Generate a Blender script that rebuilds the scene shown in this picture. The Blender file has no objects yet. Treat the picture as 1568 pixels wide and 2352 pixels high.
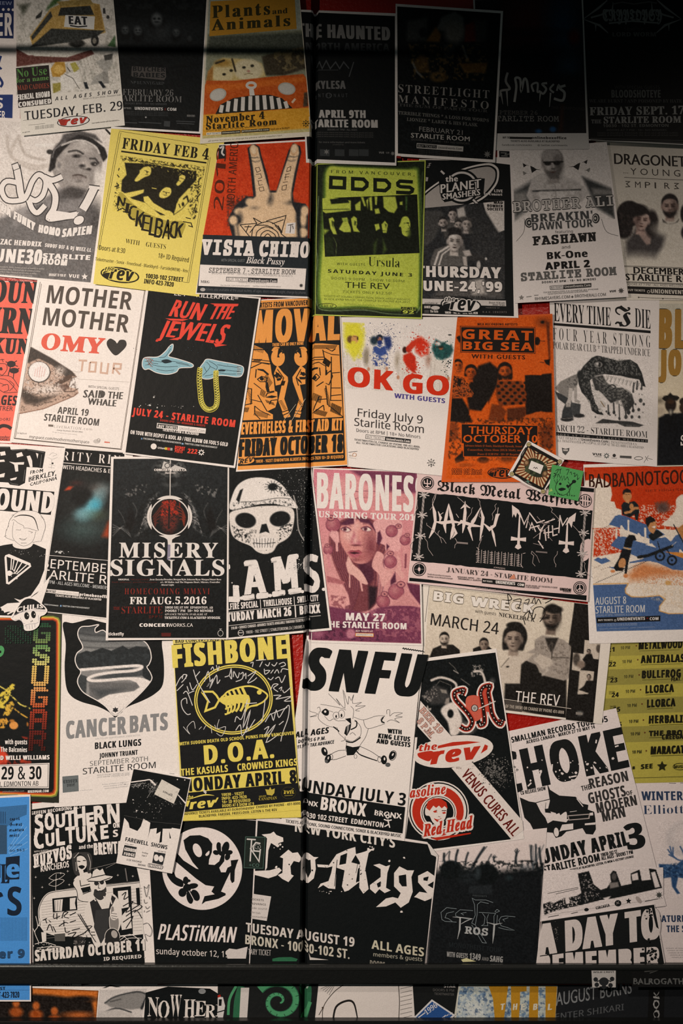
import bpy, bmesh, math, os, random
import numpy as np
from mathutils import Vector
from mathutils.geometry import tessellate_polygon

# ------------------------------------------------------------------ camera, light, exposure
# 1 unit = 1 m.  The wall is the plane y = 0 seen from y < 0; wall drawings are laid out in millimetres.
SC = bpy.context.scene
COL = SC.collection
CAM_D = 3.2
cam = bpy.data.cameras.new('camera')
cam.sensor_width = 36.0
cam.lens = 36.0 * CAM_D / 2.352
camo = bpy.data.objects.new('camera', cam)
camo.location = (0, -CAM_D, 0)
camo.rotation_euler = (math.pi / 2, 0, 0)
COL.objects.link(camo)
SC.camera = camo

SC.view_settings.view_transform = 'Standard'
SC.view_settings.look = 'None'
SC.view_settings.gamma = 1
SC.view_settings.use_curve_mapping = False
SC.view_settings.exposure = 0.0

world = bpy.data.worlds.new('dark_room')
SC.world = world
world.use_nodes = True
world.node_tree.nodes['Background'].inputs[0].default_value = (0.92, 1.0, 0.9, 1)
world.node_tree.nodes['Background'].inputs[1].default_value = 0.02

def spot(name, loc, aim, power, size, blend, color, radius):
    l = bpy.data.lights.new(name, 'SPOT')
    l.energy = power; l.spot_size = math.radians(size); l.spot_blend = blend
    l.color = color; l.shadow_soft_size = radius
    o = bpy.data.objects.new(name, l)
    o.location = loc
    o.rotation_euler = (Vector(aim) - Vector(loc)).to_track_quat('-Z', 'Y').to_euler()
    COL.objects.link(o)
    return o

LAMP = (1.0, 0.80, 0.655)
key = spot('stage_lamp', (-1.578, -2.79, 0.612), (-0.75, 0, -0.24), 425, 61.75, 0.845, LAMP, 0.02)
second = spot('fill_spot', (1.007, -2.212, 1.661), (1.194, 0, -0.889), 138, 70.97, 1.0, LAMP, 0.06)  # fill spot, added to balance brightness towards the right of the wall

# ------------------------------------------------------------------ materials
def lin(h):
    h = h.lstrip('#')
    if len(h) == 3: h = ''.join(x * 2 for x in h)
    c = np.array([int(h[i:i + 2], 16) for i in (0, 2, 4)], float) / 255
    return np.where(c <= 0.04045, c / 12.92, ((c + 0.055) / 1.055) ** 2.4)
WHITE_PT = lin('f4e4d6')
def albedo(h): return np.clip(lin(h) / WHITE_PT * 0.8, 0, 0.95)
def h2s(h):
    h = h.lstrip('#')
    if len(h) == 3: h = ''.join(x * 2 for x in h)
    return np.array([int(h[i:i + 2], 16) for i in (0, 2, 4)], float) / 255

def bump_nodes(nt, b, strength=0.25, scale=70.0, dist=0.004):
    geo = nt.nodes.new('ShaderNodeNewGeometry')
    n1 = nt.nodes.new('ShaderNodeTexNoise'); n1.inputs['Scale'].default_value = scale; n1.inputs['Detail'].default_value = 5
    bp = nt.nodes.new('ShaderNodeBump'); bp.inputs['Strength'].default_value = strength; bp.inputs['Distance'].default_value = dist
    nt.links.new(geo.outputs['Position'], n1.inputs['Vector'])
    nt.links.new(n1.outputs['Fac'], bp.inputs['Height'])
    nt.links.new(bp.outputs['Normal'], b.inputs['Normal'])
    return geo

MATS = {}
def ink(hexcol, rough=0.55, spec=0.13, bump=0.16, scale=70.0):
    key = (hexcol, rough, spec, bump, scale)
    if key in MATS: return MATS[key]
    m = bpy.data.materials.new('ink_' + hexcol.strip('#'))
    m.use_nodes = True
    nt = m.node_tree; b = nt.nodes['Principled BSDF']
    b.inputs['Roughness'].default_value = rough
    b.inputs['Specular IOR Level'].default_value = spec
    geo = bump_nodes(nt, b, bump, scale)
    a = albedo(hexcol)
    n = nt.nodes.new('ShaderNodeTexNoise'); n.inputs['Scale'].default_value = 420; n.inputs['Detail'].default_value = 3
    nt.links.new(geo.outputs['Position'], n.inputs['Vector'])
    r = nt.nodes.new('ShaderNodeValToRGB')
    r.color_ramp.elements[0].position = 0.3; r.color_ramp.elements[1].position = 0.7
    lo, hi = a * 0.9, np.clip(a * 1.06 + 0.0015, 0, 1)
    r.color_ramp.elements[0].color = (*lo, 1); r.color_ramp.elements[1].color = (*hi, 1)
    nt.links.new(n.outputs['Fac'], r.inputs['Fac'])
    nt.links.new(r.outputs['Color'], b.inputs['Base Color'])
    MATS[key] = m
    return m

def photo_mat():
    if 'photo' in MATS: return MATS['photo']
    m = bpy.data.materials.new('halftone_print'); m.use_nodes = True
    nt = m.node_tree; b = nt.nodes['Principled BSDF']
    b.inputs['Roughness'].default_value = 0.55; b.inputs['Specular IOR Level'].default_value = 0.13
    geo = bump_nodes(nt, b, 0.16)
    at = nt.nodes.new('ShaderNodeAttribute'); at.attribute_name = 'ink'
    n = nt.nodes.new('ShaderNodeTexNoise'); n.inputs['Scale'].default_value = 600; n.inputs['Detail'].default_value = 2
    nt.links.new(geo.outputs['Position'], n.inputs['Vector'])
    mr = nt.nodes.new('ShaderNodeMapRange'); mr.inputs['From Min'].default_value = 0.25; mr.inputs['From Max'].default_value = 0.75
    mr.inputs['To Min'].default_value = 0.75; mr.inputs['To Max'].default_value = 1.2
    nt.links.new(n.outputs['Fac'], mr.inputs['Value'])
    mx = nt.nodes.new('ShaderNodeMix'); mx.data_type = 'RGBA'; mx.blend_type = 'MULTIPLY'; mx.inputs['Factor'].default_value = 1
    nt.links.new(at.outputs['Color'], mx.inputs['A']); nt.links.new(mr.outputs['Result'], mx.inputs['B'])
    nt.links.new(mx.outputs['Result'], b.inputs['Base Color'])
    MATS['photo'] = m
    return m

# ------------------------------------------------------------------ drawing kit (wall millimetres, y down)
W = '#f4e6da'; K = '#0e1314'
FONTDIR = ''
try: FONTDIR = bpy.utils.system_resource('DATAFILES', path='fonts')
except Exception: pass
def _font(fn):
    try: return bpy.data.fonts.load(os.path.join(FONTDIR, fn))
    except Exception: return None
F_MATH = _font('NotoSansMath-Regular.woff2')
MAPS = {'sans': None, 'bold': (0x1D5D4, 0x1D7EC), 'serif': (0x1D400, 0x1D7CE), 'frak': (0x1D56C, 0x1D7CE), 'obl': (0x1D63C, 0x1D7EC),
        'ital': (0x1D468, 0x1D7CE), 'script': (0x1D4D0, 0x1D7CE), 'type': (0x1D670, 0x1D7F6)}
def _map(s, f):
    m = MAPS.get(f)
    if not m: return s
    r = ''
    for ch in s:
        if 'A' <= ch <= 'Z': r += chr(m[0] + ord(ch) - 65)
        elif 'a' <= ch <= 'z': r += chr(m[0] + 26 + ord(ch) - 97)
        elif '0' <= ch <= '9': r += chr(m[1] + ord(ch) - 48)
        else: r += ch
    return r
_tc = bpy.data.curves.new('lettering_source', 'FONT')
_to = bpy.data.objects.new('lettering_source', _tc)
COL.objects.link(_to)
_F0 = _tc.font
_cache = {}
def glyphs(s, f, off, sp, res):
    off = max(off, -0.009)
    key = (s, f, off, sp, res)
    if key in _cache: return _cache[key]
    _tc.body = _map(s, f); _tc.offset = off; _tc.resolution_u = res; _tc.space_character = sp
    _tc.font = F_MATH if (f != 'gill' and F_MATH) else _F0
    _tc.size = 1
    bpy.context.view_layer.update()
    dg = bpy.context.evaluated_depsgraph_get()
    me = bpy.data.meshes.new_from_object(_to.evaluated_get(dg))
    n = len(me.vertices)
    co = np.zeros(n * 3); me.vertices.foreach_get('co', co); co = co.reshape(-1, 3)[:, :2]
    fc = [tuple(p.vertices) for p in me.polygons]
    bpy.data.meshes.remove(me)
    _cache[key] = (co, fc)
    return co, fc
_cap = {}
def capheight(f):
    if f not in _cap:
        co, _ = glyphs('H', f, 0, 1, 2)
        _cap[f] = (co[:, 1].max() if len(co) else 0.7)
    return _cap[f]

ITEMS = []
CUR = None
FR = (0, 0, 1.0)
def Z(ox, oy, s):
    global FR
    FR = (ox, oy, s)
def px(p):
    a = np.asarray(p, float).reshape(-1, 2)
    return a * FR[2] + np.array(FR[:2])

def begin(z, name, label, cat, quad, paper=W, group=None, thick=0.25, frame=True):
    """A sheet: quad = TL, TR, BR, BL in the current frame."""
    global CUR
    q = px(quad) if frame else np.asarray(quad, float)
    up = (q[0] - q[3]) / np.linalg.norm(q[0] - q[3]) + (q[1] - q[2]) / np.linalg.norm(q[1] - q[2])
    if group is None: group = 'stickers on the wall' if name == 'sticker' else ('concert posters on the red wall' if name == 'gig_poster' else None)
    CUR = dict(z=z, name=name, label=label, cat=cat, quad=q, paper=paper, group=group, parts={}, order=[], n=0, info={},
               up=up / np.linalg.norm(up), thick=thick, plabel={})
    ITEMS.append(CUR)
    part('printed_area')
def part(n, label=None, new=False, parent=None):
    """choose the part the next shapes belong to; new = another part of the same name, parent = make it a sub-part"""
    k = n
    if new or parent: k = n + '#%d' % len(CUR['order'])
    CUR['cp'] = k
    if k not in CUR['parts']:
        CUR['parts'][k] = []; CUR['order'].append(k); CUR['info'][k] = (n, parent)
    if label: CUR['plabel'][k] = label
LINES = {'headline', 'guest_line', 'date_line', 'lettering', 'tour_line', 'side_lettering'}
PANELS = {'date_panel', 'name_block', 'banner', 'venue_band', 'title_band', 'badge', 'block', 'ticket_patch', 'logo', 'emblem', 'band', 'roundel', 'listing', 'signature', 'picture', 'medallion', 'printed_area', 'hat', 'scribble'}
DZ = 0.02
TINY = 0.006
def emit(v, f, c, cols=None, lay=None):
    v = np.asarray(v, float)
    CUR['n'] += 1
    e = np.zeros(len(v)) if lay is None else np.asarray(lay) * TINY
    CUR['parts'][CUR['cp']].append((np.column_stack([v, e]), f, c, CUR['n'] * DZ, cols))
    if lay is not None: CUR['n'] += int(e.max() / DZ)

def smooth(pts, closed=True, k=6):
    p = np.asarray(pts, float); n = len(p); out = []
    rng = range(n) if closed else range(n - 1)
    for i in rng:
        if closed: a, b, c, d = p[i - 1], p[i], p[(i + 1) % n], p[(i + 2) % n]
        else: a, b, c, d = p[max(i - 1, 0)], p[i], p[i + 1], p[min(i + 2, n - 1)]
        for t in np.linspace(0, 1, k, endpoint=False):
            out.append(0.5 * ((2 * b) + (c - a) * t + (2 * a - 5 * b + 4 * c - d) * t * t + (3 * b - a - 3 * c + d) * t ** 3))
    if not closed: out.append(p[-1])
    return np.array(out)
def _tess(loops):
    tri = tessellate_polygon([[Vector((a[0], a[1], 0)) for a in l] for l in loops])
    return [tuple(t) for t in tri]
def P(pts, c, sm=False):
    p = px(pts)
    if sm: p = smooth(p, True, 5)
    if len(p) == 4 and not sm: emit(p, [(0, 1, 2, 3)], c); return
    emit(p, _tess([p]), c)
def H(outer, holes, c, sm=False):
    ls = [px(outer)] + [px(h) for h in holes]
    if sm: ls = [smooth(l, True, 5) for l in ls]
    emit(np.concatenate(ls), _tess(ls), c)
def ell(cx, cy, rx, ry, rot=0, n=36):
    t = np.linspace(0, 2 * np.pi, n, endpoint=False); r = math.radians(rot)
    x, y = rx * np.cos(t), ry * np.sin(t)
    return np.stack([cx + x * math.cos(r) - y * math.sin(r), cy + x * math.sin(r) + y * math.cos(r)], 1)
def E(cx, cy, rx, ry, c, rot=0, n=36): emit(px(ell(cx, cy, rx, ry, rot, n)), [tuple(range(n))], c)
def RING(cx, cy, rx, ry, w, c, rot=0, n=48):
    a = px(ell(cx, cy, rx, ry, rot, n)); b = px(ell(cx, cy, rx - w, ry - w, rot, n))
    emit(np.concatenate([a, b]), [(i, (i + 1) % n, n + (i + 1) % n, n + i) for i in range(n)], c)
def _stroke(p, w, closed=False):
    p = np.asarray(p, float); n = len(p)
    w = np.broadcast_to(np.asarray(w, float), (n,))
    nx = np.roll(p, -1, 0) - p; pv = p - np.roll(p, 1, 0)
    if not closed: nx[-1] = pv[-1]; pv[0] = nx[0]
    def nm(a):
        l = np.linalg.norm(a, axis=1, keepdims=True); return a / np.maximum(l, 1e-9)
    d1, d2 = nm(pv), nm(nx)
    n1 = np.stack([-d1[:, 1], d1[:, 0]], 1); n2 = np.stack([-d2[:, 1], d2[:, 0]], 1)
    m = nm(n1 + n2); s = np.clip((m * n1).sum(1), 0.45, 1)[:, None]
    off = m / s * (w[:, None] / 2)
    v = np.concatenate([p + off, p - off])
    f = [(i, (i + 1) % n, n + (i + 1) % n, n + i) for i in range(n if closed else n - 1)]
    return v, f
def L(pts, w, c, closed=False, sm=False, taper=None):
    p = px(pts)
    if sm: p = smooth(p, closed, 5)
    ww = np.full(len(p), float(w)) * FR[2]
    if taper is not None: ww = ww * np.interp(np.linspace(0, 1, len(p)), np.linspace(0, 1, len(taper)), taper)
    v, f = _stroke(p, ww, closed)
    emit(v, f, c)
def LL(lines, w, c, sm=False):
    """many strokes, one mesh piece"""
    V, Fs, o = [], [], 0
    for l in lines:
        p = px(l)
        if sm: p = smooth(p, False, 4)
        v, f = _stroke(p, w * FR[2])
        V.append(v); Fs += [tuple(i + o for i in t) for t in f]; o += len(v)
    if V: emit(np.concatenate(V), Fs, c, lay=np.concatenate([np.full(len(v), i % 12) for i, v in enumerate(V)]))
def DOTS(pts, r, c, n=6, jit=0.0, seed=1):
    rd = np.random.RandomState(seed); V, Fs, o = [], [], 0
    r = np.broadcast_to(np.asarray(r, float), (len(pts),))
    for (x, y), q in zip(pts, r):
        e = ell(0, 0, q, q, rd.rand() * 90, n) * (1 + jit * (rd.rand(n, 1) - 0.5)) + (x, y)
        V.append(px(e)); Fs.append(tuple(range(o, o + n))); o += n
    if V: emit(np.concatenate(V), Fs, c, lay=np.repeat(np.arange(len(V)) % 12, n))
def SPRAY(cx, cy, sx, sy, n, r, c, seed=1, shape='g'):
    rd = np.random.RandomState(seed)
    if shape == 'g': q = rd.randn(n, 2) * (sx, sy) + (cx, cy)
    else: q = (rd.rand(n, 2) - 0.5) * 2 * (sx, sy) + (cx, cy)
    DOTS(q, r * (0.4 + rd.rand(n) ** 2 * 1.2), c, 5, 0.6, seed)
def STAR(cx, cy, R, r, n, c, rot=-90):
    t = np.radians(rot + np.arange(2 * n) * 180 / n); q = np.where(np.arange(2 * n) % 2 == 0, R, r)
    P(np.stack([cx + q * np.cos(t), cy + q * np.sin(t)], 1), c)
def T(s, x0, y0, x1, y1, h, c, f='bold', bx=0, by=0, off=0, sh=0, bow=0, sp=1, out=None, ow=0, h1=None, up=None, jit=0):
    """Lettering: baseline from (x0,y0) to (x1,y1), cap height h (h1 at the right end), bx/by embolden, out/ow outline."""
    back = CUR['cp']; base = CUR['info'][back][0]
    if base in LINES and h * FR[2] >= 14 and len(s) > 2:
        if CUR['parts'][back]: part(base, new=True)
        back = None
    elif base in PANELS and h * FR[2] >= 8 and len(s) > 1 and not CUR['info'][back][1]: part('lettering', parent=back)
    else: back = None
    a, b = px([(x0, y0), (x1, y1)]); hh = h * FR[2]; hh1 = (h if h1 is None else h1) * FR[2]
    bx *= 0.8; by *= 0.8
    if bx and len(s) > 1: sp = round(sp * (1 + 0.85 * bx * FR[2] * len(s) / np.linalg.norm(b - a)), 3)
    res = 1 if hh < 9 else (2 if hh < 22 else 3)
    co, fc = glyphs(s, f, off, sp, res)
    if not len(co): return
    mn, mxx = co[:, 0].min(), co[:, 0].max()
    u = (co[:, 0] - mn) / max(mxx - mn, 1e-6); v = co[:, 1] / capheight(f)
    U = CUR['up'] if up is None else np.asarray(up, float) / np.linalg.norm(up)
    hv = hh + (hh1 - hh) * u
    d = b - a
    p = a + d * u[:, None] + U * (v * hv)[:, None] + d / np.linalg.norm(d) * (v * hv * sh)[:, None]
    p = p - U * (4 * bow * FR[2] * u * (1 - u))[:, None]
    if jit:
        rd = np.random.RandomState(len(s)); p = p + (rd.rand(len(p), 2) - 0.5) * jit * FR[2] * 2
    d1 = d / np.linalg.norm(d)
    if out:
        V, Fs, o = [], [], 0
        for k in range(10):
            t = k * math.pi / 5
            V.append(p + np.array([math.cos(t), math.sin(t)]) * ow * FR[2]); Fs += [tuple(i + o for i in q) for q in fc]; o += len(p)
        emit(np.concatenate(V), Fs, out, lay=np.repeat(np.arange(len(V)), len(p)))
    st = max(0.035 * h, bx / 9, by / 5)
    nx = int(math.ceil(bx / st)) + 1 if bx else 1; ny = int(math.ceil(by / st)) + 1 if by else 1
    sh_ = [(i, j) for i in (np.linspace(-bx / 2, bx / 2, nx) if bx else (0,)) for j in (np.linspace(-by / 2, by / 2, ny) if by else (0,))]
    V, Fs, o = [], [], 0
    for i, j in sh_:
        V.append(p + d1 * i * FR[2] + U * j * FR[2]); Fs += [tuple(k + o for k in q) for q in fc]; o += len(p)
    emit(np.concatenate(V), Fs, c, lay=np.repeat(np.arange(len(V)), len(p)))
    if back: CUR['cp'] = back
def REV(cx, cy, w, c, bg, rot=-8, outline=None):
    """the oval venue badge: swoosh ellipse and slanted italic letters"""
    r = math.radians(rot); ux, uy = math.cos(r), math.sin(r)
    def q(a, b): return (cx + a * ux * w - b * uy * w, cy + a * uy * w + b * ux * w)
    E(cx, cy, 0.5 * w, 0.2 * w, c, rot)
    E(cx, cy, 0.465 * w, 0.165 * w, bg, rot)
    P([q(-.44, .02), q(-.3, -.11), q(.1, -.165), q(.4, -.1), q(.1, -.13), q(-.2, -.09)], c, True)
    P([q(-.43, .02), q(-.22, -.02), q(-.28, .12), q(-.4, .1)], c, True)
    a, b = q(-.26, .13), q(.36, .13)
    T('rev', a[0], a[1], b[0], b[1], .34 * w, c, 'obl', out=bg, ow=.022 * w, bx=.02 * w, up=(uy, -ux))
    a, b = q(-.4, -.06), q(-.16, -.08)
    T('the', a[0], a[1], b[0], b[1], .1 * w, c, 'obl', out=bg, ow=.018 * w, up=(uy, -ux))

class PIC:
    """a halftone picture printed on the sheet: colours painted on a fine grid over a quad"""
    def __init__(s, quad, base, res=1.7):
        q = np.asarray(quad, float); s.q = q
        w = max(np.linalg.norm(q[1] - q[0]), np.linalg.norm(q[2] - q[3])) * FR[2]
        h = max(np.linalg.norm(q[3] - q[0]), np.linalg.norm(q[2] - q[1])) * FR[2]
        s.nx, s.ny = max(3, int(w / res)), max(3, int(h / res))
        u, v = np.meshgrid(np.linspace(0, 1, s.nx), np.linspace(0, 1, s.ny))
        s.u, s.v = u, v
        xy = ((1 - u) * (1 - v))[..., None] * q[0] + (u * (1 - v))[..., None] * q[1] + (u * v)[..., None] * q[2] + ((1 - u) * v)[..., None] * q[3]
        s.X, s.Y = xy[..., 0], xy[..., 1]
        s.A = np.zeros((s.ny, s.nx, 3)) + h2s(base)
        s.rd = np.random.RandomState(7)
    def mix(s, m, c):
        m = np.clip(m, 0, 1)[..., None]
        s.A = s.A * (1 - m) + h2s(c) * m
        return s
    def e(s, cx, cy, rx, ry, c, soft=4, a=1, rot=0):
        r = math.radians(rot); dx, dy = s.X - cx, s.Y - cy
        x = dx * math.cos(r) + dy * math.sin(r); y = -dx * math.sin(r) + dy * math.cos(r)
        d = (np.sqrt((x / rx) ** 2 + (y / ry) ** 2) - 1) * min(rx, ry)
        return s.mix(a * (0.5 - d / soft), c)
    def sdp(s, pts):
        p = np.asarray(pts, float); d = np.full(s.X.shape, 1e9); ins = np.zeros(s.X.shape, bool); n = len(p)
        for i in range(n):
            x0, y0 = p[i]; x1, y1 = p[(i + 1) % n]
            ex, ey = x1 - x0, y1 - y0; wx, wy = s.X - x0, s.Y - y0
            t = np.clip((wx * ex + wy * ey) / max(ex * ex + ey * ey, 1e-9), 0, 1)
            d = np.minimum(d, (wx - ex * t) ** 2 + (wy - ey * t) ** 2)
            c = (y0 > s.Y) != (y1 > s.Y)
            if y1 != y0: ins ^= c & (s.X < (x1 - x0) * (s.Y - y0) / (y1 - y0) + x0)
        d = np.sqrt(d)
        return np.where(ins, -d, d)
    def p(s, pts, c, soft=4, a=1, sm=False):
        if sm: pts = smooth(pts, True, 4)
        return s.mix(a * (0.5 - s.sdp(pts) / soft), c)
    def l(s, pts, w, c, soft=3, a=1, sm=False):
        p = np.asarray(pts, float)
        if sm: p = smooth(p, False, 4)
        d = np.full(s.X.shape, 1e9)
        for i in range(len(p) - 1):
            x0, y0 = p[i]; x1, y1 = p[i + 1]
            ex, ey = x1 - x0, y1 - y0; wx, wy = s.X - x0, s.Y - y0
            t = np.clip((wx * ex + wy * ey) / max(ex * ex + ey * ey, 1e-9), 0, 1)
            d = np.minimum(d, (wx - ex * t) ** 2 + (wy - ey * t) ** 2)
        return s.mix(a * (0.5 - (np.sqrt(d) - w / 2) / soft), c)
    def g(s, c0, c1, y0=0, y1=1, a=1):
        t = np.clip((s.v - y0) / (y1 - y0), 0, 1)
        s.A = s.A * (1 - a) + a * (h2s(c0) * (1 - t[..., None]) + h2s(c1) * t[..., None]); return s
    def fld(s, sc):
        gx, gy = max(2, int(s.nx / sc) + 2), max(2, int(s.ny / sc) + 2)
        g = s.rd.rand(gy, gx); x = s.u * (gx - 1.001); y = s.v * (gy - 1.001)
        i, j = x.astype(int), y.astype(int); fx, fy = x - i, y - j
        fx, fy = fx * fx * (3 - 2 * fx), fy * fy * (3 - 2 * fy)
        return (g[j, i] * (1 - fx) + g[j, i + 1] * fx) * (1 - fy) + (g[j + 1, i] * (1 - fx) + g[j + 1, i + 1] * fx) * fy
    def n(s, amp, sc=1.5):
        s.A = np.clip(s.A + ((s.fld(sc) if sc > 1 else s.rd.rand(s.ny, s.nx)) - 0.5)[..., None] * amp, 0, 1); return s
    def tex(s, c, sc=4, th=0.55, soft=0.1, a=1, mask=None):
        f = 0.6 * s.fld(sc) + 0.4 * s.fld(sc / 2.2)
        m = a * np.clip((f - th) / soft + 0.5, 0, 1)
        if mask is not None: m = m * np.clip(0.5 - s.sdp(mask) / 12, 0, 1)
        return s.mix(m, c)
    def duo(s, c0, c1, lo=0.0, hi=1.0):
        y = np.clip(((s.A * (0.3, 0.59, 0.11)).sum(2) - lo) / (hi - lo), 0, 1)[..., None]
        s.A = h2s(c0) * (1 - y) + h2s(c1) * y; return s
    def face(s, cx, cy, w, skin='#b09a8c', dark='#2a2624', hair='#151413', rot=0, beard=0, look=0, long=0, hat=0, mouth='#5a4038', side=1, hi='#e0cdbf'):
        """a printed portrait head: w = half width of the face; side = which cheek is in shade"""
        r = math.radians(rot)
        def q(a, b): return (cx + (a * math.cos(r) - b * math.sin(r)) * w, cy + (a * math.sin(r) + b * math.cos(r)) * w)
        f = 0.22 * w
        if long: s.p([q(-1.15, -1.1), q(0, -1.75), q(1.15, -1.1), q(1.35, .4), q(1.2, long), q(.7, long), q(-.7, long), q(-1.25, long), q(-1.35, .4)], hair, f, sm=True)
        s.p([q(-.5, .7), q(.5, .7), q(.6, 2), q(-.6, 2)], skin, f); s.p([q(-.5, .9), q(.5, .9), q(.55, 1.5), q(-.3, 1.5)], dark, f, .55)
        s.e(*q(0, -.35), 1.1 * w, 1.3 * w, hair, f, 1, rot)
        s.p([q(-.92, -.7), q(-.5, -1.12), q(.5, -1.12), q(.92, -.7), q(.95, .1), q(.7, .85), q(.25, 1.3), q(-.25, 1.3), q(-.7, .85), q(-.95, .1)], skin, f, sm=True)
        s.e(*q(-1.0, .1), .16 * w, .34 * w, skin, f, .9, rot); s.e(*q(1.0, .1), .16 * w, .34 * w, skin, f, .9, rot)
        s.e(*q(.62 * side, .25), .42 * w, 1.0 * w, dark, .6 * w, .55, rot)
        s.e(*q(-.3 * side, -.65), .45 * w, .28 * w, hi, .4 * w, .6, rot); s.e(*q(-.45 * side, .3), .25 * w, .25 * w, hi, .3 * w, .5, rot)
        for k in (-1, 1):
            s.l([q(k * .62 + look * .1, -.3), q(k * .2 + look * .1, -.25)], .12 * w, dark, .1 * w, .95)
            s.e(*q(k * .4 + look * .12, -.02), .24 * w, .12 * w, dark, .14 * w, .9, rot)
        s.l([q(.02 + look * .2, -.1), q(.1 + look * .25, .42)], .1 * w, hi, .2 * w, .7)
        s.p([q(-.2 + look * .2, .42), q(.24 + look * .2, .42), q(.14 + look * .2, .56), q(-.12 + look * .2, .56)], dark, .12 * w, .75)
        s.p([q(-.36 + look * .15, .82), q(0 + look * .15, .74), q(.36 + look * .15, .82), q(0 + look * .15, .96)], mouth, .1 * w, .95)
        if beard:
            s.p([q(-.9, .5), q(-.45, .68), q(.45, .68), q(.9, .5), q(.7, 1.1), q(0, 1.4 + .15 * beard), q(-.7, 1.1)], hair, .25 * w, .55 + .35 * min(beard, 1), sm=True)
            s.p([q(-.3, .82), q(.3, .82), q(0, .95)], mouth, .1 * w, .9)
        s.p([q(-.98, -.35), q(-.95, -.95), q(-.4, -1.45), q(.4, -1.45), q(.95, -.95), q(.98, -.35), q(.8, -.75), q(.2, -.98), q(-.3, -.95), q(-.8, -.7)], hair, .15 * w, sm=True)
        if hat:
            s.p([q(-1.9, -.75), q(-.9, -.95), q(-.8, -1.8), q(0, -2.0), q(.8, -1.8), q(.9, -.95), q(1.9, -.75), q(0, -.5)], hair, .15 * w)
        return s
    def done(s):
        v = px(np.stack([s.X, s.Y], -1).reshape(-1, 2)); nx, ny = s.nx, s.ny
        i = np.arange((ny - 1) * (nx - 1)); r, c = i // (nx - 1), i % (nx - 1); a = r * nx + c
        f = np.stack([a, a + 1, a + nx + 1, a + nx], 1)
        A = np.clip(s.A, 0, 1).reshape(-1, 3)
        lnr = np.where(A <= 0.04045, A / 12.92, ((A + 0.055) / 1.055) ** 2.4)
        emit(v, f, 'photo', np.clip(lnr / WHITE_PT * 0.8, 0, 0.95))

# ------------------------------------------------------------------ from millimetres to the wall
def seam_x(y): return 719.0 - 0.0125 * y
SEAM = [(-4.0, 0.0), (0.0, -5.0), (2.5, -26.0), (7.0, -26.0), (14.0, 0.0)]
def to_world(p, h):
    """p in mm, h = height off the wall in mm -> metres; paper dips into the slot between the two panels"""
    s = p[:, 0] - seam_x(p[:, 1])
    d = np.interp(s, [a for a, _ in SEAM], [b for _, b in SEAM])
    o = np.empty((len(p), 3))
    o[:, 0] = (p[:, 0] - 784) / 1000; o[:, 2] = (1176 - p[:, 1]) / 1000; o[:, 1] = -(h + d) / 1000
    return o
def crosses(p):
    s = p[:, 0] - seam_x(p[:, 1])
    return s.min() < 14 and s.max() > -4

def make_mesh(name, pieces):
    """pieces: (verts2d, faces, colour, height, vertex colours); cut along the seam where they cross it"""
    V, Fs, MI, CO, mats = [], [], [], [], []
    o = 0; anycol = any(pc[4] is not None for pc in pieces)
    for v, f, c, h, cols in pieces:
        m = photo_mat() if c == 'photo' else (c if not isinstance(c, str) else ink(c))
        if m not in mats: mats.append(m)
        mi = mats.index(m)
        if cols is None and crosses(v):
            bm = bmesh.new()
            vs = [bm.verts.new((a[0], a[1], a[2])) for a in v]
            for t in f:
                try: bm.faces.new([vs[i] for i in t])
                except ValueError: pass
            for sx, _ in SEAM:
                bmesh.ops.bisect_plane(bm, geom=bm.verts[:] + bm.edges[:] + bm.faces[:], dist=1e-6,
                                       plane_co=(719.0 + sx, 0, 0), plane_no=(1, 0.0125, 0))
            bm.verts.index_update()
            v = np.array([(a.co.x, a.co.y, a.co.z) for a in bm.verts]); f = [tuple(a.index for a in t.verts) for t in bm.faces]
            bm.free()
        w = to_world(v, h + v[:, 2])
        V.append(w)
        if isinstance(f, np.ndarray): Fs += (f + o).tolist()
        else: Fs += [tuple(i + o for i in t) for t in f]
        MI += [mi] * len(f)
        if anycol: CO.append(cols if cols is not None else np.zeros((len(v), 3)))
        o += len(v)
    V = np.concatenate(V)
    me = bpy.data.meshes.new(name)
    me.from_pydata(V.tolist(), [], Fs)
    for m in mats: me.materials.append(m)
    me.polygons.foreach_set('material_index', MI)
    if anycol:
        ca = me.color_attributes.new('ink', 'FLOAT_COLOR', 'POINT')
        C4 = np.concatenate([np.concatenate(CO), np.ones((len(V), 1))], 1)
        ca.data.foreach_set('color', C4.ravel())
    me.update()
    return me

def overlap(a, b):
    for q in (a, b):
        for i in range(4):
            e = q[(i + 1) % 4] - q[i]; n = np.array([-e[1], e[0]])
            pa, pb = a @ n, b @ n
            if pa.max() <= pb.min() or pb.max() <= pa.min(): return False
    return True

def sheet_pieces(it):
    """front face, back face and the four edges of the paper, as seam-aware pieces"""
    return it['quad']

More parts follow.
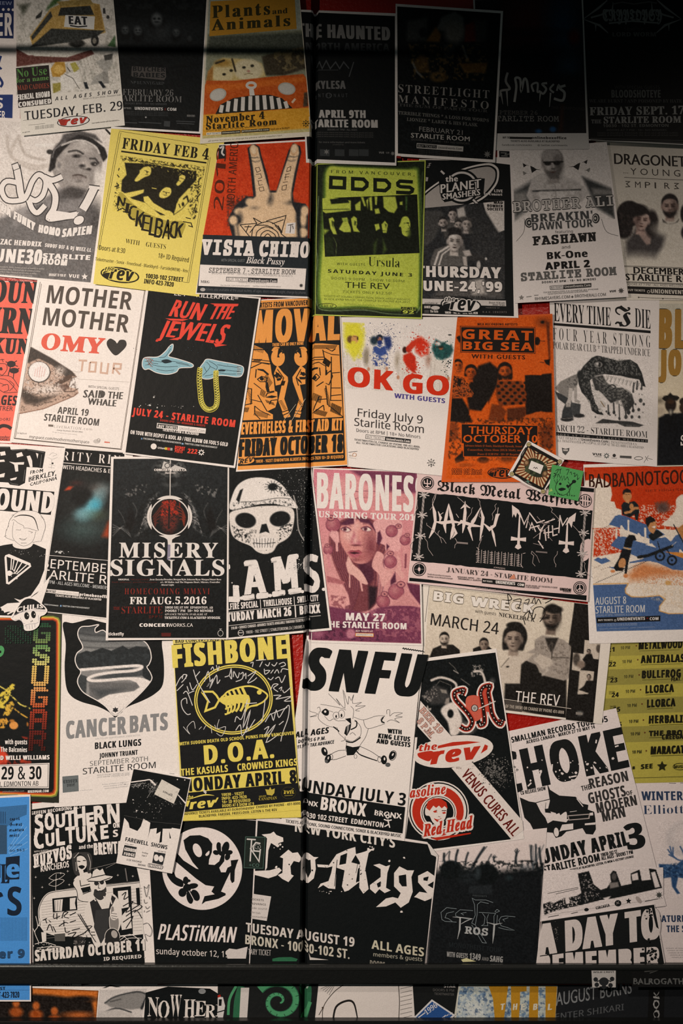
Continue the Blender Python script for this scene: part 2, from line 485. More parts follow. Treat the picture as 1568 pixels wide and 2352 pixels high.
def finish():
    ITEMS.sort(key=lambda i: i['z'])
    done = []
    for it in ITEMS:
        base = it.get('lift', 0.3)
        for d in done:
            if overlap(it['quad'], d['quad']): base = max(base, d['top'] + 0.15)
        it['base'] = base; it['top'] = base + it['thick'] + it['n'] * DZ
        done.append(it)
    for it in ITEMS:
        q = it['quad']; c = q.mean(0); h0 = it['base'] + it['thick']
        org = Vector(((c[0] - 784) / 1000, -it['base'] / 1000, (1176 - c[1]) / 1000))
        me = make_sheet(it)
        ob = bpy.data.objects.new(it['name'], me); COL.objects.link(ob)
        me.transform(__import__('mathutils').Matrix.Translation(-org)); ob.location = org
        ob['label'] = it['label']; ob['category'] = it['cat']
        if it['group']: ob['group'] = it['group']
        made = {}
        for pn in it['order']:
            pcs = [(v, f, cc, h0 + h, cl) for v, f, cc, h, cl in it['parts'][pn]]
            if not pcs: continue
            nm, par = it['info'][pn]
            pm = make_mesh(nm, pcs)
            po = made[pn] = bpy.data.objects.new(nm, pm); COL.objects.link(po)
            pm.transform(__import__('mathutils').Matrix.Translation(-org))
            po.parent = made.get(par, ob)
            if pn in it['plabel']: po['label'] = it['plabel'][pn]

def make_sheet(it):
    q = it['quad']; nx, ny = 6, 8
    bm = bmesh.new()
    g = []
    if 'shape' in it:
        bm.faces.new([bm.verts.new((p[0], p[1], 0)) for p in it['shape']]); nx = ny = -1
    for j in range(ny + 1):
        for i in range(nx + 1):
            u, v = i / nx, j / ny
            p = (1 - u) * (1 - v) * q[0] + u * (1 - v) * q[1] + u * v * q[2] + (1 - u) * v * q[3]
            g.append(bm.verts.new((p[0], p[1], 0)))
    for j in range(ny):
        for i in range(nx):
            a = j * (nx + 1) + i
            bm.faces.new((g[a], g[a + 1], g[a + nx + 2], g[a + nx + 1]))
    if crosses(q):
        for sx, _ in SEAM:
            bmesh.ops.bisect_plane(bm, geom=bm.verts[:] + bm.edges[:] + bm.faces[:], dist=1e-6, plane_co=(719.0 + sx, 0, 0), plane_no=(1, 0.0125, 0))
    bm.verts.index_update()
    P2 = np.array([(v.co.x, v.co.y) for v in bm.verts])
    fr = [[v.index for v in f.verts] for f in bm.faces]
    bd = [(e.verts[0].index, e.verts[1].index) for e in bm.edges if e.is_boundary]
    bm.free()
    top = to_world(P2, it['base'] + it['thick']); bot = to_world(P2, it['base'])
    n = len(P2)
    F = [f for f in fr] + [[i + n for i in f[::-1]] for f in fr] + [[a, b, b + n, a + n] for a, b in bd]
    me = bpy.data.meshes.new(it['name'])
    me.from_pydata(np.concatenate([top, bot]).tolist(), [], F)
    me.materials.append(it['paper'] if not isinstance(it['paper'], str) else ink(it['paper'], 0.55, 0.3))
    bm = bmesh.new(); bm.from_mesh(me); bmesh.ops.recalc_face_normals(bm, faces=bm.faces); bm.to_mesh(me); bm.free()
    return me

# ------------------------------------------------------------------ the wall, its slot and the rails
def box(bm, x0, x1, y0, y1, z0, z1):
    vs = [bm.verts.new((x, y, z)) for x in (x0, x1) for y in (y0, y1) for z in (z0, z1)]
    for f in ((0, 1, 3, 2), (4, 6, 7, 5), (0, 4, 5, 1), (2, 3, 7, 6), (0, 2, 6, 4), (1, 5, 7, 3)): bm.faces.new([vs[i] for i in f])
def struct(name, bm, m, bevel=0):
    bmesh.ops.recalc_face_normals(bm, faces=bm.faces)
    if bevel: bmesh.ops.bevel(bm, geom=bm.edges[:], offset=bevel, segments=2, affect='EDGES')
    me = bpy.data.meshes.new(name); bm.to_mesh(me); bm.free()
    me.materials.append(m)
    o = bpy.data.objects.new(name, me); COL.objects.link(o); o['kind'] = 'structure'
    return o
def wall_panels():
    red = ink('#a81207', 0.35, 0.5, 0.6, 120.0)
    bm = bmesh.new()
    yt, yb = -400, 2600
    for xs in (((-500, -500), (seam_x(yt) - 5, seam_x(yb) - 5)), ((seam_x(yt) + 15, seam_x(yb) + 15), (2100, 2100))):
        (a0, a1), (b0, b1) = xs
        pts = [(a0, yt), (b0, yt), (b1, yb), (a1, yb)]
        f = [bm.verts.new(((x - 784) / 1000, 0, (1176 - y) / 1000)) for x, y in pts]
        k = [bm.verts.new(((x - 784) / 1000, 0.045, (1176 - y) / 1000)) for x, y in pts]
        bm.faces.new(f); bm.faces.new(k[::-1])
        for i in range(4): bm.faces.new((f[i], f[(i + 1) % 4], k[(i + 1) % 4], k[i]))
    box(bm, -1.284, 1.316, 0.045, 0.06, -1.424, 1.576)
    struct('wall_back', bm, red)
    iron = ink('#121413', 0.35, 0.4, 0.2, 90.0)
    bm = bmesh.new()
    box(bm, -1.28, 1.31, -0.024, -0.0002, -1.0766, -1.034)
    struct('trim_1', bm, iron, 0.002)
    lip = ink('#6d6a64', 0.3, 0.6, 0.1, 90.0)
    lip.node_tree.nodes['Principled BSDF'].inputs['Metallic'].default_value = 0.9
    bm = bmesh.new()
    box(bm, -1.28, 1.31, -0.03, -0.018, -1.043, -1.031)
    struct('trim_4', bm, lip, 0.004)
    bm = bmesh.new()
    box(bm, -1.28, 1.31, -0.026, -0.0002, -1.26, -1.16)
    struct('trim_2', bm, iron, 0.002)
    bm = bmesh.new()
    a, b = Vector((-2.0, -0.60, 0.975)), Vector((1.2, -1.083, 0.864))  # unseen pipe above the view, placed to cast the top-left shadow band
    ax = (b - a).normalized(); u = ax.cross(Vector((0, 0, 1))).normalized(); w = ax.cross(u)
    rings = [[bm.verts.new(p + (u * math.cos(t) + w * math.sin(t)) * 0.007) for t in np.linspace(0, 2 * math.pi, 16, endpoint=False)] for p in (a, b)]
    for i in range(16): bm.faces.new((rings[0][i], rings[0][(i + 1) % 16], rings[1][(i + 1) % 16], rings[1][i]))
    bm.faces.new(rings[0]); bm.faces.new(rings[1][::-1])
    struct('unseen_pipe', bm, iron)
wall_panels()
# ================================================================== top rows of posters
GP='gig_poster'
# --- poster cut by the left edge, blue blocks
Z(0,0,.30612)
begin(8,GP,'white poster with navy lettered blocks, cut by the left frame edge at top','poster',[(-250,-120),(150,-120),(150,975),(-250,960)])
part('block','navy printed block')
P([(-240,-100),(105,-100),(102,290),(-240,280)],'#1d2c55');part('block',new=True);P([(-240,712),(97,710),(92,970),(-240,960)],'#24396f')
part('lettering')
T('ER',-20,270,92,268,170,W,bx=6);DOTS([(25,72),(65,72),(98,74)],11,W)
T('VIEW',-40,35,90,38,26,'#8f97ad');T('S',-30,815,22,815,80,W);T('ER',-10,893,40,893,60,W)
L([(8,420),(-10,490),(12,520)],16,'#24396f',sm=True);L([(-20,560),(18,620),(4,655)],18,'#24396f',sm=True)

# --- bus and skater poster
begin(10.5,GP,'tilted cream poster with a cartoon yellow bus and a skater','poster',[(135,-60),(855,-60),(948,962),(175,1040)],'#ece2d2')
part('picture','coloured drawing of a bus tipping over a slope')
d=PIC([(140,-40),(855,-40),(915,690),(140,740)],'#e6dccd',1.6)
d.tex('#8d8a7c',5,.62,.2,.35)
d.p([(150,60),(250,50),(190,150)],'#5e5f50',20,.6);d.p([(370,80),(430,0),(500,0),(440,60),(360,110)],'#4d6b3c',16,.8)
d.p([(240,300),(395,90),(560,20),(760,60),(805,270),(700,300),(480,260),(260,370)],'#c9a25a',5)
d.p([(240,380),(400,240),(800,255),(740,300),(560,340),(330,370)],'#3b3d39',8)
d.p([(250,300),(395,110),(410,150),(260,330)],'#40413b',5);d.p([(470,85),(690,70),(720,140),(450,145)],'#343632',5)
d.p([(440,40),(690,20),(715,60),(470,75)],'#a58a4e',5);d.p([(720,60),(760,80),(790,240),(725,245)],'#b18a47',5)
d.e(725,330,30,42,'#2d2e2b',5);d.e(722,332,14,22,'#8d8577',4);d.e(590,350,60,30,'#3a3a36',10)
d.p([(285,150),(335,105),(325,155),(285,170)],'#333430',5);d.l([(330,105),(310,160)],4,'#333')
d.p([(785,90),(800,85),(805,130),(785,130)],'#3a3a38',4);d.e(822,155,12,14,'#3a3a38',4)
d.p([(820,370),(875,290),(880,380)],'#4f6f46',8)
d.p([(140,390),(230,440),(520,430),(700,400),(720,430),(600,480),(330,500),(140,525)],'#6d4038',6);d.p([(250,420),(520,410),(700,395),(520,455),(270,445)],'#e0d8c8',6)
for k in range(16):d.l([(250+30*k,440),(210+32*k,470)],2,'#5a5146',3,.6)
for k in range(14):d.l([(560+26*k,470-3*k),(620+24*k,640)],2,'#7d7466',3,.55)
d.p([(395,540),(430,490),(500,490),(510,560),(470,600),(410,600)],'#c6953f',6);d.e(455,545,40,34,'#e3b660',10)
d.p([(540,500),(580,490),(610,540),(570,570)],'#b9ad53',6);d.p([(410,650),(490,640),(470,700),(415,725)],'#a09243',8)
d.p([(470,590),(600,560),(620,640),(560,700),(470,700)],'#efe6d8',8);d.l([(500,580),(560,610),(610,690)],4,'#3a362f',3);d.l([(520,530),(540,560)],6,'#3a362f',4)
d.p([(730,490),(860,430),(855,510),(810,570),(820,640),(690,660),(720,600),(790,560)],'#b3ada2',8);d.p([(790,440),(860,425),(850,470),(800,480)],'#4a4843',6)
d.p([(780,560),(820,560),(830,650),(790,650)],'#9b958b',6);d.p([(640,640),(665,640),(680,690),(655,690)],'#23282c',4);d.p([(750,635),(775,632),(808,680),(785,685)],'#23282c',4)
d.n(.16);d.done()
part('banner')
P([(505,140),(725,150),(718,248),(495,228)],'#e9e3d8');T('EAT',535,208,668,214,62,'#2b2d30',bx=8);L([(540,218),(600,228),(668,222)],10,'#2b2d30')
part('name_block','black block of band names')
P([(137,535),(382,512),(405,800),(155,832)],'#2a2422');P([(155,800),(398,768),(404,803),(157,830)],'#2a2422')
T('No Use',145,605,370,582,62,'#5d8f4a','serif');T('for a name',140,645,382,622,34,'#6c9a52','serif')
T('MAD CADDIES',148,700,386,682,36,'#9c4a38','serif');T('FRENZAL RHOMB',150,775,390,748,42,'#efe6da',bx=4);T('CONSUMED',160,825,398,798,36,'#efe6da',bx=7)
part('date_line')
T('ALL AGES SHOW',428,778,902,722,28,'#26282a','obl',sp=1.5);T('TUESDAY, FEB. 29',205,925,930,845,66,'#26282a','sans',bx=5)
T('Doors 6.30 pm show - Reunion ball',640,770,915,740,12,'#6c675f','sans')
LL([[(190,925),(330,912)],[(230,960),(355,948)],[(620,880),(690,862)],[(700,945),(910,925)]],3,'#948c80')
part('badge','red and white oval badge')
E(565,932,122,40,'#1e1f22',-6);E(565,932,115,34,'#efe6dc',-6);P([(450,918),(510,915),(495,965),(470,960)],'#a03227');T('rev',495,962,668,940,52,'#b8352a','obl',bx=6,out='#1e1f22',ow=3,up=(0,-1))
part('fine_print')
for k in range(3):T('tickets at the usual outlets',280,975+9*k,420,958+9*k,7,'#6c675f','sans')
T('on sale now all locations',705,950,900,926,9,'#6c675f','sans');T('on sale now',185,1020,240,1012,9,'#6c675f','sans')

# --- black poster with a dim group of hooded figures
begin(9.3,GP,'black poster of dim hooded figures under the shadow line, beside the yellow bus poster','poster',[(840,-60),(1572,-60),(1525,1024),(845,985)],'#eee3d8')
part('picture','black panel with pale faces')
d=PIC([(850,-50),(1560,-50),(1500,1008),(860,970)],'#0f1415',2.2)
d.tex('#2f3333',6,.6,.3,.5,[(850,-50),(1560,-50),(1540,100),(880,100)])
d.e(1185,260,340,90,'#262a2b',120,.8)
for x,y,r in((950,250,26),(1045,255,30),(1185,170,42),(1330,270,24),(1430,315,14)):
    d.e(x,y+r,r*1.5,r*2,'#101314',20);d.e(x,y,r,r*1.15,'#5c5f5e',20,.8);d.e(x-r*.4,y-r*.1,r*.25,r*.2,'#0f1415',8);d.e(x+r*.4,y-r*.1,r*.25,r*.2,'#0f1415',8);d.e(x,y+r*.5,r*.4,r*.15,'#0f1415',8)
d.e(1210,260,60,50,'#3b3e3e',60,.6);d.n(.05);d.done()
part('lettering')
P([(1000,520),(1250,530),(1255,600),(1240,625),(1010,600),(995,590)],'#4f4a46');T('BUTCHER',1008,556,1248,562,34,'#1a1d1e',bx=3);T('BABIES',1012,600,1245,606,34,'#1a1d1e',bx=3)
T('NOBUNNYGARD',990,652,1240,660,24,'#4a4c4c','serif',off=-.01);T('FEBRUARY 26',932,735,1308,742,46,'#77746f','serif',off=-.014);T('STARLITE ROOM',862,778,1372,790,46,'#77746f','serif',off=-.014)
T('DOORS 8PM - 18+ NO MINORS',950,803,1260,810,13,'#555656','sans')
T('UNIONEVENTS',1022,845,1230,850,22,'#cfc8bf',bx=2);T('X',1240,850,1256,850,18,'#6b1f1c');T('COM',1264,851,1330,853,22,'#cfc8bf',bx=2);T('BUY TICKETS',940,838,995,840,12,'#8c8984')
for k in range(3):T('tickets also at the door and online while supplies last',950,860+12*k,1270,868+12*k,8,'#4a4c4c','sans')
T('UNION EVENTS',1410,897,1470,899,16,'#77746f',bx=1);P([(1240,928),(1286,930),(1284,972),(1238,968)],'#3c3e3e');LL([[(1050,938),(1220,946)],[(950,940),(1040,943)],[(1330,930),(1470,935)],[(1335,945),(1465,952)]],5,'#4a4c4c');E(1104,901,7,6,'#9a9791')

# --- orange truck and kittens
Z(440,0,.30612)
begin(10.5,GP,'mustard poster of kittens riding above an orange truck grille','poster',[(128,-60),(806,-60),(905,1044),(70,1100)],'#e6d9c0')
part('picture','kittens above the front of an orange truck')
d=PIC([(140,-50),(802,-50),(897,1010),(88,1062)],'#aeb2a0',1.8)
d.p([(130,280),(860,250),(870,640),(110,640)],'#8f8f74',20);d.p([(140,300),(860,270),(865,430),(120,430)],'#4e5246',30)
d.p([(115,640),(160,520),(240,460),(400,470),(530,500),(565,600),(330,640)],'#d8bd7a',14);d.e(430,550,110,80,'#ead9ae',20);d.e(240,580,80,60,'#e4d09c',20)
d.e(240,500,60,30,'#b98f45',20,.8);d.l([(310,470),(335,560)],14,'#3d3423',6);d.l([(190,500),(250,480)],16,'#3d3423',6)
for x,y in((398,532),(460,520),(250,583),(303,555)):d.e(x,y,14,10,'#2c2a20',5)
d.e(432,560,12,8,'#c28a75',6);d.l([(400,585),(432,575),(465,582)],4,'#8a7248',4);d.p([(130,560),(170,520),(165,640),(115,640)],'#b07a3a',10)
d.p([(530,450),(600,430),(840,380),(860,540),(700,590),(560,590)],'#423a2b',14);d.tex('#8c7a52',5,.55,.2,.7,[(600,420),(840,380),(850,520),(680,570)])
d.p([(95,700),(120,630),(330,630),(600,600),(840,580),(865,620),(890,840),(90,890)],'#c8581c',6);d.p([(110,660),(330,650),(600,620),(850,600),(850,640),(400,690),(120,720)],'#dc6d24',20)
d.p([(845,720),(872,715),(875,820),(838,825)],'#4a3a2a',8)
d.p([(90,885),(890,830),(900,1010),(85,1062)],'#e0a030',5)
d.p([(85,1040),(900,985),(905,1012),(85,1064)],'#c9bc80',14);d.n(.12);d.done()
part('headlight')
E(205,735,64,46,'#b9b2a2',-20);E(203,735,54,38,'#cfc8ba',-20);part('headlight',new=True);E(716,690,66,46,'#b9b2a2',10);E(716,690,56,38,'#cfc8ba',10)
part('grille','black and white striped grille')
P([(185,880),(220,810),(320,760),(470,738),(590,735),(680,760),(760,835)],'#22241f')
LL([[(225,868),(235,812)],[(275,862),(285,782)],[(332,858),(340,765)],[(388,855),(392,752)],[(444,850),(446,745)],[(500,848),(496,742)],[(557,845),(548,740)],[(612,842),(600,745)],[(668,840),(652,758)],[(720,835),(704,785)]],28,'#ded4c6')
RING(452,665,42,30,20,'#ddd3c4');P([(436,690),(470,690),(478,740),(440,742)],'#ddd3c4');L([(755,795),(780,765)],16,'#e8c9a8')
part('headline','mustard title panel')
P([(150,40),(775,8),(790,245),(140,300)],'#c98f2c')
T('Plants',165,165,590,138,92,'#3a3418','serif',bx=9,sp=1.1);T('and',610,135,722,128,40,'#3a3418','serif',bx=3);T('Animals',160,258,740,222,82,'#3a3418','serif',bx=9,sp=1.1)
part('date_line')
T('November 4',118,948,550,915,54,'#2c2410','serif',bx=6,sp=1.05);T('Starlite Room',118,995,640,958,48,'#2c2410','serif',bx=6,sp=1.05)
part('fine_print')
T('Doors at 8PM, 18+ No Minors, Members and Guests',120,1010,600,970,14,'#5a4a1c','sans');P([(118,1018),(228,1012),(228,1030),(118,1036)],'#efe6d0');P([(230,1008),(372,998),(372,1022),(230,1032)],'#2a2820');P([(378,998),(588,984),(588,1006),(378,1020)],'#2a2820')
T('BUY TICKETS',124,1033,224,1027,12,'#4a4430');T('unionevents.com',236,1024,366,1016,12,'#d8cfb0');T('primeboxoffice.com',384,1012,582,1000,12,'#d8cfb0');T('Tickets also at Blackbyrd',592,1000,735,988,14,'#3a3014','sans')
T('all ticket locations or charge by phone while supplies last',130,1085,680,1042,9,'#6f6a4c','sans');STAR(858,950,30,16,8,'#4a3c18');E(858,950,15,15,'#e0a030');E(858,950,9,9,'#4a3c18')

# --- black poster, heavy white words, by the seam
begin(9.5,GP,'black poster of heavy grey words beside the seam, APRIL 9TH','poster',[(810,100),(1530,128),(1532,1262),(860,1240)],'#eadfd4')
part('panel','black printed panel')
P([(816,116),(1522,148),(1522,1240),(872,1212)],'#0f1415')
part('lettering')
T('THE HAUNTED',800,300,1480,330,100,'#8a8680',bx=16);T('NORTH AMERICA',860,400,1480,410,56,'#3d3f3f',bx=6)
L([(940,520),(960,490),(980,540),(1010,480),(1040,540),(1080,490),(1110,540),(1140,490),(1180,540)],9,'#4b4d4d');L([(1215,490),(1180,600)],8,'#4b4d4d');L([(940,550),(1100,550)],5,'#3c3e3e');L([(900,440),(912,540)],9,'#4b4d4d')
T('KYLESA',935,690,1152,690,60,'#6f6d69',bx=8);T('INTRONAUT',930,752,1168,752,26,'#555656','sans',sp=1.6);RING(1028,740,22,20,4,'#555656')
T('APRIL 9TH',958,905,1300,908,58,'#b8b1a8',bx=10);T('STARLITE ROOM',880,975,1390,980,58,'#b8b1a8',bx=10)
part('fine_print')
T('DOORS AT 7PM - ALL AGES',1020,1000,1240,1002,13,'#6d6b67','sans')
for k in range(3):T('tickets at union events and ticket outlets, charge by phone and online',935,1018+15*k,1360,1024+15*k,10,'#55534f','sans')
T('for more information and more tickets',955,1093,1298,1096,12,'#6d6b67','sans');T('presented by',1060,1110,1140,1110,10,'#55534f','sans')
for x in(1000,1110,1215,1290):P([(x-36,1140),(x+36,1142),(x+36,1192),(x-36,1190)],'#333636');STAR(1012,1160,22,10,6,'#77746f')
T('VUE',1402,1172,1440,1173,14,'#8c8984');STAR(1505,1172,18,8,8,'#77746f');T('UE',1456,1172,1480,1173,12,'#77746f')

# --- dim illustrated poster, wide serif title
Z(880,0,.43878)
begin(10,GP,'white-bordered black poster with a painted jumble and spaced serif title, FEBRUARY 21','poster',[(62,40),(620,78),(578,866),(65,832)],'#eadfd4')
part('panel','black panel with a small painted scene')
d=PIC([(70,54),(608,90),(568,850),(74,818)],'#0f1415',2.0)
d.p([(270,180),(300,110),(370,80),(415,110),(415,180)],'#585853',14);d.e(370,190,60,60,'#6a655c',30,.8);d.p([(220,235),(270,160),(300,200),(290,240)],'#6a4a22',14);d.p([(420,240),(425,150),(470,130),(510,235)],'#5f221a',12)
d.p([(120,130),(230,110),(220,230),(120,235)],'#3c3d3a',20);d.p([(470,120),(540,125),(530,240),(480,240)],'#343633',20);d.e(205,190,20,26,'#17191a',8)
d.l([(410,260),(435,330)],12,'#5f5c54',6);d.p([(150,350),(190,300),(230,320),(240,400),(180,400)],'#4d3a20',14);d.l([(150,345),(170,390),(200,420)],10,'#6a675e',5);d.p([(390,350),(540,345),(530,400),(420,400)],'#5f4320',12);d.e(285,420,45,28,'#5a4526',14);d.e(285,420,20,12,'#1b1c1a',6)
d.p([(310,250),(370,250),(360,330),(310,320)],'#262a2b',8);d.tex('#7a5c30',3,.62,.1,.6,[(130,250),(540,250),(530,440),(150,430)]);d.n(.08);d.done()
part('headline')
T('STREETLIGHT',76,500,548,532,42,'#9b958c','serif',off=-.006,sp=1.15);T('MANIFESTO',74,553,545,588,40,'#9b958c','serif',off=-.006,sp=1.3)
part('guest_line')
T('THE SUM OF PARTS TOUR',78,572,540,605,14,'#55534f','serif');T('TERRIBLE THINGS * A LOSS FOR WORDS',76,614,546,655,17,'#77746d','serif');T('LIONIZE * LARRY & HIS FLASK',120,648,488,678,17,'#77746d','serif')
part('date_line')
T('FEBRUARY 21',184,702,410,722,24,'#8f8a82','gill');T('STARLITE ROOM',142,735,446,755,24,'#b5aea4','gill',bx=2)
part('fine_print')
T('DOORS AT 7.30PM - 18+ NO MINORS',145,750,446,772,10,'#55534f','sans');P([(172,764),(414,782),(412,808),(171,790)],'#b5aea4');P([(175,768),(276,775),(275,793),(174,786)],'#0f1415');T('BUY TICKETS',180,784,270,790,12,'#b5aea4','sans');T('UnionEvents.Com',282,792,406,800,11,'#2b2c2b')
for k in range(3):T('tickets at all the usual outlets and online',180,802+9*k,395,818+9*k,6,'#4a4946','sans')
STAR(538,822,20,9,8,'#77746d');P([(68,830),(90,832),(90,844),(68,842)],'#7c1410')

# --- very dark blurred face poster
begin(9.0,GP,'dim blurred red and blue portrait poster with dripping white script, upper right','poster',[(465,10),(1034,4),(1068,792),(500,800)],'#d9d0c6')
part('picture','blurred dark red portrait')
d=PIC([(474,18),(1030,12),(1054,710),(500,712)],'#231d1e',2.4)
d.e(760,180,150,230,'#4a211d',150,.9);d.e(930,170,90,190,'#1e3d52',100,.9);d.e(990,210,30,40,'#5b1c1a',30);d.e(760,190,130,22,'#1a1516',40,.9);d.e(760,330,200,90,'#0f1415',100,.9);d.e(960,360,70,60,'#2a4656',60,.7);d.p([(490,400),(1050,420),(1060,720),(500,720)],'#1b1e1f',60,.8);d.e(880,690,16,14,'#2b5c8a',10);d.e(805,700,16,10,'#2b5c8a',10);d.p([(920,560),(940,560),(930,700),(910,700)],'#4c2a1c',20,.7);d.n(.05);d.done()
part('lettering','dripping white script')
L([(645,395),(635,440),(655,480),(610,490),(600,520)],12,'#9c978f',sm=True);L([(640,490),(645,570)],10,'#9c978f',taper=[1,.2]);L([(610,500),(620,560)],9,'#9c978f',taper=[1,.2])
L([(680,548),(690,470),(685,425),(710,430),(715,490),(730,430),(745,440),(752,500)],12,'#b0aba2',sm=True);L([(780,495),(770,460),(800,450),(800,495),(815,490)],10,'#b0aba2',sm=True);L([(850,450),(825,455),(845,480),(830,505),(815,495)],11,'#b0aba2',sm=True);L([(885,455),(865,480),(885,500)],10,'#b0aba2',sm=True);L([(900,490),(910,460),(925,490)],9,'#b0aba2',sm=True);L([(945,462),(915,475),(940,500),(930,540),(885,530)],13,'#b0aba2',sm=True);L([(868,500),(862,575)],9,'#b0aba2',taper=[1,.2]);L([(815,500),(810,545)],9,'#b0aba2',taper=[1,.2])
part('date_line')
T('THE COMPOUND',870,585,1045,592,15,'#4a4340','sans');T('SEPTEMBER 26',560,612,800,615,20,'#68635d','type');T('STARLITE ROOM',560,648,912,650,28,'#85807a','type',bx=1)
part('fine_print','white ticket strip')
T('BUY TICKETS unionevents.com',620,738,760,740,10,'#3b3936',bx=1);T('onlineboxoffice',770,740,950,742,13,'#2b2926',bx=1.5);T('TICKETS ALSO AVAILABLE AT BLACKBYRD',660,756,915,758,10,'#4a4845');T('facebook.com/events       @ twitter.com/events',615,776,955,778,9,'#4a4845','sans');P([(655,729),(770,731),(770,742),(655,740)],'#2b2926')

# --- dark poster with an ornate spiky logo
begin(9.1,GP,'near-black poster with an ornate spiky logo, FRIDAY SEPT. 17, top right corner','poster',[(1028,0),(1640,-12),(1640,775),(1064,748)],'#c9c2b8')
part('panel','black printed panel');P([(1036,10),(1630,-4),(1630,770),(1066,742)],'#0f1415')
part('logo','spiky mirrored logo')
G1='#85837d'
for sgn in(-1,1):
    c=1292
    L([(c+sgn*255,118),(c+sgn*175,60),(c+sgn*130,20)],12,G1,taper=[.2,1,.4]);L([(c+sgn*255,118),(c+sgn*170,150),(c+sgn*125,190)],12,G1,taper=[.2,1,.3]);L([(c+sgn*215,110),(c+sgn*160,95),(c+sgn*120,70)],9,G1);L([(c+sgn*190,140),(c+sgn*190,180)],9,G1,taper=[1,.2]);L([(c+sgn*100,30),(c+sgn*105,90)],10,G1,taper=[.2,1])
T('CRYPTOPSY',1140,128,1445,128,62,G1,'frak',bx=5);L([(1170,140),(1290,128),(1420,138)],8,G1);LL([[(1190,40),(1240,30),(1300,40),(1380,28),(1420,35)]],6,'#5b5a56');T('LORD WORM',1190,208,1414,208,22,'#62605c',bx=2);T('THE LAST TOUR',1250,178,1350,178,14,'#4a4946','sans')
part('lettering')
T('WITH SPECIAL GUESTS',1200,480,1435,480,16,'#4d4c49','sans');T('BLOODSHOTEYE',1185,526,1438,526,40,'#6d6b66',bx=3);T('WE ARE BURNT ? AND POISONED BY HATE',1068,552,1550,552,17,'#5d5b57','serif')
T('FRIDAY SEPT. 17',1072,618,1560,612,42,'#a29d95','serif',bx=4);T('THE',1080,660,1130,660,20,'#85817a','serif',bx=2);T('STARLITE ROOM',1145,660,1545,656,34,'#a29d95','serif',bx=3.5);T('10030 - 102 ST. EDMONTON',1140,680,1480,678,15,'#77746d')
part('fine_print')
T('DOORS AT 7 PM - 18+ NO MINORS',1160,700,1470,700,10,'#4d4c49')
for k in range(2):T('tickets at blackbyrd, freecloud, the door and all ticket outlets',1110,714+12*k,1530,714+12*k,9,'#55534f','sans')
LL([[(1075,738),(1640,752)],[(1075,746),(1640,762)]],3,'#55534f')

# --- scraps behind
Z(1120,310,.28571)
begin(8.2,'poster_scrap','dark printed corner scrap showing above the bald man poster, right','scrap',[(800,66),(942,52),(945,170),(830,170)])
P([(818,78),(936,66),(938,160),(860,150)],'#1c1f20');LL([[(845,100),(880,95),(880,140)],[(895,90),(930,85)],[(895,110),(930,118)],[(895,130),(925,135)]],7,'#d9d0c6')
begin(8.1,'poster_scrap','white scrap with a red bar and black marks, left of the bald man poster','scrap',[(40,130),(210,130),(210,260),(40,240)])
P([(50,142),(68,142),(68,196),(50,194)],'#a01a12');P([(82,145),(178,148),(168,198),(84,196)],'#1c1f20');LL([[(95,160),(140,162),(130,175),(170,170)],[(100,185),(150,186)]],6,'#8d8880')

# --- bald man in a striped shirt
begin(8.6,GP,'white poster of a bald man in a striped polo with small birds, APRIL 2','poster',[(165,130),(942,74),(1116,1312),(212,1362)],'#f0e2d8')
part('picture','black and white photo of a bald man with ovals behind')
d=PIC([(188,140),(940,90),(1010,690),(206,720)],'#efe2d7',1.7)
d.p([(196,470),(420,340),(330,600),(206,700)],'#50504e',40,.9);d.p([(745,350),(985,450),(1010,690),(860,600)],'#3e3f3e',30,.95);d.p([(200,480),(300,470),(320,600),(200,620)],'#9a938c',30,.8);d.p([(820,440),(985,455),(990,500),(830,500)],'#8a847e',20,.8)
d.p([(300,500),(345,370),(440,330),(600,350),(700,380),(800,480),(740,560),(330,560)],'#cfc4bb',14);d.p([(345,370),(440,320),(470,400),(560,380),(620,360),(560,430),(440,430)],'#d9cec4',10)
d.p([(345,460),(740,448),(740,462),(345,476)],'#55524f',5);d.p([(400,470),(720,465),(720,540),(400,540)],'#e6dbd1',8);d.l([(470,380),(530,420),(540,530)],8,'#8a837d',6,.6);d.tex('#a89f97',5,.6,.2,.5,[(320,380),(780,400),(740,560),(330,560)])
d.face(510,250,78,'#a69b93','#393633','#6c645f',-4,beard=.7,side=1,hi='#e9ddd3');d.e(500,185,80,60,'#b5aaa2',20);d.e(545,210,34,40,'#847b75',20,.7)
d.l([(440,236),(590,232)],12,'#2a2826',6);d.e(470,246,26,16,'#2a2826',6);d.e(545,242,28,18,'#2a2826',6)
d.n(.1);d.done()
part('bird','small dark bird')
for x,y,s,f in((285,262,1,0),(355,295,1.7,0),(285,325,1,1),(705,272,1.8,0),(775,235,1,0),(795,300,1.1,1)):
    part('bird',new=True);sg=-1 if x<500 else 1;c='#8a847c' if f else '#282726'
    P([(x-18*s*sg,y),(x,y-12*s),(x+14*s*sg,y-18*s),(x+10*s*sg,y+2*s),(x+6*s*sg,y+16*s),(x-6*s*sg,y+8*s)],c);L([(x-12*s*sg,y-2),(x-34*s*sg,y+2)],4*s,c,taper=[1,.2])
part('headline','slab title with a dark edge')
T('BROTHER ALI',200,636,995,582,82,'#cfc5bb','type',bx=9,out='#2b2a29',ow=7)
part('disc')
E(322,720,34,40,'#2f2f2e');RING(322,720,26,30,6,'#cfc5bb');E(322,720,9,10,'#cfc5bb');part('disc',new=True);E(855,685,30,40,'#2f2f2e');RING(852,685,22,30,6,'#cfc5bb');E(850,685,8,10,'#cfc5bb')
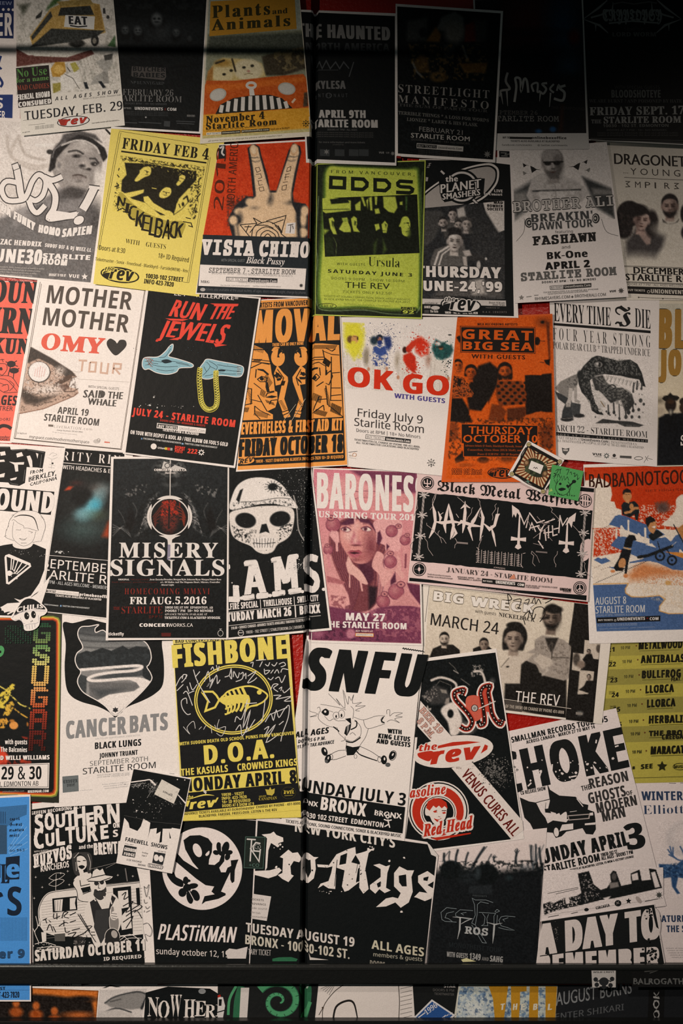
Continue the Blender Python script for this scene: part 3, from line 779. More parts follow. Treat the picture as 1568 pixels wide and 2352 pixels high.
part('tour_line');T("BREAKIN'",345,720,830,690,68,'#4a4947',bx=6,out='#e8dcd2',ow=5);T('DAWN TOUR',350,782,832,752,62,'#4a4947',bx=3,out='#e8dcd2',ow=4)
L([(285,690),(280,790),(220,868)],3,'#6d6862',sm=True);L([(900,690),(940,790),(1035,825)],3,'#6d6862',sm=True)
part('guest_line')
T('featuring',530,805,672,798,22,'#77706a','sans');T('FASHAWN',358,900,855,864,68,'#22211f','type',bx=13,by=4);T('and',582,928,650,924,24,'#6a645e','sans');T('BK-One',470,1012,788,992,56,'#1c1b1a',bx=7)
part('date_line')
T('APRIL 2',455,1095,805,1073,56,'#151515',bx=9,by=3);T('STARLITE ROOM',262,1185,1018,1135,62,'#66625d','type',bx=11,by=4)
part('fine_print')
T('DOORS AT 8PM - 18+ NO MINORS',425,1205,855,1178,17,'#3a3835','bold',sp=1.2);P([(485,1225),(600,1218),(598,1250),(490,1255)],'#3a3835');P([(489,1229),(596,1222),(594,1247),(493,1251)],'#e8dcd2');T('BUY TICKETS',497,1247,590,1241,15,'#3a3835');P([(598,1217),(818,1202),(818,1234),(598,1250)],'#22211f');T('UnionEvents.Com',606,1242,812,1228,20,'#d9cec4')
T('TICKETMASTER.CA CHARGE BY PHONE',435,1283,875,1255,11,'#77706a','sans');T('TICKETMASTER LOCATIONS & BLACKBYRD',470,1296,790,1272,11,'#77706a','sans')
T('RHYMESAYERS.COM',370,1340,648,1322,24,'#77706a','sans');T('BROTHERALI.COM',688,1318,935,1304,24,'#77706a','sans');STAR(666,1312,12,6,4,'#55504b');STAR(260,1318,22,10,5,'#8d857d');T('VUE',965,1277,1015,1272,16,'#4a4643',bx=2);STAR(1056,1262,26,11,8,'#55504b');LL([[(300,1312),(340,1308)],[(362,1300),(395,1298)]],6,'#9a928a')

# --- couple poster with spaced title
begin(8.4,GP,'cream poster of a curly-haired woman and bearded man, spaced thin title, cut at right','poster',[(860,30),(1720,40),(1720,1335),(960,1330)],'#e9dbc8')
part('picture','colour photo of two people')
d=PIC([(1000,460),(1700,470),(1700,1040),(1060,1040)],'#e9dbc8',1.7)
d.p([(1100,860),(1180,760),(1340,760),(1425,810),(1400,900),(1340,1000),(1100,1000)],'#4c4644',40,.9);d.p([(1210,760),(1310,790),(1300,880),(1270,890),(1215,820)],'#b3978a',14)
d.e(1130,640,100,105,'#262120',14);d.e(1090,730,70,110,'#262120',16);d.e(1310,720,55,110,'#2c2524',20);d.tex('#4a3d38',3,.6,.1,.5,[(1050,560),(1230,560),(1180,830),(1040,800)])
d.face(1232,690,60,'#c4a394','#4a3530','#2a2322',8,side=-1,hi='#dfc4b4');d.e(1190,610,90,50,'#262120',20)
d.face(1455,580,62,'#b09284','#3d2f2a','#272221',0,beard=.8,hi='#d3b6a6');d.p([(1395,680),(1440,720),(1500,710),(1530,680),(1520,710),(1460,730),(1400,710)],'#242120',8);d.e(1465,760,130,60,'#e9dbc8',60,.9);d.e(1570,640,30,70,'#262120',12);d.e(1575,790,30,50,'#3a3332',14)
d.e(1200,1010,160,50,'#e9dbc8',80,.8);d.n(.1);d.done()
part('headline')
T('DRAGONETTE',1012,240,1700,268,84,'#2c2723','gill',bx=6,sp=.95)
T('YOUNG',1140,325,1540,342,52,'#4a423b','gill',sp=1.6);T('...',1085,314,1122,316,40,'#4a423b','gill');L([(1090,348),(1700,376)],4,'#4a423b')
x0=1100
for i,ch in enumerate('EMPIRES'):
    xx=x0+i*78
    if ch=='E':LL([[(xx,380+i*3),(xx+34,382+i*3),(xx+8,400+i*3),(xx+34,422+i*3),(xx,424+i*3)]],7,'#4a423b')
    else:T(ch,xx,426+i*3,xx+(12 if ch=='I' else 44),428+i*3,48,'#4a423b','gill')
part('date_line')
LL([[(1088,1056),(1720,1078)],[(1088,1063),(1720,1085)]],3,'#2c2723');T('DECEMBER 12',1168,1118,1680,1136,52,'#201d1a','gill',bx=8);T('STARLITE ROOM',1102,1172,1760,1196,52,'#201d1a','gill',bx=8);LL([[(1098,1184),(1720,1206)],[(1098,1190),(1720,1212)]],3,'#2c2723')
part('fine_print')
T('DOORS AT 7 PM - ALL AGES WELCOME - MEMBERS',1108,1212,1720,1232,17,'#66605a','sans');P([(1115,1220),(1720,1240),(1720,1302),(1118,1278)],'#201d1a');T('BUY TICKETS',1120,1258,1256,1264,16,'#d9ccba',bx=1);RING(1285,1265,12,12,4,'#d9ccba');T('UNIONEVENTS.COM',1305,1276,1700,1290,32,'#d9ccba',bx=3);L([(1205,1310),(1700,1330)],3,'#4a423b');DOTS([(1205,1310),(1400,1320)],6,'#4a423b')
# ================================================================== second row
# --- grey portrait with graffiti lettering
Z(0,290,.30612)
begin(8.8,GP,'grey portrait poster of a man in a headscarf with white graffiti lettering','poster',[(-60,-60),(900,-10),(720,1200),(-220,1110)])
part('picture','grey photo of a man in a headscarf')
d=PIC([(-60,-40),(838,30),(685,1178),(-210,1100)],'#efe2d6',1.8)
for r in(300,210):d.l([(60+(300-r),80),(90,230),(250,330-(300-r)*.3),(380,300)],26,'#d8cabd',10,.8,True)
d.l([(150,100),(200,220),(340,260)],22,'#cfc1b4',10,.8,True);d.l([(280,150),(420,150)],26,'#f4e9de',10);d.e(90,480,110,120,'#e2d5c9',60)
d.p([(-200,760),(-20,700),(170,640),(330,560),(470,500),(640,520),(700,600),(770,700),(700,1180),(-220,1110)],'#716c69',40,sm=False)
d.p([(330,560),(460,460),(560,530),(650,520),(640,640),(500,700),(380,660)],'#8b8480',30);d.e(470,540,60,30,'#4d4947',40,.7)
d.p([(120,620),(230,590),(240,700),(100,760)],'#9d9590',40,.7);d.e(720,700,60,130,'#4f4b49',60,.8)
d.p([(-200,860),(740,960),(690,1180),(-220,1110)],'#6c6764',30)
d.p([(400,190),(440,130),(560,80),(700,130),(765,230),(770,300),(745,400),(690,470),(640,520),(520,510),(440,430),(400,340),(385,260)],'#a59b93',12,sm=True)
d.p([(480,190),(560,150),(690,160),(700,210),(560,220),(490,230)],'#c9beb4',40,.8);d.e(640,120,80,40,'#dcd1c6',40,.7);d.e(740,390,30,70,'#e9ded3',20,.8)
d.p([(370,345),(395,200),(470,110),(540,75),(620,60),(700,100),(790,170),(815,240),(780,275),(760,230),(720,160),(620,115),(540,130),(480,190),(430,250),(420,320),(385,350)],'#2a2827',10)
d.p([(440,170),(480,70),(600,40),(720,70),(770,130),(700,100),(600,70),(520,110)],'#5c5754',16)
d.l([(470,150),(560,118),(640,118),(720,160),(750,210)],14,'#d9cec4',5,.9,True);d.l([(400,240),(420,180),(500,120)],8,'#8b8480',4,.8,True);d.e(380,200,24,18,'#35322f',8)
d.e(455,300,30,45,'#b9aea4',12);d.e(450,300,16,26,'#8b8480',10,.7)
d.l([(520,200),(580,190),(630,215)],14,'#3c3836',8,.85,True);d.e(580,232,34,14,'#4d4744',10);d.e(575,232,10,8,'#1d1b1a',4);d.l([(680,250),(720,250),(745,285)],14,'#3c3836',8,.85);d.e(712,290,28,16,'#3c3836',10);d.e(720,293,6,5,'#b9aea4',3)
d.p([(600,290),(640,250),(690,300),(690,330),(640,320),(605,315)],'#c2b6ac',18,.8);d.e(622,305,24,12,'#3c3836',12);d.e(672,330,18,9,'#2f2c2a',8);d.l([(610,320),(640,330),(680,340)],8,'#5c5450',8,.7)
d.l([(555,378),(600,372),(650,392)],14,'#5c504a',8,1,True);d.e(600,395,50,14,'#8d8079',14,.7);d.e(610,430,60,26,'#c2b6ac',30,.6);d.e(600,420,26,12,'#5c5450',16,.6)
d.p([(470,490),(520,460),(600,470),(650,490),(620,545),(540,550),(480,520)],'#4d4845',26,.85,sm=True);d.tex('#7e7671',3,.55,.2,.35,[(-200,640),(760,640),(690,1180),(-220,1110)]);d.n(.12);d.done()
part('graffiti_lettering','white brush lettering outlined dark')
O='#3d3a39'
def gl(pts,w):
    L(pts,w+16,O,sm=True);
strokes=[([(128,300),(150,420),(165,520),(190,560)],48),([(170,440),(60,420),(20,480),(60,560),(170,560),(210,520),(250,420),(300,370),(350,420),(330,520),(275,565),(225,545)],36),
([(222,560),(250,630),(290,655),(345,600)],38),([(335,388),(400,412),(472,385)],40),([(368,430),(420,520),(412,620),(372,695),(450,692),(585,668)],44),([(752,472),(672,462)],22),([(712,470),(668,560),(626,632)],58)]
for p_,w_ in strokes:gl(p_,w_)
for p_,w_ in strokes:L(p_,w_,'#f3e7dc',sm=True)
L([(100,318),(150,300)],52,O);L([(104,318),(146,303)],40,'#f3e7dc');E(597,712,46,36,O,-30);E(597,712,40,30,'#f3e7dc',-30)
P([(365,700),(420,640),(560,660),(600,650),(560,700),(400,715)],'#f3e7dc')
part('arc_line')
for s_,x0,y0,x1,y1,h in(('THA',-8,615,85,690,52),('FUNKY',112,702,262,790,56),('HOMO',298,802,450,832,56),('SAPIEN',474,838,686,815,60)):
    T(s_,x0,y0,x1,y1,h,'#f3e7dc',bx=12,by=4,out=O,ow=4,h1=h*1.05)
part('guest_line')
T('DJ ZAC HENDRIX',-50,890,315,910,44,'#efe2d7',bx=7,h1=36);T('SUDUF DIF & DJ WEEZ-LL',345,912,688,950,28,'#efe2d7',bx=5)
part('date_line')
T('JUNE30',-85,1015,310,1045,90,'#f3e7dc',bx=13,by=3,h1=112);T('STARLITE',330,995,678,1010,36,'#f3e7dc',bx=9,by=2);T('ROOM',330,1040,505,1052,44,'#f3e7dc',bx=9,by=2)
part('fine_print')
for k in range(4):T('tickets at blackbyrd, listen, freecloud and all outlets or online',-60,1062+18*k,340-30*k,1082+18*k,11,'#d9cdc2','sans')
T('BROUGHT TO YOU BY',375,1130,500,1136,20,'#efe2d7',bx=2);T('VUE',522,1140,600,1146,26,'#efe2d7',bx=4);STAR(642,1135,26,12,5,'#efe2d7')
part('edge_mark');P([(790,32),(805,30),(838,65),(828,75)],'#35322f')

# --- yellow poster with a photocopied band photo
begin(9,GP,'yellow poster with a photocopied band photo, FRIDAY FEB 4','poster',[(845,35),(1690,120),(1500,1290),(712,1194)],'#edd566')
part('border','thin double ruled border')
Y='#edd566';YK='#221f12'
L([(905,55),(1560,160)],3,YK);L([(905,60),(745,930)],3,YK);L([(918,66),(757,935)],3,YK);L([(1572,250),(1412,1180)],3,YK);L([(1584,250),(1424,1185)],3,YK);L([(1424,1185),(1380,1180)],3,YK)
part('headline')
T('FRIDAY FEB 4',925,185,1566,270,82,YK,'serif',bx=4,sp=1.05);P([(920,200),(1555,286),(1555,298),(919,212)],YK)
part('picture','high contrast photo of four men')
d=PIC([(915,235),(1545,320),(1465,760),(850,650)],Y,1.5)
d.p([(945,290),(1150,300),(1300,330),(1480,350),(1480,420),(1350,560),(1300,690),(1210,680),(1100,590),(1000,560),(920,500),(925,420),(960,380)],YK,5)
d.tex(YK,2.2,.56,.1,.95,[(915,240),(1545,320),(1540,350),(1150,300),(920,275)]);d.tex(YK,2,.58,.1,.9,[(1480,340),(1545,340),(1470,740),(1420,640),(1450,480)]);d.tex(YK,2,.62,.1,.9,[(880,430),(940,420),(930,640),(850,650)])
d.p([(1060,340),(1100,315),(1140,330),(1135,380),(1090,400),(1040,430),(1020,420),(1055,370)],Y,4,sm=True);d.l([(1060,340),(1085,318),(1120,312)],12,YK,4);d.l([(1095,350),(1125,360)],5,YK,3);d.l([(1100,378),(1120,380)],4,YK,3);d.e(1112,362,4,9,YK,3)
d.p([(1355,390),(1385,385),(1395,410),(1350,460),(1330,450),(1350,420)],Y,4,sm=True);d.l([(1360,405),(1388,412)],4,YK,3);d.l([(1350,425),(1365,432)],4,YK,3)
d.p([(1210,510),(1250,475),(1290,485),(1285,530),(1240,555),(1205,545)],Y,4,sm=True);d.l([(1230,505),(1280,515)],5,YK,3);d.l([(1235,530),(1262,535)],4,YK,3);d.e(1255,520,4,8,YK,2);d.l([(1150,480),(1180,485)],5,Y,3)
d.p([(940,520),(1040,500),(1090,490),(1085,515),(1020,540),(945,560)],Y,4);d.p([(1085,545),(1120,540),(1160,590),(1260,650),(1250,680),(1160,640),(1090,580)],Y,4);d.e(1270,670,40,22,Y,4,1,20)
d.p([(1330,600),(1380,540),(1440,500),(1440,560),(1380,650),(1330,660)],Y,5);d.l([(1440,500),(1450,470),(1420,480)],8,YK,4);d.l([(1330,600),(1310,680),(1370,640),(1440,560)],5,YK,3);d.l([(1350,600),(1360,625)],8,YK,3);d.l([(1385,560),(1410,540),(1420,580)],12,YK,5);d.e(1380,600,10,16,YK,4,.9)
d.tex(Y,2.5,.68,.06,.7,[(1000,285),(1480,340),(1450,420),(1150,330)]);d.n(.1);d.done()
part('arc_lettering','scrawled lettering bent around the photo')
P([(890,570),(940,650),(1030,740),(1180,820),(1340,850),(1385,800),(1390,730),(1250,720),(1100,660),(1000,590),(920,510)],'#b9a544',True)
letters=[('N',905,600,930,545),('I',950,655,960,590),('C',985,705,1005,610),('K',1040,760,1065,650),('E',1085,790,1110,680),('L',1140,825,1165,700),('B',1180,840,1215,705),('A',1240,850,1270,715),('C',1290,842,1320,725),('K',1335,835,1385,735)]
for ch,x0,y0,x1,y1 in letters:
    T(ch,x0-14,y0+4,x0+38,y0+14,y0-y1+8,YK,'sans',bx=8,jit=3)
LL([[(890,650),(930,630),(960,650)],[(1380,730),(1440,740),(1450,770),(1420,760)],[(1400,700),(1440,710)],[(870,470),(900,460),(885,440)],[(905,400),(890,380)],[(905,330),(900,350)],[(880,590),(900,640)],[(1480,600),(1460,650),(1490,660)],[(1500,420),(1490,480),(1510,460)],[(1510,520),(1480,560)]],7,YK)
LL([[(925+40*k,262+5*k),(945+40*k,272+5*k),(960+40*k,262+6*k)]for k in range(15)],6,'#4c451f')
part('guest_line')
T('WITH',950,890,1055,908,34,'#4a421c','serif',off=-.012,h1=36);T('GUESTS',1102,916,1250,936,36,'#4a421c','serif',off=-.012);T('Doors at 8:30',752,940,946,966,36,'#4a421c','sans',bx=1);T('18+ ID Required',1195,1000,1420,1034,36,'#4a421c','sans',bx=1)
part('fine_print')
T('Ticketmaster - Sonix - Freecloud - Blackbyrd - Farside(WEM) - Rev',725,1020,1415,1110,24,'#4a421c','sans')
part('badge')
REV(910,1128,290,YK,Y,8);T('10030-102 STREET',1100,1150,1380,1180,34,YK,bx=1);T('INFO 423-7820',1088,1190,1308,1216,34,YK,bx=1)

# --- red orange poster with a two-finger hand sign
Z(440,310,.33163)
begin(9.2,GP,'red-orange poster of a tattooed hand making a two-finger sign','poster',[(195,84),(836,48),(812,1142),(34,1112)])
part('picture','red panel with a drawn tattooed hand')
P([(198,92),(828,62),(818,730),(86,712)],'#d8431a')
d=PIC([(200,94),(834,60),(826,740),(90,718)],'#d8431a',1.6)
d.tex('#c2330f',6,.5,.3,.5);SK='#edc79c';IK='#26272a'
def hand(c,g):
    d.p([(400-g,110),(430,82-g),(465+g,100),(478+g,160),(520+g,300),(545,400),(590,400),(640-g,260),(680-g,130),(705,82-g),(745+g,95),(752+g,140),(720+g,290),(695+g,420),(700+g,480),(790,500-g),(830+g,560),(815+g,720+g),(300-g,725+g),(265-g,600),(310-g,510),(380,450-g),(440-g,440),(420-g,250)],c,5)
hand(IK,9);d.tex(IK,2,.45,.2,.6,[(250,440),(460,430),(420,560),(300,700),(250,640)]);
d.p([(405,112),(432,88),(462,104),(474,160),(512,300),(542,415),(590,415),(640,262),(684,134),(708,90),(740,100),(746,140),(712,290),(688,430),(700,500),(730,560),(740,720),(320,720),(350,600),(400,500),(450,440),(430,250)],SK,8)
for x,y,rx,ry in((408,480,30,28),(335,545,34,26),(295,605,30,32),(395,570,60,60),(785,540,28,34),(775,600,22,50),(770,690,34,34)):d.e(x,y,rx,ry,SK,16)
d.p([(300,640),(400,600),(420,720),(310,722)],SK,20);d.e(540,470,90,40,SK,40);d.e(545,455,22,40,IK,30,.7);d.e(690,480,40,18,IK,26,.6);d.e(460,470,30,24,SK,14);d.l([(745,500),(735,580),(745,720)],26,IK,20,.9);d.e(340,590,20,40,IK,24,.6);d.e(440,520,26,12,IK,22,.4);d.l([(320,640),(330,720)],14,IK,18,.6)
for(x,y,r)in((433,125,-12),(712,118,12)):d.e(x,y,26,40,'#d9a878',8,.9,r);d.e(x,y-4,20,32,'#efcfa8',8,.9,r);d.l([(x-30,y+45),(x,y+52),(x+30,y+45)],5,IK,6,.6)
for(x,y)in((445,200),(690,195)):d.l([(x-28,y-6),(x,y+4),(x+28,y-4)],8,IK,10,.5);d.l([(x-28,y-26),(x+28,y-24)],5,IK,8,.4)
d.e(500,420,40,60,SK,30);d.e(640,430,50,50,SK,30);d.n(.1);d.done()
part('tattoo','fine line tattoos of a rose and finger letters')
LL([[(340,636),(408,720)],[(340,636),(455,626),(408,690)],[(430,588),(455,626)],[(430,588),(490,622)],[(520,610),(656,572),(625,690),(580,640)],[(560,630),(640,600)],[(600,640),(630,690)],[(370,650),(420,650)],[(380,690),(400,640)]],6,'#2a2622')
LL([[(420,720),(430,660),(470,630),(540,615),(600,650),(625,700),(660,725)],[(450,722),(460,680),(520,650),(590,680),(610,722)],[(480,722),(490,695),(530,675),(575,700),(585,722)],[(505,722),(530,698),(556,722)],[(455,640),(520,640),(570,660)]],6,'#2a2622',True)
LL([[(445,245),(470,240),(480,265),(455,275),(445,245)],[(450,290),(480,285),(490,310),(465,320)],[(460,335),(490,330)],[(465,335),(470,365),(495,360)],[(470,380),(500,375),(505,400),(478,405),(470,380)]],4,'#4a3a2c')
LL([[(665,245),(690,235),(685,265),(660,270),(665,245)],[(650,290),(680,285)],[(645,310),(675,305)],[(655,290),(648,330)],[(635,345),(668,340)],[(630,370),(660,362),(655,395),(628,398),(630,370)]],4,'#4a3a2c')
part('tiny_label','small white square mark');P([(660,625),(722,620),(715,698),(650,695)],'#ece0d6');LL([[(690,635),(684,690)],[(668,640),(706,632)],[(700,640),(706,665)]],5,'#3a3633')
part('side_lettering')
for i,ch in enumerate('2013'):
    T(ch,222+i*6,535-i*112,230+i*6,445-i*112,66,'#54200f','sans',up=(-1,-.12),bx=5)
T('NORTH AMERICA',300,505,330,40,54,'#54200f','sans',up=(-1,-.05),bx=2)
P([(196,90),(240,88),(236,180),(190,184)],'#1d1f21');L([(200,110),(225,100),(215,140),(232,160)],12,'#d9cec4',sm=True)
part('title_band','black band with white western lettering')
P([(86,706),(200,712),(300,718),(420,738),(560,730),(700,738),(822,730),(812,1130),(42,1104)],'#20282c');P([(84,704),(822,728),(822,745),(84,745)],'#20282c')
x_=78
for s_,x0,y0,x1,y1 in(('VISTA',78,838,428,848),('CHINO',476,850,806,858)):
    T(s_,x0,y0,x1,y1,100,W,'type',bx=19,by=9)
T('WITH SPECIAL GUEST',210,888,372,892,18,'#8c8c88','sans');T('Black Pussy',380,900,645,912,44,'#efe2d7','ital')
part('date_panel','white panel with the date')
P([(66,910),(795,938),(784,1084),(54,1056)],W)
T('SEPTEMBER 7 - STARLITE ROOM',125,965,720,978,34,'#3d3b3a','type',bx=1.5);T('DOORS AT 8PM - 18+ NO MINORS - MEMBERS & GUESTS',145,975,700,996,15,'#7d7873','sans');P([(245,994),(598,1006),(596,1036),(243,1024)],'#2b2b2c');P([(249,998),(396,1003),(394,1027),(247,1021)],W);T('BUY TICKETS',254,1020,390,1024,19,'#3d3b3a','sans');T('UnionEvents.Com',404,1028,590,1034,19,'#e6dad0')
T('ticketfly.com & blackbyrd',330,1036,520,1042,11,'#7d7873','sans');T('facebook.com/unionevents     twitter.com/theunionwest',205,1058,620,1068,11,'#7d7873','sans');T('MRG',68,1036,130,1039,18,'#3d3b3a','serif');STAR(760,1054,16,8,8,'#3d3b3a')
part('fine_print');T('tickets also available at the usual outlets, all ages, doors open at eight, charge by phone',105,1088,790,1112,17,'#66686a','sans');E(84,1082,18,12,'#b5aca4')

# --- lime green poster
Z(700,360,.31888)
begin(8.5,GP,'lime green poster with a dark band photo and wide outlined title, SATURDAY JUNE 3','poster',[(62,66),(866,40),(838,1176),(48,1150)],'#c2cc55')
LG='#c6cf50';GK='#182012'
part('frame','dark green glassy border')
d=PIC([(66,72),(858,48),(832,1166),(52,1142)],'#1d2616',1.6)
d.p([(150,100),(300,84),(700,100),(800,90),(822,160),(835,500),(828,1050),(800,1110),(600,1120),(400,1100),(140,1110),(92,1060),(88,900),(110,600),(130,300)],'#6d8a34',22,.8,sm=True)
d.p([(165,100),(300,92),(700,108),(790,110),(805,160),(818,500),(812,1040),(780,1090),(600,1100),(400,1082),(160,1090),(118,1050),(112,900),(135,600),(150,300)],LG,14,sm=True)
d.l([(100,300),(80,620),(92,760),(78,900),(90,1080),(180,1118),(420,1112),(600,1140),(780,1140),(826,1090)],5,'#a9c08a',6,.7,True);d.l([(845,120),(832,300),(848,520),(834,800),(840,1000)],4,'#8aa860',6,.6,True);d.l([(66,500),(64,1100)],8,'#4c6a2a',8,.8);d.n(.08);d.done()
part('headline')
T('FROM VANCOUVER,',190,132,785,152,22,'#2f3a16','sans',sp=1.5,bx=1.5)
for i,ch in enumerate('ODDS'):
    x0,y0=172+i*160,150+i*8
    x1,y1=x0+128,y0+104
    o_=[(x0,y0),(x1,y0+6),(x1,y1),(x0,y1-4)]
    if ch=='O':L([(x0+16,y0+14),(x1-14,y0+20),(x1-16,y1-16),(x0+14,y1-20)],26,GK,closed=True)
    elif ch=='D':L([(x0+12,y0+14),(x1-40,y0+18),(x1-14,y0+44),(x1-16,y1-36),(x1-44,y1-12),(x0+12,y1-16)],26,GK,closed=True)
    else:L([(x1-6,y0+22),(x0+30,y0+16),(x0+14,y0+30),(x0+16,y0+46),(x0+34,y0+56),(x1-28,y0+60),(x1-8,y0+74),(x1-12,y1-14),(x1-30,y1-4),(x0+2,y1-8)],25,GK)
part('picture','dark green photo of five men in shadow')
d=PIC([(125,312),(805,285),(822,705),(145,732)],'#161c12',1.6)
d.p([(125,312),(180,300),(330,330),(330,400),(150,420),(120,400)],LG,5,.9);d.p([(180,320),(300,305),(320,345),(190,355)],'#1a2113',6);d.l([(130,395),(320,390)],5,'#29331a',3)
for q,a in(([(360,360),(400,330),(400,400),(365,400)],.9),([(400,300),(420,305),(440,370),(425,370)],.8),([(460,310),(480,300),(485,400),(470,400)],.9),([(500,300),(520,300),(515,360),(505,360)],.9),([(500,390),(530,385),(540,420),(505,425)],.9),([(560,300),(650,300),(665,380),(640,420),(600,410),(565,380)],.75),([(680,340),(700,335),(700,360),(680,360)],.9),([(440,330),(456,310),(452,400)],.8)):d.p(q,LG,6,a)
d.p([(720,300),(735,300),(732,400),(722,400)],'#3f5a2a',8)
for x,y in((0,0),):
    d.p([(172,460),(200,448),(212,470),(205,500),(222,545),(230,570),(205,570),(185,530)],LG,5);d.p([(190,470),(212,480),(205,500),(210,530),(195,510)],'#2c371a',6,.6)
    d.p([(332,460),(352,440),(372,455),(375,490),(370,520),(395,555),(350,550),(340,510)],LG,5);d.p([(355,470),(372,480),(365,510),(352,505)],'#2c371a',6,.6)
    d.p([(245,535),(275,480),(265,455),(305,450),(310,480),(330,530),(330,555),(280,555)],LG,6,.95);d.e(290,470,24,12,'#8a9c3a',10,.6)
    d.p([(550,500),(575,475),(595,500),(585,560),(560,560)],LG,5);d.p([(570,490),(592,500),(580,530)],'#2c371a',5,.5);d.l([(562,545),(580,543)],4,'#2c371a',3)
    d.p([(500,500),(530,495),(538,530),(510,545)],LG,5)
    d.p([(685,490),(700,450),(735,445),(755,490),(750,540),(735,585),(700,570),(690,520),(675,515)],LG,5,sm=True);d.e(738,490,10,5,'#222b14',4);d.e(715,492,8,4,'#5a6a2a',4,.7);d.l([(742,500),(752,525),(740,530)],4,'#222b14',4,.8);d.l([(725,552),(745,548)],5,'#222b14',4);d.e(745,560,14,30,'#6d7c30',14,.7)
d.p([(130,530),(175,540),(140,575)],'#a9bb40',14,.8);d.l([(205,590),(228,640),(222,730)],4,'#6d7c40',4,.8);d.p([(490,640),(520,600),(510,720),(490,720)],'#3a4a20',16,.8);d.p([(560,600),(590,680),(560,715)],'#4a5c28',16,.8);d.p([(145,590),(200,590),(210,720),(150,725)],'#232d18',16,.9);d.n(.08);d.done()
part('guest_line')
T('WITH GUESTS',230,790,432,797,17,'#3f4a1c','sans',sp=1.2,bx=1);T('Ursula',455,798,680,808,68,'#2a3214','serif',off=-.016)
part('date_line')
T('SATURDAY JUNE 3',166,845,768,875,25,GK,'bold',sp=1.2,bx=1.5);T('DOORS 9:00PM   SHOW 10:30PM',190,893,712,916,18,'#3f4a1c','sans',sp=1.15);T('THE REV',288,953,608,965,42,'#2a3214','gill',bx=1)
part('fine_print')
T('TICKETS ONLY $12.50!',272,990,622,1003,18,'#3f4a1c','sans',sp=1.1);T('TICKETS AT SOUND CONNECTION, SONIX, HOLLY MAGGOS,',135,1018,758,1045,13,'#5c6826','sans');T('BLACK BYRD MUSIC, OR CHARGE BY PHONE 424-2851',140,1040,748,1062,13,'#5c6826','sans');T('subject to service charges',280,1072,610,1088,9,'#7c8a36','sans');T('produced by union concerts',295,1102,590,1112,9,'#7c8a36','sans')
part('badge');RING(160,1085,68,22,4,GK);T('CHEAP',120,1095,205,1097,24,'#3f4a1c','serif',off=-.01);P([(692,1090),(795,1092),(795,1145),(688,1140)],GK);T('POWER',690,1112,792,1114,22,GK,bx=3,out=LG,ow=3);T('92',702,1138,780,1140,22,LG,bx=4)

# --- black and white planet poster
begin(8,GP,'black poster with a ringed planet logo above a band photo, JUNE 24','poster',[(820,30),(1482,40),(1530,1168),(800,1150)])
part('panel','black printed panel');P([(826,36),(1476,46),(1498,1156),(806,1138)],'#0f1415')
part('logo','planet with an outlined ring')
P([(830,300),(960,190),(1130,100),(1300,60),(1370,80),(1392,130),(1370,220),(1270,320),(1100,390),(930,410),(840,400)],'#e6dace',True);P([(838,305),(965,200),(1130,112),(1295,74),(1360,92),(1378,135),(1358,212),(1262,310),(1096,378),(930,396),(845,388)],'#0f1415',True)
P([(850,308),(972,208),(1136,122),(1292,86),(1348,100),(1366,138),(1346,206),(1255,300),(1092,366),(930,384),(852,376)],'#b7aca2',True)
E(1125,228,128,124,'#0f1415');RING(1125,228,112,108,15,'#d9cec4')
L([(975,115),(1000,135),(985,140)],24,'#0f1415');L([(975,115),(1000,138)],14,'#d9cec4');L([(1205,320),(1245,362)],26,'#0f1415');L([(1205,320),(1245,360)],14,'#d9cec4');P([(960,190),(1010,150),(1290,170),(1280,290),(1000,340),(975,300)],'#0f1415');RING(1125,228,112,108,15,'#d9cec4')
T('the',1010,195,1095,190,44,'#e6dace','gill',bx=6,out='#0f1415',ow=8);T('PLANET',975,275,1262,235,62,'#e6dace','gill',bx=6,out='#0f1415',ow=8);T('SMASHERS',988,322,1255,288,42,'#e6dace','gill',bx=5,out='#0f1415',ow=7)
part('picture','fish-eye photo of five grinning men')
d=PIC([(822,385),(1430,330),(1434,1035),(812,1035)],'#2e2f30',1.6)
d.p([(822,400),(980,400),(1000,450),(930,600),(815,700)],'#4b4946',20);d.p([(1090,390),(1150,365),(1180,460),(1100,480)],'#cfc3b8',14);d.p([(1275,330),(1430,320),(1430,540),(1380,560),(1310,470)],'#e2d5c9',5);d.p([(1140,370),(1260,350),(1390,560),(1434,620),(1434,1035),(1250,900)],'#343434',16);d.tex('#56534f',2,.6,.15,.45,[(1150,400),(1430,560),(1430,900),(1200,700)])
d.p([(980,470),(1150,440),(1200,560),(1000,600)],'#55514d',14)
d.face(1058,430,28,'#b9aaa0','#3b3633','#262424',0,mouth='#2b2524');d.face(990,490,30,'#b3a59b','#3b3633','#2b2928',-6,mouth='#d8cdc4',beard=.3);d.face(1100,505,26,'#a89b91','#3b3633','#3a3735',0);d.face(1160,500,32,'#b3a59b','#3b3633','#4a4643',6,mouth='#d8cdc4')
d.p([(900,760),(930,680),(1040,640),(1140,640),(1160,700),(1140,800),(900,800)],'#66615c',10);d.l([(930,790),(960,700),(1040,650)],14,'#e2d5c9',5);d.l([(960,795),(985,715),(1050,665)],10,'#e2d5c9',5);d.p([(1140,690),(1280,720),(1290,760),(1160,760)],'#3a3836',14)
d.face(1075,620,52,'#d3c4b8','#4b4440','#2a2827',4,mouth='#3a2c28',hi='#eee2d7');d.e(1070,545,50,26,'#2a2827',8)
d.p([(1130,690),(1180,680),(1195,720),(1150,730)],'#c9bbb0',10);d.p([(1130,730),(1160,730),(1165,800),(1140,800)],'#c4b6aa',8);d.e(1298,745,8,10,'#d9cec4',5)
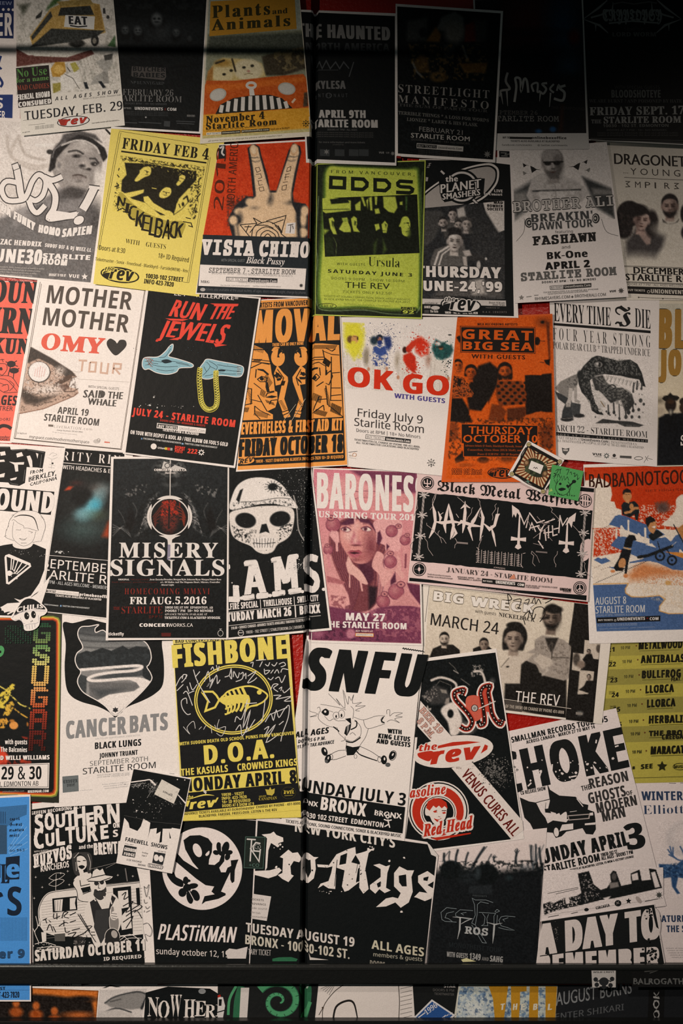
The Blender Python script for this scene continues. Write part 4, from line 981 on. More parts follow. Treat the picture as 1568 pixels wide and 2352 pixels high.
d.p([(1000,900),(1400,900),(1420,1035),(900,1035)],'#5c5753',30,.8);d.p([(1180,900),(1280,880),(1300,1000),(1200,1010)],'#c4b8ad',20,.7);d.e(1245,790,14,30,'#cfc3b8',6);d.n(.12);d.done()
part('side_lettering')
T('LIVE',1358,268,1416,270,20,'#e6dace',bx=2);T('In Concert',1284,288,1414,294,19,'#e6dace','serif',bx=2);T('with special guests',1288,325,1416,332,12,'#55514d','sans');T('MAD',1355,350,1418,354,19,'#23211f',bx=4);T('BOMBER',1308,373,1418,378,19,'#23211f',bx=4);T('SOCIETY',1308,398,1420,402,20,'#23211f',bx=4);T('IN',872,95,890,60,16,'#b7aca2',up=(1,0));P([(868,160),(885,162),(880,190),(866,190)],'#b7aca2')
part('date_line')
T('THURSDAY',800,872,1402,884,76,W,'bold',bx=12,by=4,out='#0f1415',ow=7);T("JUNE-24,'99",800,972,1410,982,70,W,'bold',bx=10,by=4,out='#0f1415',ow=7)
part('fine_print')
P([(812,1030),(1440,1045),(1442,1085),(812,1068)],'#d3c7bc');T('General Admission Licensed - 18+ I.D. Req.',925,1018,1300,1030,17,'#2b2928','serif');T('Doors: 8:30 pm',1320,1066,1432,1069,14,'#23211f','bold');T('Show: 10 pm',1345,1081,1432,1083,13,'#23211f','bold');T('available at:',858,1068,955,1070,12,'#23211f')
T('PRODUCED BY',1298,1100,1395,1102,9,'#9a9188','sans',sp=1.5);T('N.A.U. CONCERTS',1275,1132,1445,1134,12,'#9a9188','sans',sp=1.5);T('10030 - 102 St. - info: 423.7820',1004,1138,1238,1142,16,'#e6dace',bx=2);T('SONIX',856,1100,900,1100,18,'#cfc3b8',bx=3);E(935,1097,32,14,'#cfc3b8');T('The Gate',898,1130,955,1131,18,'#cfc3b8',bx=2);P([(856,1112),(890,1112),(890,1134),(856,1134)],'#4b4946')
part('badge');REV(1118,1076,292,'#0f1415','#e6dace',4)
# ================================================================== third row
# --- coral poster cut by the left edge
Z(0,640,.21684)
begin(6.5,GP,'coral-red poster of black block letters and tropical line drawing, cut at left','poster',[(-620,10),(400,38),(122,1742),(-800,1700)])
CO='#f4705c'
part('panel','coral printed panel');P([(-600,15),(382,45),(105,1722),(-780,1690)],CO)
part('lettering')
for s_,x0,y0,x1,y1,h in(('MOUN',-300,235,372,262,225),('TURN',-330,560,330,590,270),('HAIKUN',-420,770,290,800,160)):
    T(s_,x0,y0,x1,y1,h,'#34302f','serif',bx=26,by=6)
L([(0,270),(345,262)],8,CO);L([(-200,580),(310,600)],12,CO)
part('picture','line drawing of palms, skull and water')
E(120,905,46,34,'#3a3030');E(150,975,50,30,'#3a3030');LL([[(120,905),(85,1030)],[(60,880),(120,905),(180,870)],[(150,975),(140,1060)],[(150,975),(205,950)],[(75,915),(120,905),(190,930)]],9,'#3a3030')
LL([[(0,900),(60,905),(75,960),(30,1020),(0,1010)],[(10,960),(30,965)],[(0,1030),(120,1040),(200,1150)],[(0,1060),(80,1080),(180,1190)],[(20,1140),(80,1120),(90,1180),(40,1200)],[(0,1180),(60,1210),(190,1200)],[(-40,1090),(60,1130)],[(100,1080),(150,1130),(100,1190)],[(20,850),(35,885)],[(0,860),(45,855)]],6,'#4a3432',True);E(12,955,14,18,'#3a3030')
part('date_line')
T('ALL AGES',-260,1325,170,1345,105,'#3a2f2e',bx=8);T('CTRER',-60,1395,135,1402,48,'#54393a','gill');T('DOORS',-40,1508,108,1505,32,'#54393a','gill');L([(-40,1600),(20,1560),(80,1565),(120,1590)],36,'#3a2f2e',sm=True);T('member',-30,1685,105,1690,24,'#54393a','serif');T('DOORS',-30,1712,105,1718,24,'#54393a','serif')

# --- white fish poster
begin(7,GP,'white poster of a big fish head and a black heart, APRIL 19','poster',[(404,20),(1570,105),(1325,1842),(112,1735)])
DK='#5a5048'
part('border','thin brown ruled border')
LL([[(435,40),(158,1692),(1292,1808),(1545,122),(1000,70)],[(448,60),(172,1685)],[(1535,130),(1284,1800)]],6,'#7d7065');L([(160,1694),(1294,1810)],12,'#6b5f56')
part('picture','halftone fish head with a white disc eye')
d=PIC([(330,720),(860,760),(830,1400),(200,1440)],W,1.4)
d.p([(332,725),(560,850),(770,985),(820,1040),(760,1060),(735,1150),(830,1175),(838,1215),(790,1245),(470,1380),(208,1432),(250,1130)],'#c9a893',6)
d.p([(332,725),(560,850),(770,985),(810,1035),(700,1040),(560,920),(420,850),(300,900),(300,860)],'#4a423c',14);d.p([(570,1130),(690,1040),(790,1010),(740,1080),(640,1130),(600,1150)],'#5f4a3e',10);d.p([(620,1130),(720,1120),(740,1160),(680,1200)],'#6f5346',14)
d.p([(230,1150),(420,1260),(620,1230),(560,1270),(400,1340),(280,1330),(225,1250)],'#4a3f38',40,.85);d.e(520,1180,140,50,'#ead9cb',60,.8);d.e(640,980,60,50,'#d9c7b8',40,.7);d.tex('#5a4a40',2.2,.6,.12,.7,[(332,760),(800,1010),(820,1230),(210,1430)]);d.tex(W,2,.62,.12,.6,[(280,960),(700,1030),(640,1180),(250,1240)])
d.l([(208,1434),(470,1382),(790,1248),(836,1212)],8,'#7b4f3b',5);d.l([(690,1200),(780,1200),(832,1170)],9,'#4a3a32',6);d.l([(735,1150),(760,1062),(818,1042)],8,'#5a463a',5)
d.e(425,995,118,112,'#4a403a',5);d.e(422,990,110,104,'#f4e8de',4)
for a in(0,1,2,3,4):d.l([(375+a*24,1050-abs(2-a)*6),(390+a*24,930+abs(2-a)*14)],5,'#d98a80',4,.8)
d.n(.08);d.done();L([(780,985),(850,995),(880,970)],3,'#a89a8e',sm=True);L([(800,1050),(860,1070),(1380,1100)],3,'#a89a8e')
part('headline')
T('MOTHER',498,262,1392,338,190,DK,bx=3);T('MOTHER',458,496,1358,578,188,DK,bx=3)
part('tour_line','red letters and a black heart')
T('O',440,748,628,762,165,'#e8644f','serif',bx=14,by=8);T('MY',655,768,1090,798,160,'#e8644f','serif',bx=22,by=10)
P([(1225,818),(1150,735),(1138,675),(1175,640),(1225,665),(1246,690),(1275,655),(1330,658),(1345,710),(1300,770)],'#3c3835',True)
for i,(ch,cx)in enumerate((('T',885),('O',990),('U',1110),('R',1235))):
    y=870+i*10
    g={'T':[(-44,0),(44,4),None,(0,0),(-14,115)],'O':[(-30,10),(34,12),(24,110),(-40,108),(-30,10)],'U':[(-28,0),(-38,110),(30,118),(44,8)],'R':[(-36,112),(-22,4),(52,10),(46,60),(-28,56),None,(-10,58),(40,118)]}[ch]
    seg=[[]]
    for q in g:
        if q is None:seg.append([])
        else:seg[-1].append((cx+q[0],y+q[1]))
    LL(seg,20,'#d9b39c')
part('guest_line')
T('WITH SPECIAL GUESTS',940,1158,1265,1185,26,'#6b625b','sans');T('SAID',888,1262,1110,1268,80,'#56504a','gill',bx=10);P([(1070,1200),(1100,1200),(1110,1230),(1100,1264),(1068,1262)],'#56504a');T('THE',1145,1272,1298,1280,74,'#56504a','gill',bx=10);T('WHALE',935,1335,1230,1358,68,'#56504a','gill',bx=10)
part('date_line')
T('APRIL 19',615,1430,938,1458,72,'#56504a',bx=2);T('STARLITE ROOM',472,1505,1048,1562,74,'#56504a',bx=2)
part('fine_print')
P([(520,1546),(572,1550),(572,1572),(520,1568)],'#7d6f64');T('LIVENATION.com',580,1582,980,1612,28,'#cbbcb0','sans',sp=1.2);T('charge by phone 780.451.8000',608,1612,880,1634,14,'#a89c92','sans');T('myspace.com/mothermotherspace',318,1690,948,1750,32,'#7d746c','sans');T('Last Gang Records',188,1645,290,1652,20,'#b5a89d','gill');E(1030,1725,36,22,'#cfc3b8');RING(1050,1712,18,18,5,'#a89c92');P([(1112,1726),(1168,1732),(1168,1744),(1112,1740)],'#e07a66');T('all ages licensed for more tickets',560,1630,820,1660,8,'#cfc3b8','sans')

# --- black poster, two pale blue hands and a gold chain (plain stand-in hands)
Z(280,660,.20408)
begin(8,GP,'black poster of two pale blue hands and a hanging gold rope chain, red title','poster',[(284,20),(1568,128),(1280,2038),(24,1876)])
part('panel','black printed panel');P([(310,38),(1545,142),(1264,2010),(54,1862)],'#0f1415')
part('headline','red brushed title')
RD='#ee4a38'
T('EL-P + KILLERMIKE=',600,104,1310,160,44,W,'gill',bx=3)
T('RUN',540,335,880,385,190,RD,'gill',bx=22,sh=.32,jit=4);T('THE',975,370,1225,370,165,RD,'gill',bx=22,sh=.38,jit=4)
T('JEWELS',425,560,1130,650,180,RD,'gill',bx=24,sh=.30,jit=5,h1=225)
for q in([(1000,195),(1322,200),(1270,230),(1090,225)],[(500,362),(760,372),(690,392),(560,385)],[(1040,640),(1190,660),(1060,682)],[(540,600),(700,560),(640,605)]):P(q,RD)
part('hand','pale blue drawn hand')
BL='#8fb7bf';INK='#1c2c33'
def sticker(p,w=16):L(p,w,W,closed=True,sm=True);P(p,BL,True)
h1=[(300,800),(420,795),(500,735),(545,680),(582,655),(575,720),(530,785),(640,820),(790,870),(795,905),(660,915),(620,960),(520,985),(400,965),(320,925),(270,930),(245,890),(255,820)]
sticker(h1);LL([[(330,830),(460,850),(600,845),(760,880)],[(350,880),(480,905),(640,900)],[(430,800),(500,790),(560,700)],[(620,860),(780,895)],[(400,930),(500,950),(600,940)],[(340,860),(420,870)]],5,INK,True);P([(455,835),(520,820),(575,845),(540,860),(490,865)],INK,True)
for k in range(10):L([(262+6*k,805+(k%3)*40),(330+4*k,812+(k%4)*32)],5,'#5d5a54' if k%3 else '#b5604c')
h2=[(880,935),(930,860),(970,822),(1100,845),(1330,890),(1372,930),(1350,1000),(1290,1015),(1180,1000),(1090,1000),(1000,1035),(920,1030),(900,980)]
part('hand',new=True);sticker(h2);LL([[(960,850),(1000,900),(960,960),(920,1000)],[(990,840),(1080,900),(1050,960)],[(1000,900),(1060,930)],[(1080,880),(1200,900),(1320,910)],[(1110,930),(1250,950),(1330,950)],[(1100,970),(1200,985),(1290,985)],[(930,900),(960,960)],[(940,1010),(1030,990)]],5,INK,True);P([(1090,935),(1180,940),(1160,955),(1100,955)],INK)
for k in range(8):L([(1300,900+14*k),(1350-4*(k%3),905+13*k)],5,'#c9bdb2' if k%2 else '#6b4a42')
part('chain','gold rope chain')
ch=[(888,920),(880,1040),(890,1180),(905,1300),(950,1370),(1010,1385),(1065,1345),(1080,1250),(1070,1120),(1065,1020),(1068,950)]
L(ch,58,'#e0cc4e',sm=True);L(ch,46,'#3b3a1c',sm=True)
pc=smooth(ch,False,9)
LL([[(x-22+(i%2)*6,y-10),(x+4,y+4),(x+22,y-8)]for i,(x,y)in enumerate(pc[::2])]+[[(x-18,y+12),(x+18,y-12)]for x,y in pc[1::2]],8,'#dfcf5c')
part('date_line','red date line')
T('JULY 24 - STARLITE ROOM',130,1440,1272,1580,80,RD,bx=9,by=2,sp=1.05);T('DOORS 8PM - 18+ MEMBERS & GUESTS',442,1512,945,1575,22,'#c23a2c',bx=1)
part('fine_print')
P([(408,1532),(955,1594),(948,1652),(402,1590)],W);P([(416,1540),(640,1564),(636,1608),(411,1583)],'#0f1415');T('BUY TICKETS',424,1582,628,1602,30,W,bx=3);T('UnionEvents.Com',655,1608,938,1640,32,'#77706a','sans');T('TICKETFLY.COM & BLACKBYRD',470,1622,870,1672,26,W,bx=3)
T('ON TOUR WITH DESPOT & KOOL AD / FREE ALBUM ON FOOL\'S GOLD',108,1655,1195,1795,44,W,bx=3);T('FACEBOOK.COM/THEUNIONEVENTS',255,1715,675,1768,20,'#cfc8bf',bx=1);T('TWITTER.COM/THEUNIONWEST',715,1772,1080,1818,20,'#cfc8bf',bx=1);P([(230,1698),(246,1700),(244,1718),(228,1716)],'#6f8fb0');P([(684,1755),(705,1758),(703,1776),(682,1773)],'#8fb0c8')
E(370,1795,33,33,W);T('Urban',414,1820,492,1828,22,W);P([(495,1804),(522,1807),(520,1834),(493,1831)],'#e0c040');P([(524,1807),(552,1810),(550,1840),(522,1836)],'#d8432f');P([(556,1810),(582,1813),(580,1842),(554,1840)],'#a8a29a');T('DESPOT',606,1830,715,1845,44,RD,bx=4);T('POETS',606,1862,690,1872,30,RD,bx=3);T('222',748,1870,852,1880,52,RD,bx=8);STAR(903,1862,40,22,8,W);E(903,1862,16,16,'#0f1415')
part('scuff','pale scuff marks');SPRAY(330,1340,90,12,12,7,'#c9c2b8',3);SPRAY(380,1240,12,8,5,6,'#c9c2b8',4);SPRAY(670,1350,60,10,8,6,'#c9c2b8',5);SPRAY(700,800,260,120,60,3,'#46525a',6)

# --- orange poster across the seam
Z(530,680,.17857)
OR='#f5a04c';OK_='#191c1c'
begin(7.5,GP,'orange poster folded over the seam, drawn faces and lobster claws, OCTOBER 18','poster',[(338,62),(1398,10),(1502,2182),(72,2262)],W,thick=.35)
part('panel','orange and black print')
P([(362,72),(1385,20),(1496,2172),(90,2240)],OR)
P([(350,190),(1378,140),(1400,580),(1440,1560),(1450,1775),(130,1830),(280,620)],OK_);P([(110,2090),(1456,2020),(1462,2120),(100,2190)],OK_);L([(1392,240),(1462,2110)],14,OK_);L([(360,182),(1380,135)],10,OK_);L([(128,1820),(1450,1765)],16,OK_);P([(1430,1790),(1452,1790),(1464,2115),(1442,2115)],OK_)
P([(118,1832),(1440,1770),(1446,2025),(100,2092)],OR)
part('headline')
T('YOUNG ARTISTS FROM VANCOUVER',160,178,990,130,66,OK_,bx=4)
T('REMOVAL',-80,628,1380,575,415,OR,bx=46,by=6);T('THERE CAN BE ONLY NONE',538,658,935,638,40,OR,bx=3)
part('picture','angular drawn faces beside raised claws')
F1=[(300,640),(420,690),(480,760),(515,900),(530,1010),(555,1080),(570,1230),(600,1240),(605,1340),(575,1440),(470,1490),(545,1530),(545,1590),(150,1605),(190,1400),(240,1000),(280,700)]
P(F1,OR);F2=[(1050,620),(1180,620),(1390,640),(1440,1560),(1040,1580),(1020,1400),(1030,1000),(1035,760)]
P(F2,OR)
P([(600,900),(680,1000),(735,1050),(740,1100),(690,1330),(770,1560),(690,1575),(610,1370),(660,1140),(580,1160),(560,1000)],OR);P([(900,900),(830,1000),(795,1050),(800,1110),(880,1330),(810,1560),(890,1570),(940,1370),(890,1150),(960,1140),(960,950)],OR)
for cx,sg in((610,1),(905,-1)):
    E(cx,800,88,112,OR);P([(cx+10*sg,670),(cx+60*sg,720),(cx+90*sg,740),(cx+40*sg,760),(cx+20*sg,800),(cx-10*sg,800),(cx,720)],OK_);L([(cx-70*sg,720),(cx-40*sg,680),(cx+20*sg,676)],30,OR,sm=True,taper=[1,1,.3]);P([(cx+10*sg,770),(cx+30*sg,740),(cx+50*sg,730),(cx+60*sg,770),(cx+30*sg,820)],OR)
def hatch(x0,y0,x1,y1,n,dx,dy):
    LL([[(x0+(x1-x0)*i/n,y0+(y1-y0)*i/n),(x0+(x1-x0)*i/n+dx,y0+(y1-y0)*i/n+dy)]for i in range(n)],6,'#2c2113')
hatch(300,650,440,690,8,-10,60);hatch(280,860,380,860,8,40,-40);hatch(470,1010,545,1130,10,-50,70);hatch(400,1200,460,1240,6,-20,80);hatch(210,1200,260,1420,12,30,-20);hatch(170,1440,250,1440,7,-20,60);hatch(320,1480,500,1520,12,-20,60);hatch(450,1340,560,1380,8,20,40);hatch(640,1160,690,1160,6,20,-60);hatch(620,1360,690,1480,8,40,-10);hatch(1210,800,1290,860,12,-30,70);hatch(1080,640,1380,640,18,-30,50);hatch(1230,1180,1290,1420,14,-30,30);hatch(1300,1380,1430,1440,12,-20,110);hatch(1100,1460,1250,1500,12,-30,60);hatch(1060,1250,1180,1300,9,-20,90);hatch(850,1060,900,1100,6,20,40);hatch(860,1360,930,1480,8,30,-20);hatch(580,980,660,1040,8,10,40);hatch(900,980,950,1000,6,5,40)
LL([[(280,700),(470,700)],[(265,820),(520,850)],[(258,850),(515,880)],[(250,940),(400,870),(500,890)],[(330,950),(320,1060)],[(300,1130),(390,1200)],[(345,1080),(400,1040),(470,1060),(460,1110),(380,1110),(345,1080)],[(455,1110),(470,1200),(500,1240),(560,1230)],[(450,1300),(470,1260),(560,1240)],[(350,1280),(440,1440),(470,1490)],[(270,1340),(400,1370)],[(215,1200),(270,1200),(265,1390),(180,1410)],[(310,1420),(380,1480),(510,1540)],[(310,1420),(310,1520),(380,1590)],[(190,1330),(210,1330)],[(600,1340),(520,1350),(500,1400)]],9,OK_)
LL([[(1040,800),(1190,795)],[(1040,830),(1195,825)],[(1050,880),(1130,860),(1215,910)],[(1140,930),(1150,1030)],[(1045,1060),(1100,1010),(1140,1050),(1090,1100),(1045,1060)],[(1100,1170),(1190,1110)],[(1230,1010),(1280,970),(1305,1040),(1260,1150),(1220,1130)],[(1140,1290),(1080,1420),(1060,1480)],[(1110,1340),(1235,1330)],[(1190,1410),(1050,1510)],[(1220,1160),(1240,1400),(1440,1560)],[(1290,790),(1290,1000),(1280,1350),(1420,1350)],[(1280,1190),(1410,1190)],[(1285,1290),(1415,1275)],[(1290,1000),(1400,990)],[(1190,720),(1290,760),(1390,770)],[(1220,680),(1300,720),(1340,690)],[(1180,700),(1220,900),(1220,1010)],[(1190,1410),(1200,1480)]],9,OK_)
LL([[(560,1030),(610,1000),(640,1040),(590,1060),(560,1030)],[(890,1020),(940,990),(965,1030)],[(600,950),(680,1060),(650,1160)],[(900,950),(840,1060),(870,1160)],[(660,1500),(745,1470)],[(670,1540),(760,1500)],[(820,1480),(905,1490)],[(815,1510),(900,1530)],[(600,1340),(660,1500)],[(960,1340),(905,1490)]],8,OK_)
P([(345,945),(420,950),(490,1010),(480,1030),(420,980),(350,960)],OK_);P([(1040,930),(1120,925),(1115,945),(1045,960)],OK_);E(400,1072,22,24,OK_);E(1075,1058,24,26,OK_);E(590,1035,18,18,OK_);E(932,1018,18,18,OK_);P([(445,1310),(530,1285),(600,1300),(530,1320)],OK_);P([(590,1070),(650,1060),(640,1090),(600,1100)],OK_);P([(880,1050),(960,1050),(950,1080),(890,1080)],OK_);P([(455,1110),(475,1120),(500,1240),(470,1250),(450,1180)],OK_);P([(1215,960),(1235,960),(1235,1020),(1215,1030)],OK_)
part('guest_line');T('NEVERTHELESS & FIRST AID KIT',78,1790,1430,1732,155,OR,bx=16,by=2)
part('date_line');T('FRIDAY OCTOBER 18',118,2070,1425,2005,222,OK_,bx=24,by=4)
part('badge');E(205,2125,105,40,OR,-6);T('REV',118,2165,300,2130,60,OK_,'obl',bx=3,out=OR,ow=4);T('10030 - 102ST EDMONTON ALBERTA INFO 423-7820 18+ ID REQUIRED',325,2150,1448,2088,40,OR,bx=2)
part('crease','dark diagonal creases');L([(95,2178),(420,1930),(860,1570)],7,'#3a2a18',taper=[1,.8,.2]);LL([[(690,1600),(840,1400)],[(760,1650),(960,1330)]],5,'#c9b79a')

# --- white poster with paint-splashed figures
Z(770,710,.18495)
begin(7.0,GP,'white poster of four paint-splashed men and fat red letters, July 9','poster',[(66,110),(1512,108),(1320,2072),(148,1958)])
part('picture','white-suited figures with splashes of paint')
d=PIC([(80,170),(1480,230),(1440,1090),(110,990)],W,1.5)
SH='#b7a897'
def suit(x,y,sc,tilt=0):
    d.p([(x-90*sc,y+30),(x-30*sc,y-10),(x+40*sc,y-10),(x+95*sc,y+30),(x+110*sc,y+300),(x+80*sc,y+560),(x-80*sc,y+560),(x-110*sc,y+280)],'#eadccd',14);d.l([(x-105*sc,y+80),(x-120*sc,y+280)],20,'#d9cabb',14);d.l([(x-60*sc,y+100),(x-66*sc,y+300)],8,'#cdbdac',10,.7);d.l([(x+70*sc,y+100),(x+80*sc,y+320)],8,'#cdbdac',10,.7);d.l([(x,y+300),(x,y+540)],8,'#cdbdac',14,.7)
    d.e(x-120*sc,y+295,18,26,'#c9916f',8);d.e(x+105*sc,y+290,18,26,'#c9916f',8)
d.e(385,600,45,120,'#9b8d78',30,.8);d.e(770,650,40,110,'#b5a48e',34,.7);d.e(1150,640,40,90,'#a06a52',40,.5)
suit(210,470,1);suit(530,460,1);suit(895,560,1);suit(1290,580,1)
d.p([(110,180),(280,170),(360,300),(350,460),(300,560),(230,640),(170,540),(120,480),(100,330)],'#e8dc3c',60,.95);d.tex('#e8dc3c',3,.52,.2,.7,[(90,170),(370,180),(330,640),(120,560)])
d.e(185,385,40,46,'#6b4a2a',24);d.e(240,385,44,52,'#d9a05c',12);d.l([(225,350),(280,355)],8,'#6b4a2a',6);d.e(275,375,10,20,'#4a3420',6);d.e(225,420,30,16,'#e8dc3c',14)
d.e(480,400,50,55,'#20323c',30,.9);d.p([(590,350),(680,350),(700,460),(660,530),(620,480)],'#22356e',30,.9);d.e(545,370,44,46,'#1f2730',10);d.e(548,390,24,34,'#b0714e',8);d.e(550,425,30,30,'#22356e',10);d.p([(470,480),(530,450),(620,470),(640,560),(560,600),(470,540)],'#3b5190',18,.85);d.tex('#3b5190',2.5,.55,.1,.9,[(460,470),(650,470),(650,720),(460,700)]);d.e(505,690,16,26,'#3b4a8a',8);d.l([(500,460),(550,490),(600,460)],12,'#e3d6ca',5)
d.e(858,515,30,40,'#3d2018',12);d.e(905,505,34,44,'#c4301c',12);d.e(925,480,14,18,'#c98a6a',6)
d.p([(980,380),(1060,350),(1160,440),(1150,560),(1060,600),(990,540)],'#e0341a',40,.9);d.tex(W,2.5,.64,.1,.7,[(990,460),(1150,440),(1120,600),(1010,560)]);d.p([(890,470),(940,410),(1040,370),(1000,450),(940,520)],'#d83a20',14);d.p([(840,580),(930,540),(990,600),(1000,760),(960,800),(880,720),(835,640)],'#d22e16',20,.9);d.tex('#d22e16',2.5,.55,.1,.9,[(860,640),(1020,620),(1010,820),(880,820)])
d.p([(1190,500),(1240,380),(1310,420),(1420,420),(1460,520),(1420,600),(1320,640),(1230,600)],'#1f4a48',30,.95);d.e(1265,440,40,26,W,16,.8);d.p([(1360,440),(1420,350),(1460,400),(1420,460)],'#e9ddd1',10);d.tex('#2f6a62',3,.55,.15,.6,[(1190,440),(1450,440),(1400,640),(1250,640)]);d.e(1305,495,26,20,'#a0603c',12);d.e(1300,480,36,14,'#2b2f2a',10);d.e(1415,330,22,10,'#2b2f2a',6)
d.n(.05);d.done()
part('paint_specks','flung specks of paint')
SPRAY(600,330,110,70,160,5,'#3a4a6e',2);SPRAY(680,430,50,60,60,5,'#2a3a6a',3);SPRAY(1050,420,90,90,120,6,'#d8361c',5);SPRAY(1350,560,90,90,90,6,'#22504c',6);SPRAY(1380,700,24,60,30,7,'#23302e',7);SPRAY(940,720,60,80,80,6,'#c9301a',8);SPRAY(550,620,80,70,90,5,'#33498c',9);SPRAY(230,560,80,60,50,5,'#d9cf48',10);SPRAY(650,690,20,30,14,6,'#2b3550',11)
part('headline','fat red letters')
RO='#dc3214'
T('OK',158,958,700,1015,232,RO,bx=26,by=10);T('GO',842,1045,1390,1078,232,RO,bx=26,by=10)
part('guest_line','violet line');T('WITH GUESTS',728,1108,1352,1175,58,'#55488e',bx=3)
part('date_line');T('Friday July 9',275,1335,1075,1428,98,'#352f2d','sans');T('Starlite Room',232,1452,1090,1545,98,'#352f2d','sans')
part('fine_print')
T('Doors at 8PM | 18+ No Minors',258,1528,1050,1612,42,'#77706b','sans');P([(375,1560),(932,1620),(926,1672),(370,1612)],'#2b2928');P([(380,1566),(615,1592),(611,1634),(376,1608)],W);T('BUY TICKETS',390,1603,604,1626,28,'#55504c','sans',bx=1);T('UnionEvents.Com',630,1632,918,1662,30,W,bx=1);T('TICKETMASTER.CA, CHARGE BY PHONE 780-451-8000,',232,1635,1045,1728,24,'#6b6560','sans',bx=1);T('ALL TICKETMASTER LOCATIONS AND BLACKBYRD',256,1672,1028,1756,24,'#6b6560','sans',bx=1)
L([(160,1780),(270,1770)],5,'#4a4643');L([(165,1845),(255,1860)],4,'#b5a89d');RING(235,1812,26,24,5,'#d99a6a');T('mot',170,1830,215,1834,26,'#c9b5a2','gill');STAR(1183,1912,56,28,8,'#4a4643');E(1183,1912,34,34,'#d9cdc2');L([(1160,1900),(1205,1905)],9,'#3a3633');P([(1170,1925),(1198,1925),(1184,1945)],'#3a3633')

# --- dark orange poster
Z(1010,690,.21684)
DO='#dc5a14';DB='#1b1512'
begin(7.2,GP,'dark orange poster of a photocopied folk band, THURSDAY OCTOBER 10','poster',[(178,190),(1180,152),(1226,1925),(10,1925)],DO)
part('picture','black on orange photo of the band')
d=PIC([(182,200),(1172,170),(1215,1890),(60,1890)],DO,1.6)
d.n(.0);d.e(1085,240,90,60,'#8a3a12',40,.6);d.e(1075,240,20,16,DB,12);d.p([(1110,230),(1150,240),(1160,640),(1140,640)],'#6a2c10',14,.8);d.p([(168,400),(200,380),(230,420),(200,460)],DB,8);d.e(1020,440,30,44,DB,8);d.l([(1040,436),(1100,438)],6,DB,4)
d.p([(400,700),(520,660),(620,740),(600,900),(500,1100),(430,1180),(300,1160),(270,960)],DB,26);d.p([(890,800),(1170,780),(1180,1190),(1000,1190),(900,1250),(890,1000)],DB,14);d.p([(110,1040),(230,1040),(300,1160),(330,1300),(100,1290)],DB,20,.9)
d.face(185,700,44,'#c4511a','#3a1c0e','#1e1512',0,hi='#e86a1c',mouth='#5a2410');d.p([(140,800),(240,830),(350,990),(330,1030),(110,1040)],'#b5501e',8);d.tex(DB,1.8,.52,.1,.8,[(130,800),(260,830),(350,1010),(110,1040)]);d.p([(180,820),(220,850),(210,930),(180,900)],DB,6);d.tex(DB,2.2,.5,.1,.8,[(110,1070),(160,1070),(170,1220),(100,1220)])
d.face(320,770,50,'#b84c18','#3a1c0e','#1c1410',4,long=.9,hi='#e0661c',mouth='#7a3414');d.face(680,760,58,'#b84c18','#3a1c0e','#1c1410',-3,long=1.5,hi='#d9601a',beard=.3,mouth='#7a3414')
d.p([(600,860),(860,860),(910,1000),(900,1100),(620,1130),(580,1000)],'#8a3c16',14);
for i in range(8):
    for j in range(7):
        if(i+j)%2:d.e(600+42*i+6*j,880+36*j,20,16,DB,10,.85)
d.p([(540,1100),(640,1120),(700,1180),(650,1300),(500,1280)],'#7a3514',20,.9);d.p([(700,1150),(900,1130),(900,1240),(700,1300)],'#5a2a14',20,.9);d.p([(430,1180),(500,1070),(510,1180),(420,1240),(300,1220),(310,1180)],DO,14)
d.p([(1040,640),(1090,630),(1100,690),(1130,720),(1060,800),(890,790),(1020,750)],DO,8);d.p([(1090,640),(1155,630),(1150,700),(1110,680)],DB,8);d.l([(1050,660),(1090,670)],6,DB,4);d.e(1125,715,18,18,DO,6);d.p([(840,1290),(900,1220),(1060,1180),(1170,1210),(1150,1280),(950,1300)],'#d05a1c',14)
d.p([(70,1290),(180,1300),(200,1480),(80,1500)],'#8a3c16',30,.8);d.p([(150,1680),(240,1600),(250,1700),(160,1730)],DB,14);d.e(450,1695,60,34,DB,16);d.e(700,1690,70,40,'#3a2012',30,.8);d.e(270,1760,90,30,DB,24,.8);d.p([(1030,1350),(1180,1280),(1190,1560),(1050,1600)],'#7a3514',40,.8);d.tex(DB,3,.58,.15,.6,[(80,1250),(1180,1250),(1190,1700),(80,1700)]);d.p([(75,1700),(1190,1650),(1200,1890),(60,1890)],DO,60,.5)
d.n(.1);d.done()
part('headline','black title panel with orange letters')
P([(205,280),(1000,292),(1000,575),(210,560)],DB);P([(212,286),(994,298),(994,569),(216,554)],DO);P([(218,292),(988,304),(988,563),(222,548)],DB)
T('WEA RECORDING ARTISTS',388,275,810,277,26,'#3a1a0c',bx=3);T('GREAT',232,415,965,435,100,DO,bx=9,by=2,sp=1.08);T('BIG SEA',238,528,968,542,84,DO,bx=8,by=2,sp=1.05);T('WITH GUESTS',328,622,890,634,44,'#3a1a0c','gill',bx=7,sp=1.15)
part('date_line','black date panel')
P([(218,1310),(1028,1328),(1028,1520),(850,1520),(850,1665),(240,1660),(240,1525),(218,1520)],DO);P([(224,1316),(1022,1334),(1022,1514),(1000,1660),(246,1654),(246,1518),(224,1514)],DB)
T('THURSDAY',298,1418,968,1425,80,DO,'gill',bx=8);T('OCTOBER 10',240,1508,1018,1512,80,DO,'gill',bx=8);T('Advance tickets @ Sonix, Blackbyrd Myoozik, Sound',258,1550,860,1560,20,'#a8481a','serif');T('Connection, Glam Slam (HUB Mall), and',285,1595,860,1600,20,'#a8481a','serif');T('Doors @ 8:30 PM - 18+ ID Required',390,1640,840,1645,20,'#a8481a','serif')
part('badge');T('10030 102 Street',118,1842,432,1844,56,DO,'sans',bx=4,out=DB,ow=5);REV(640,1832,290,DB,'#c4501a',3)

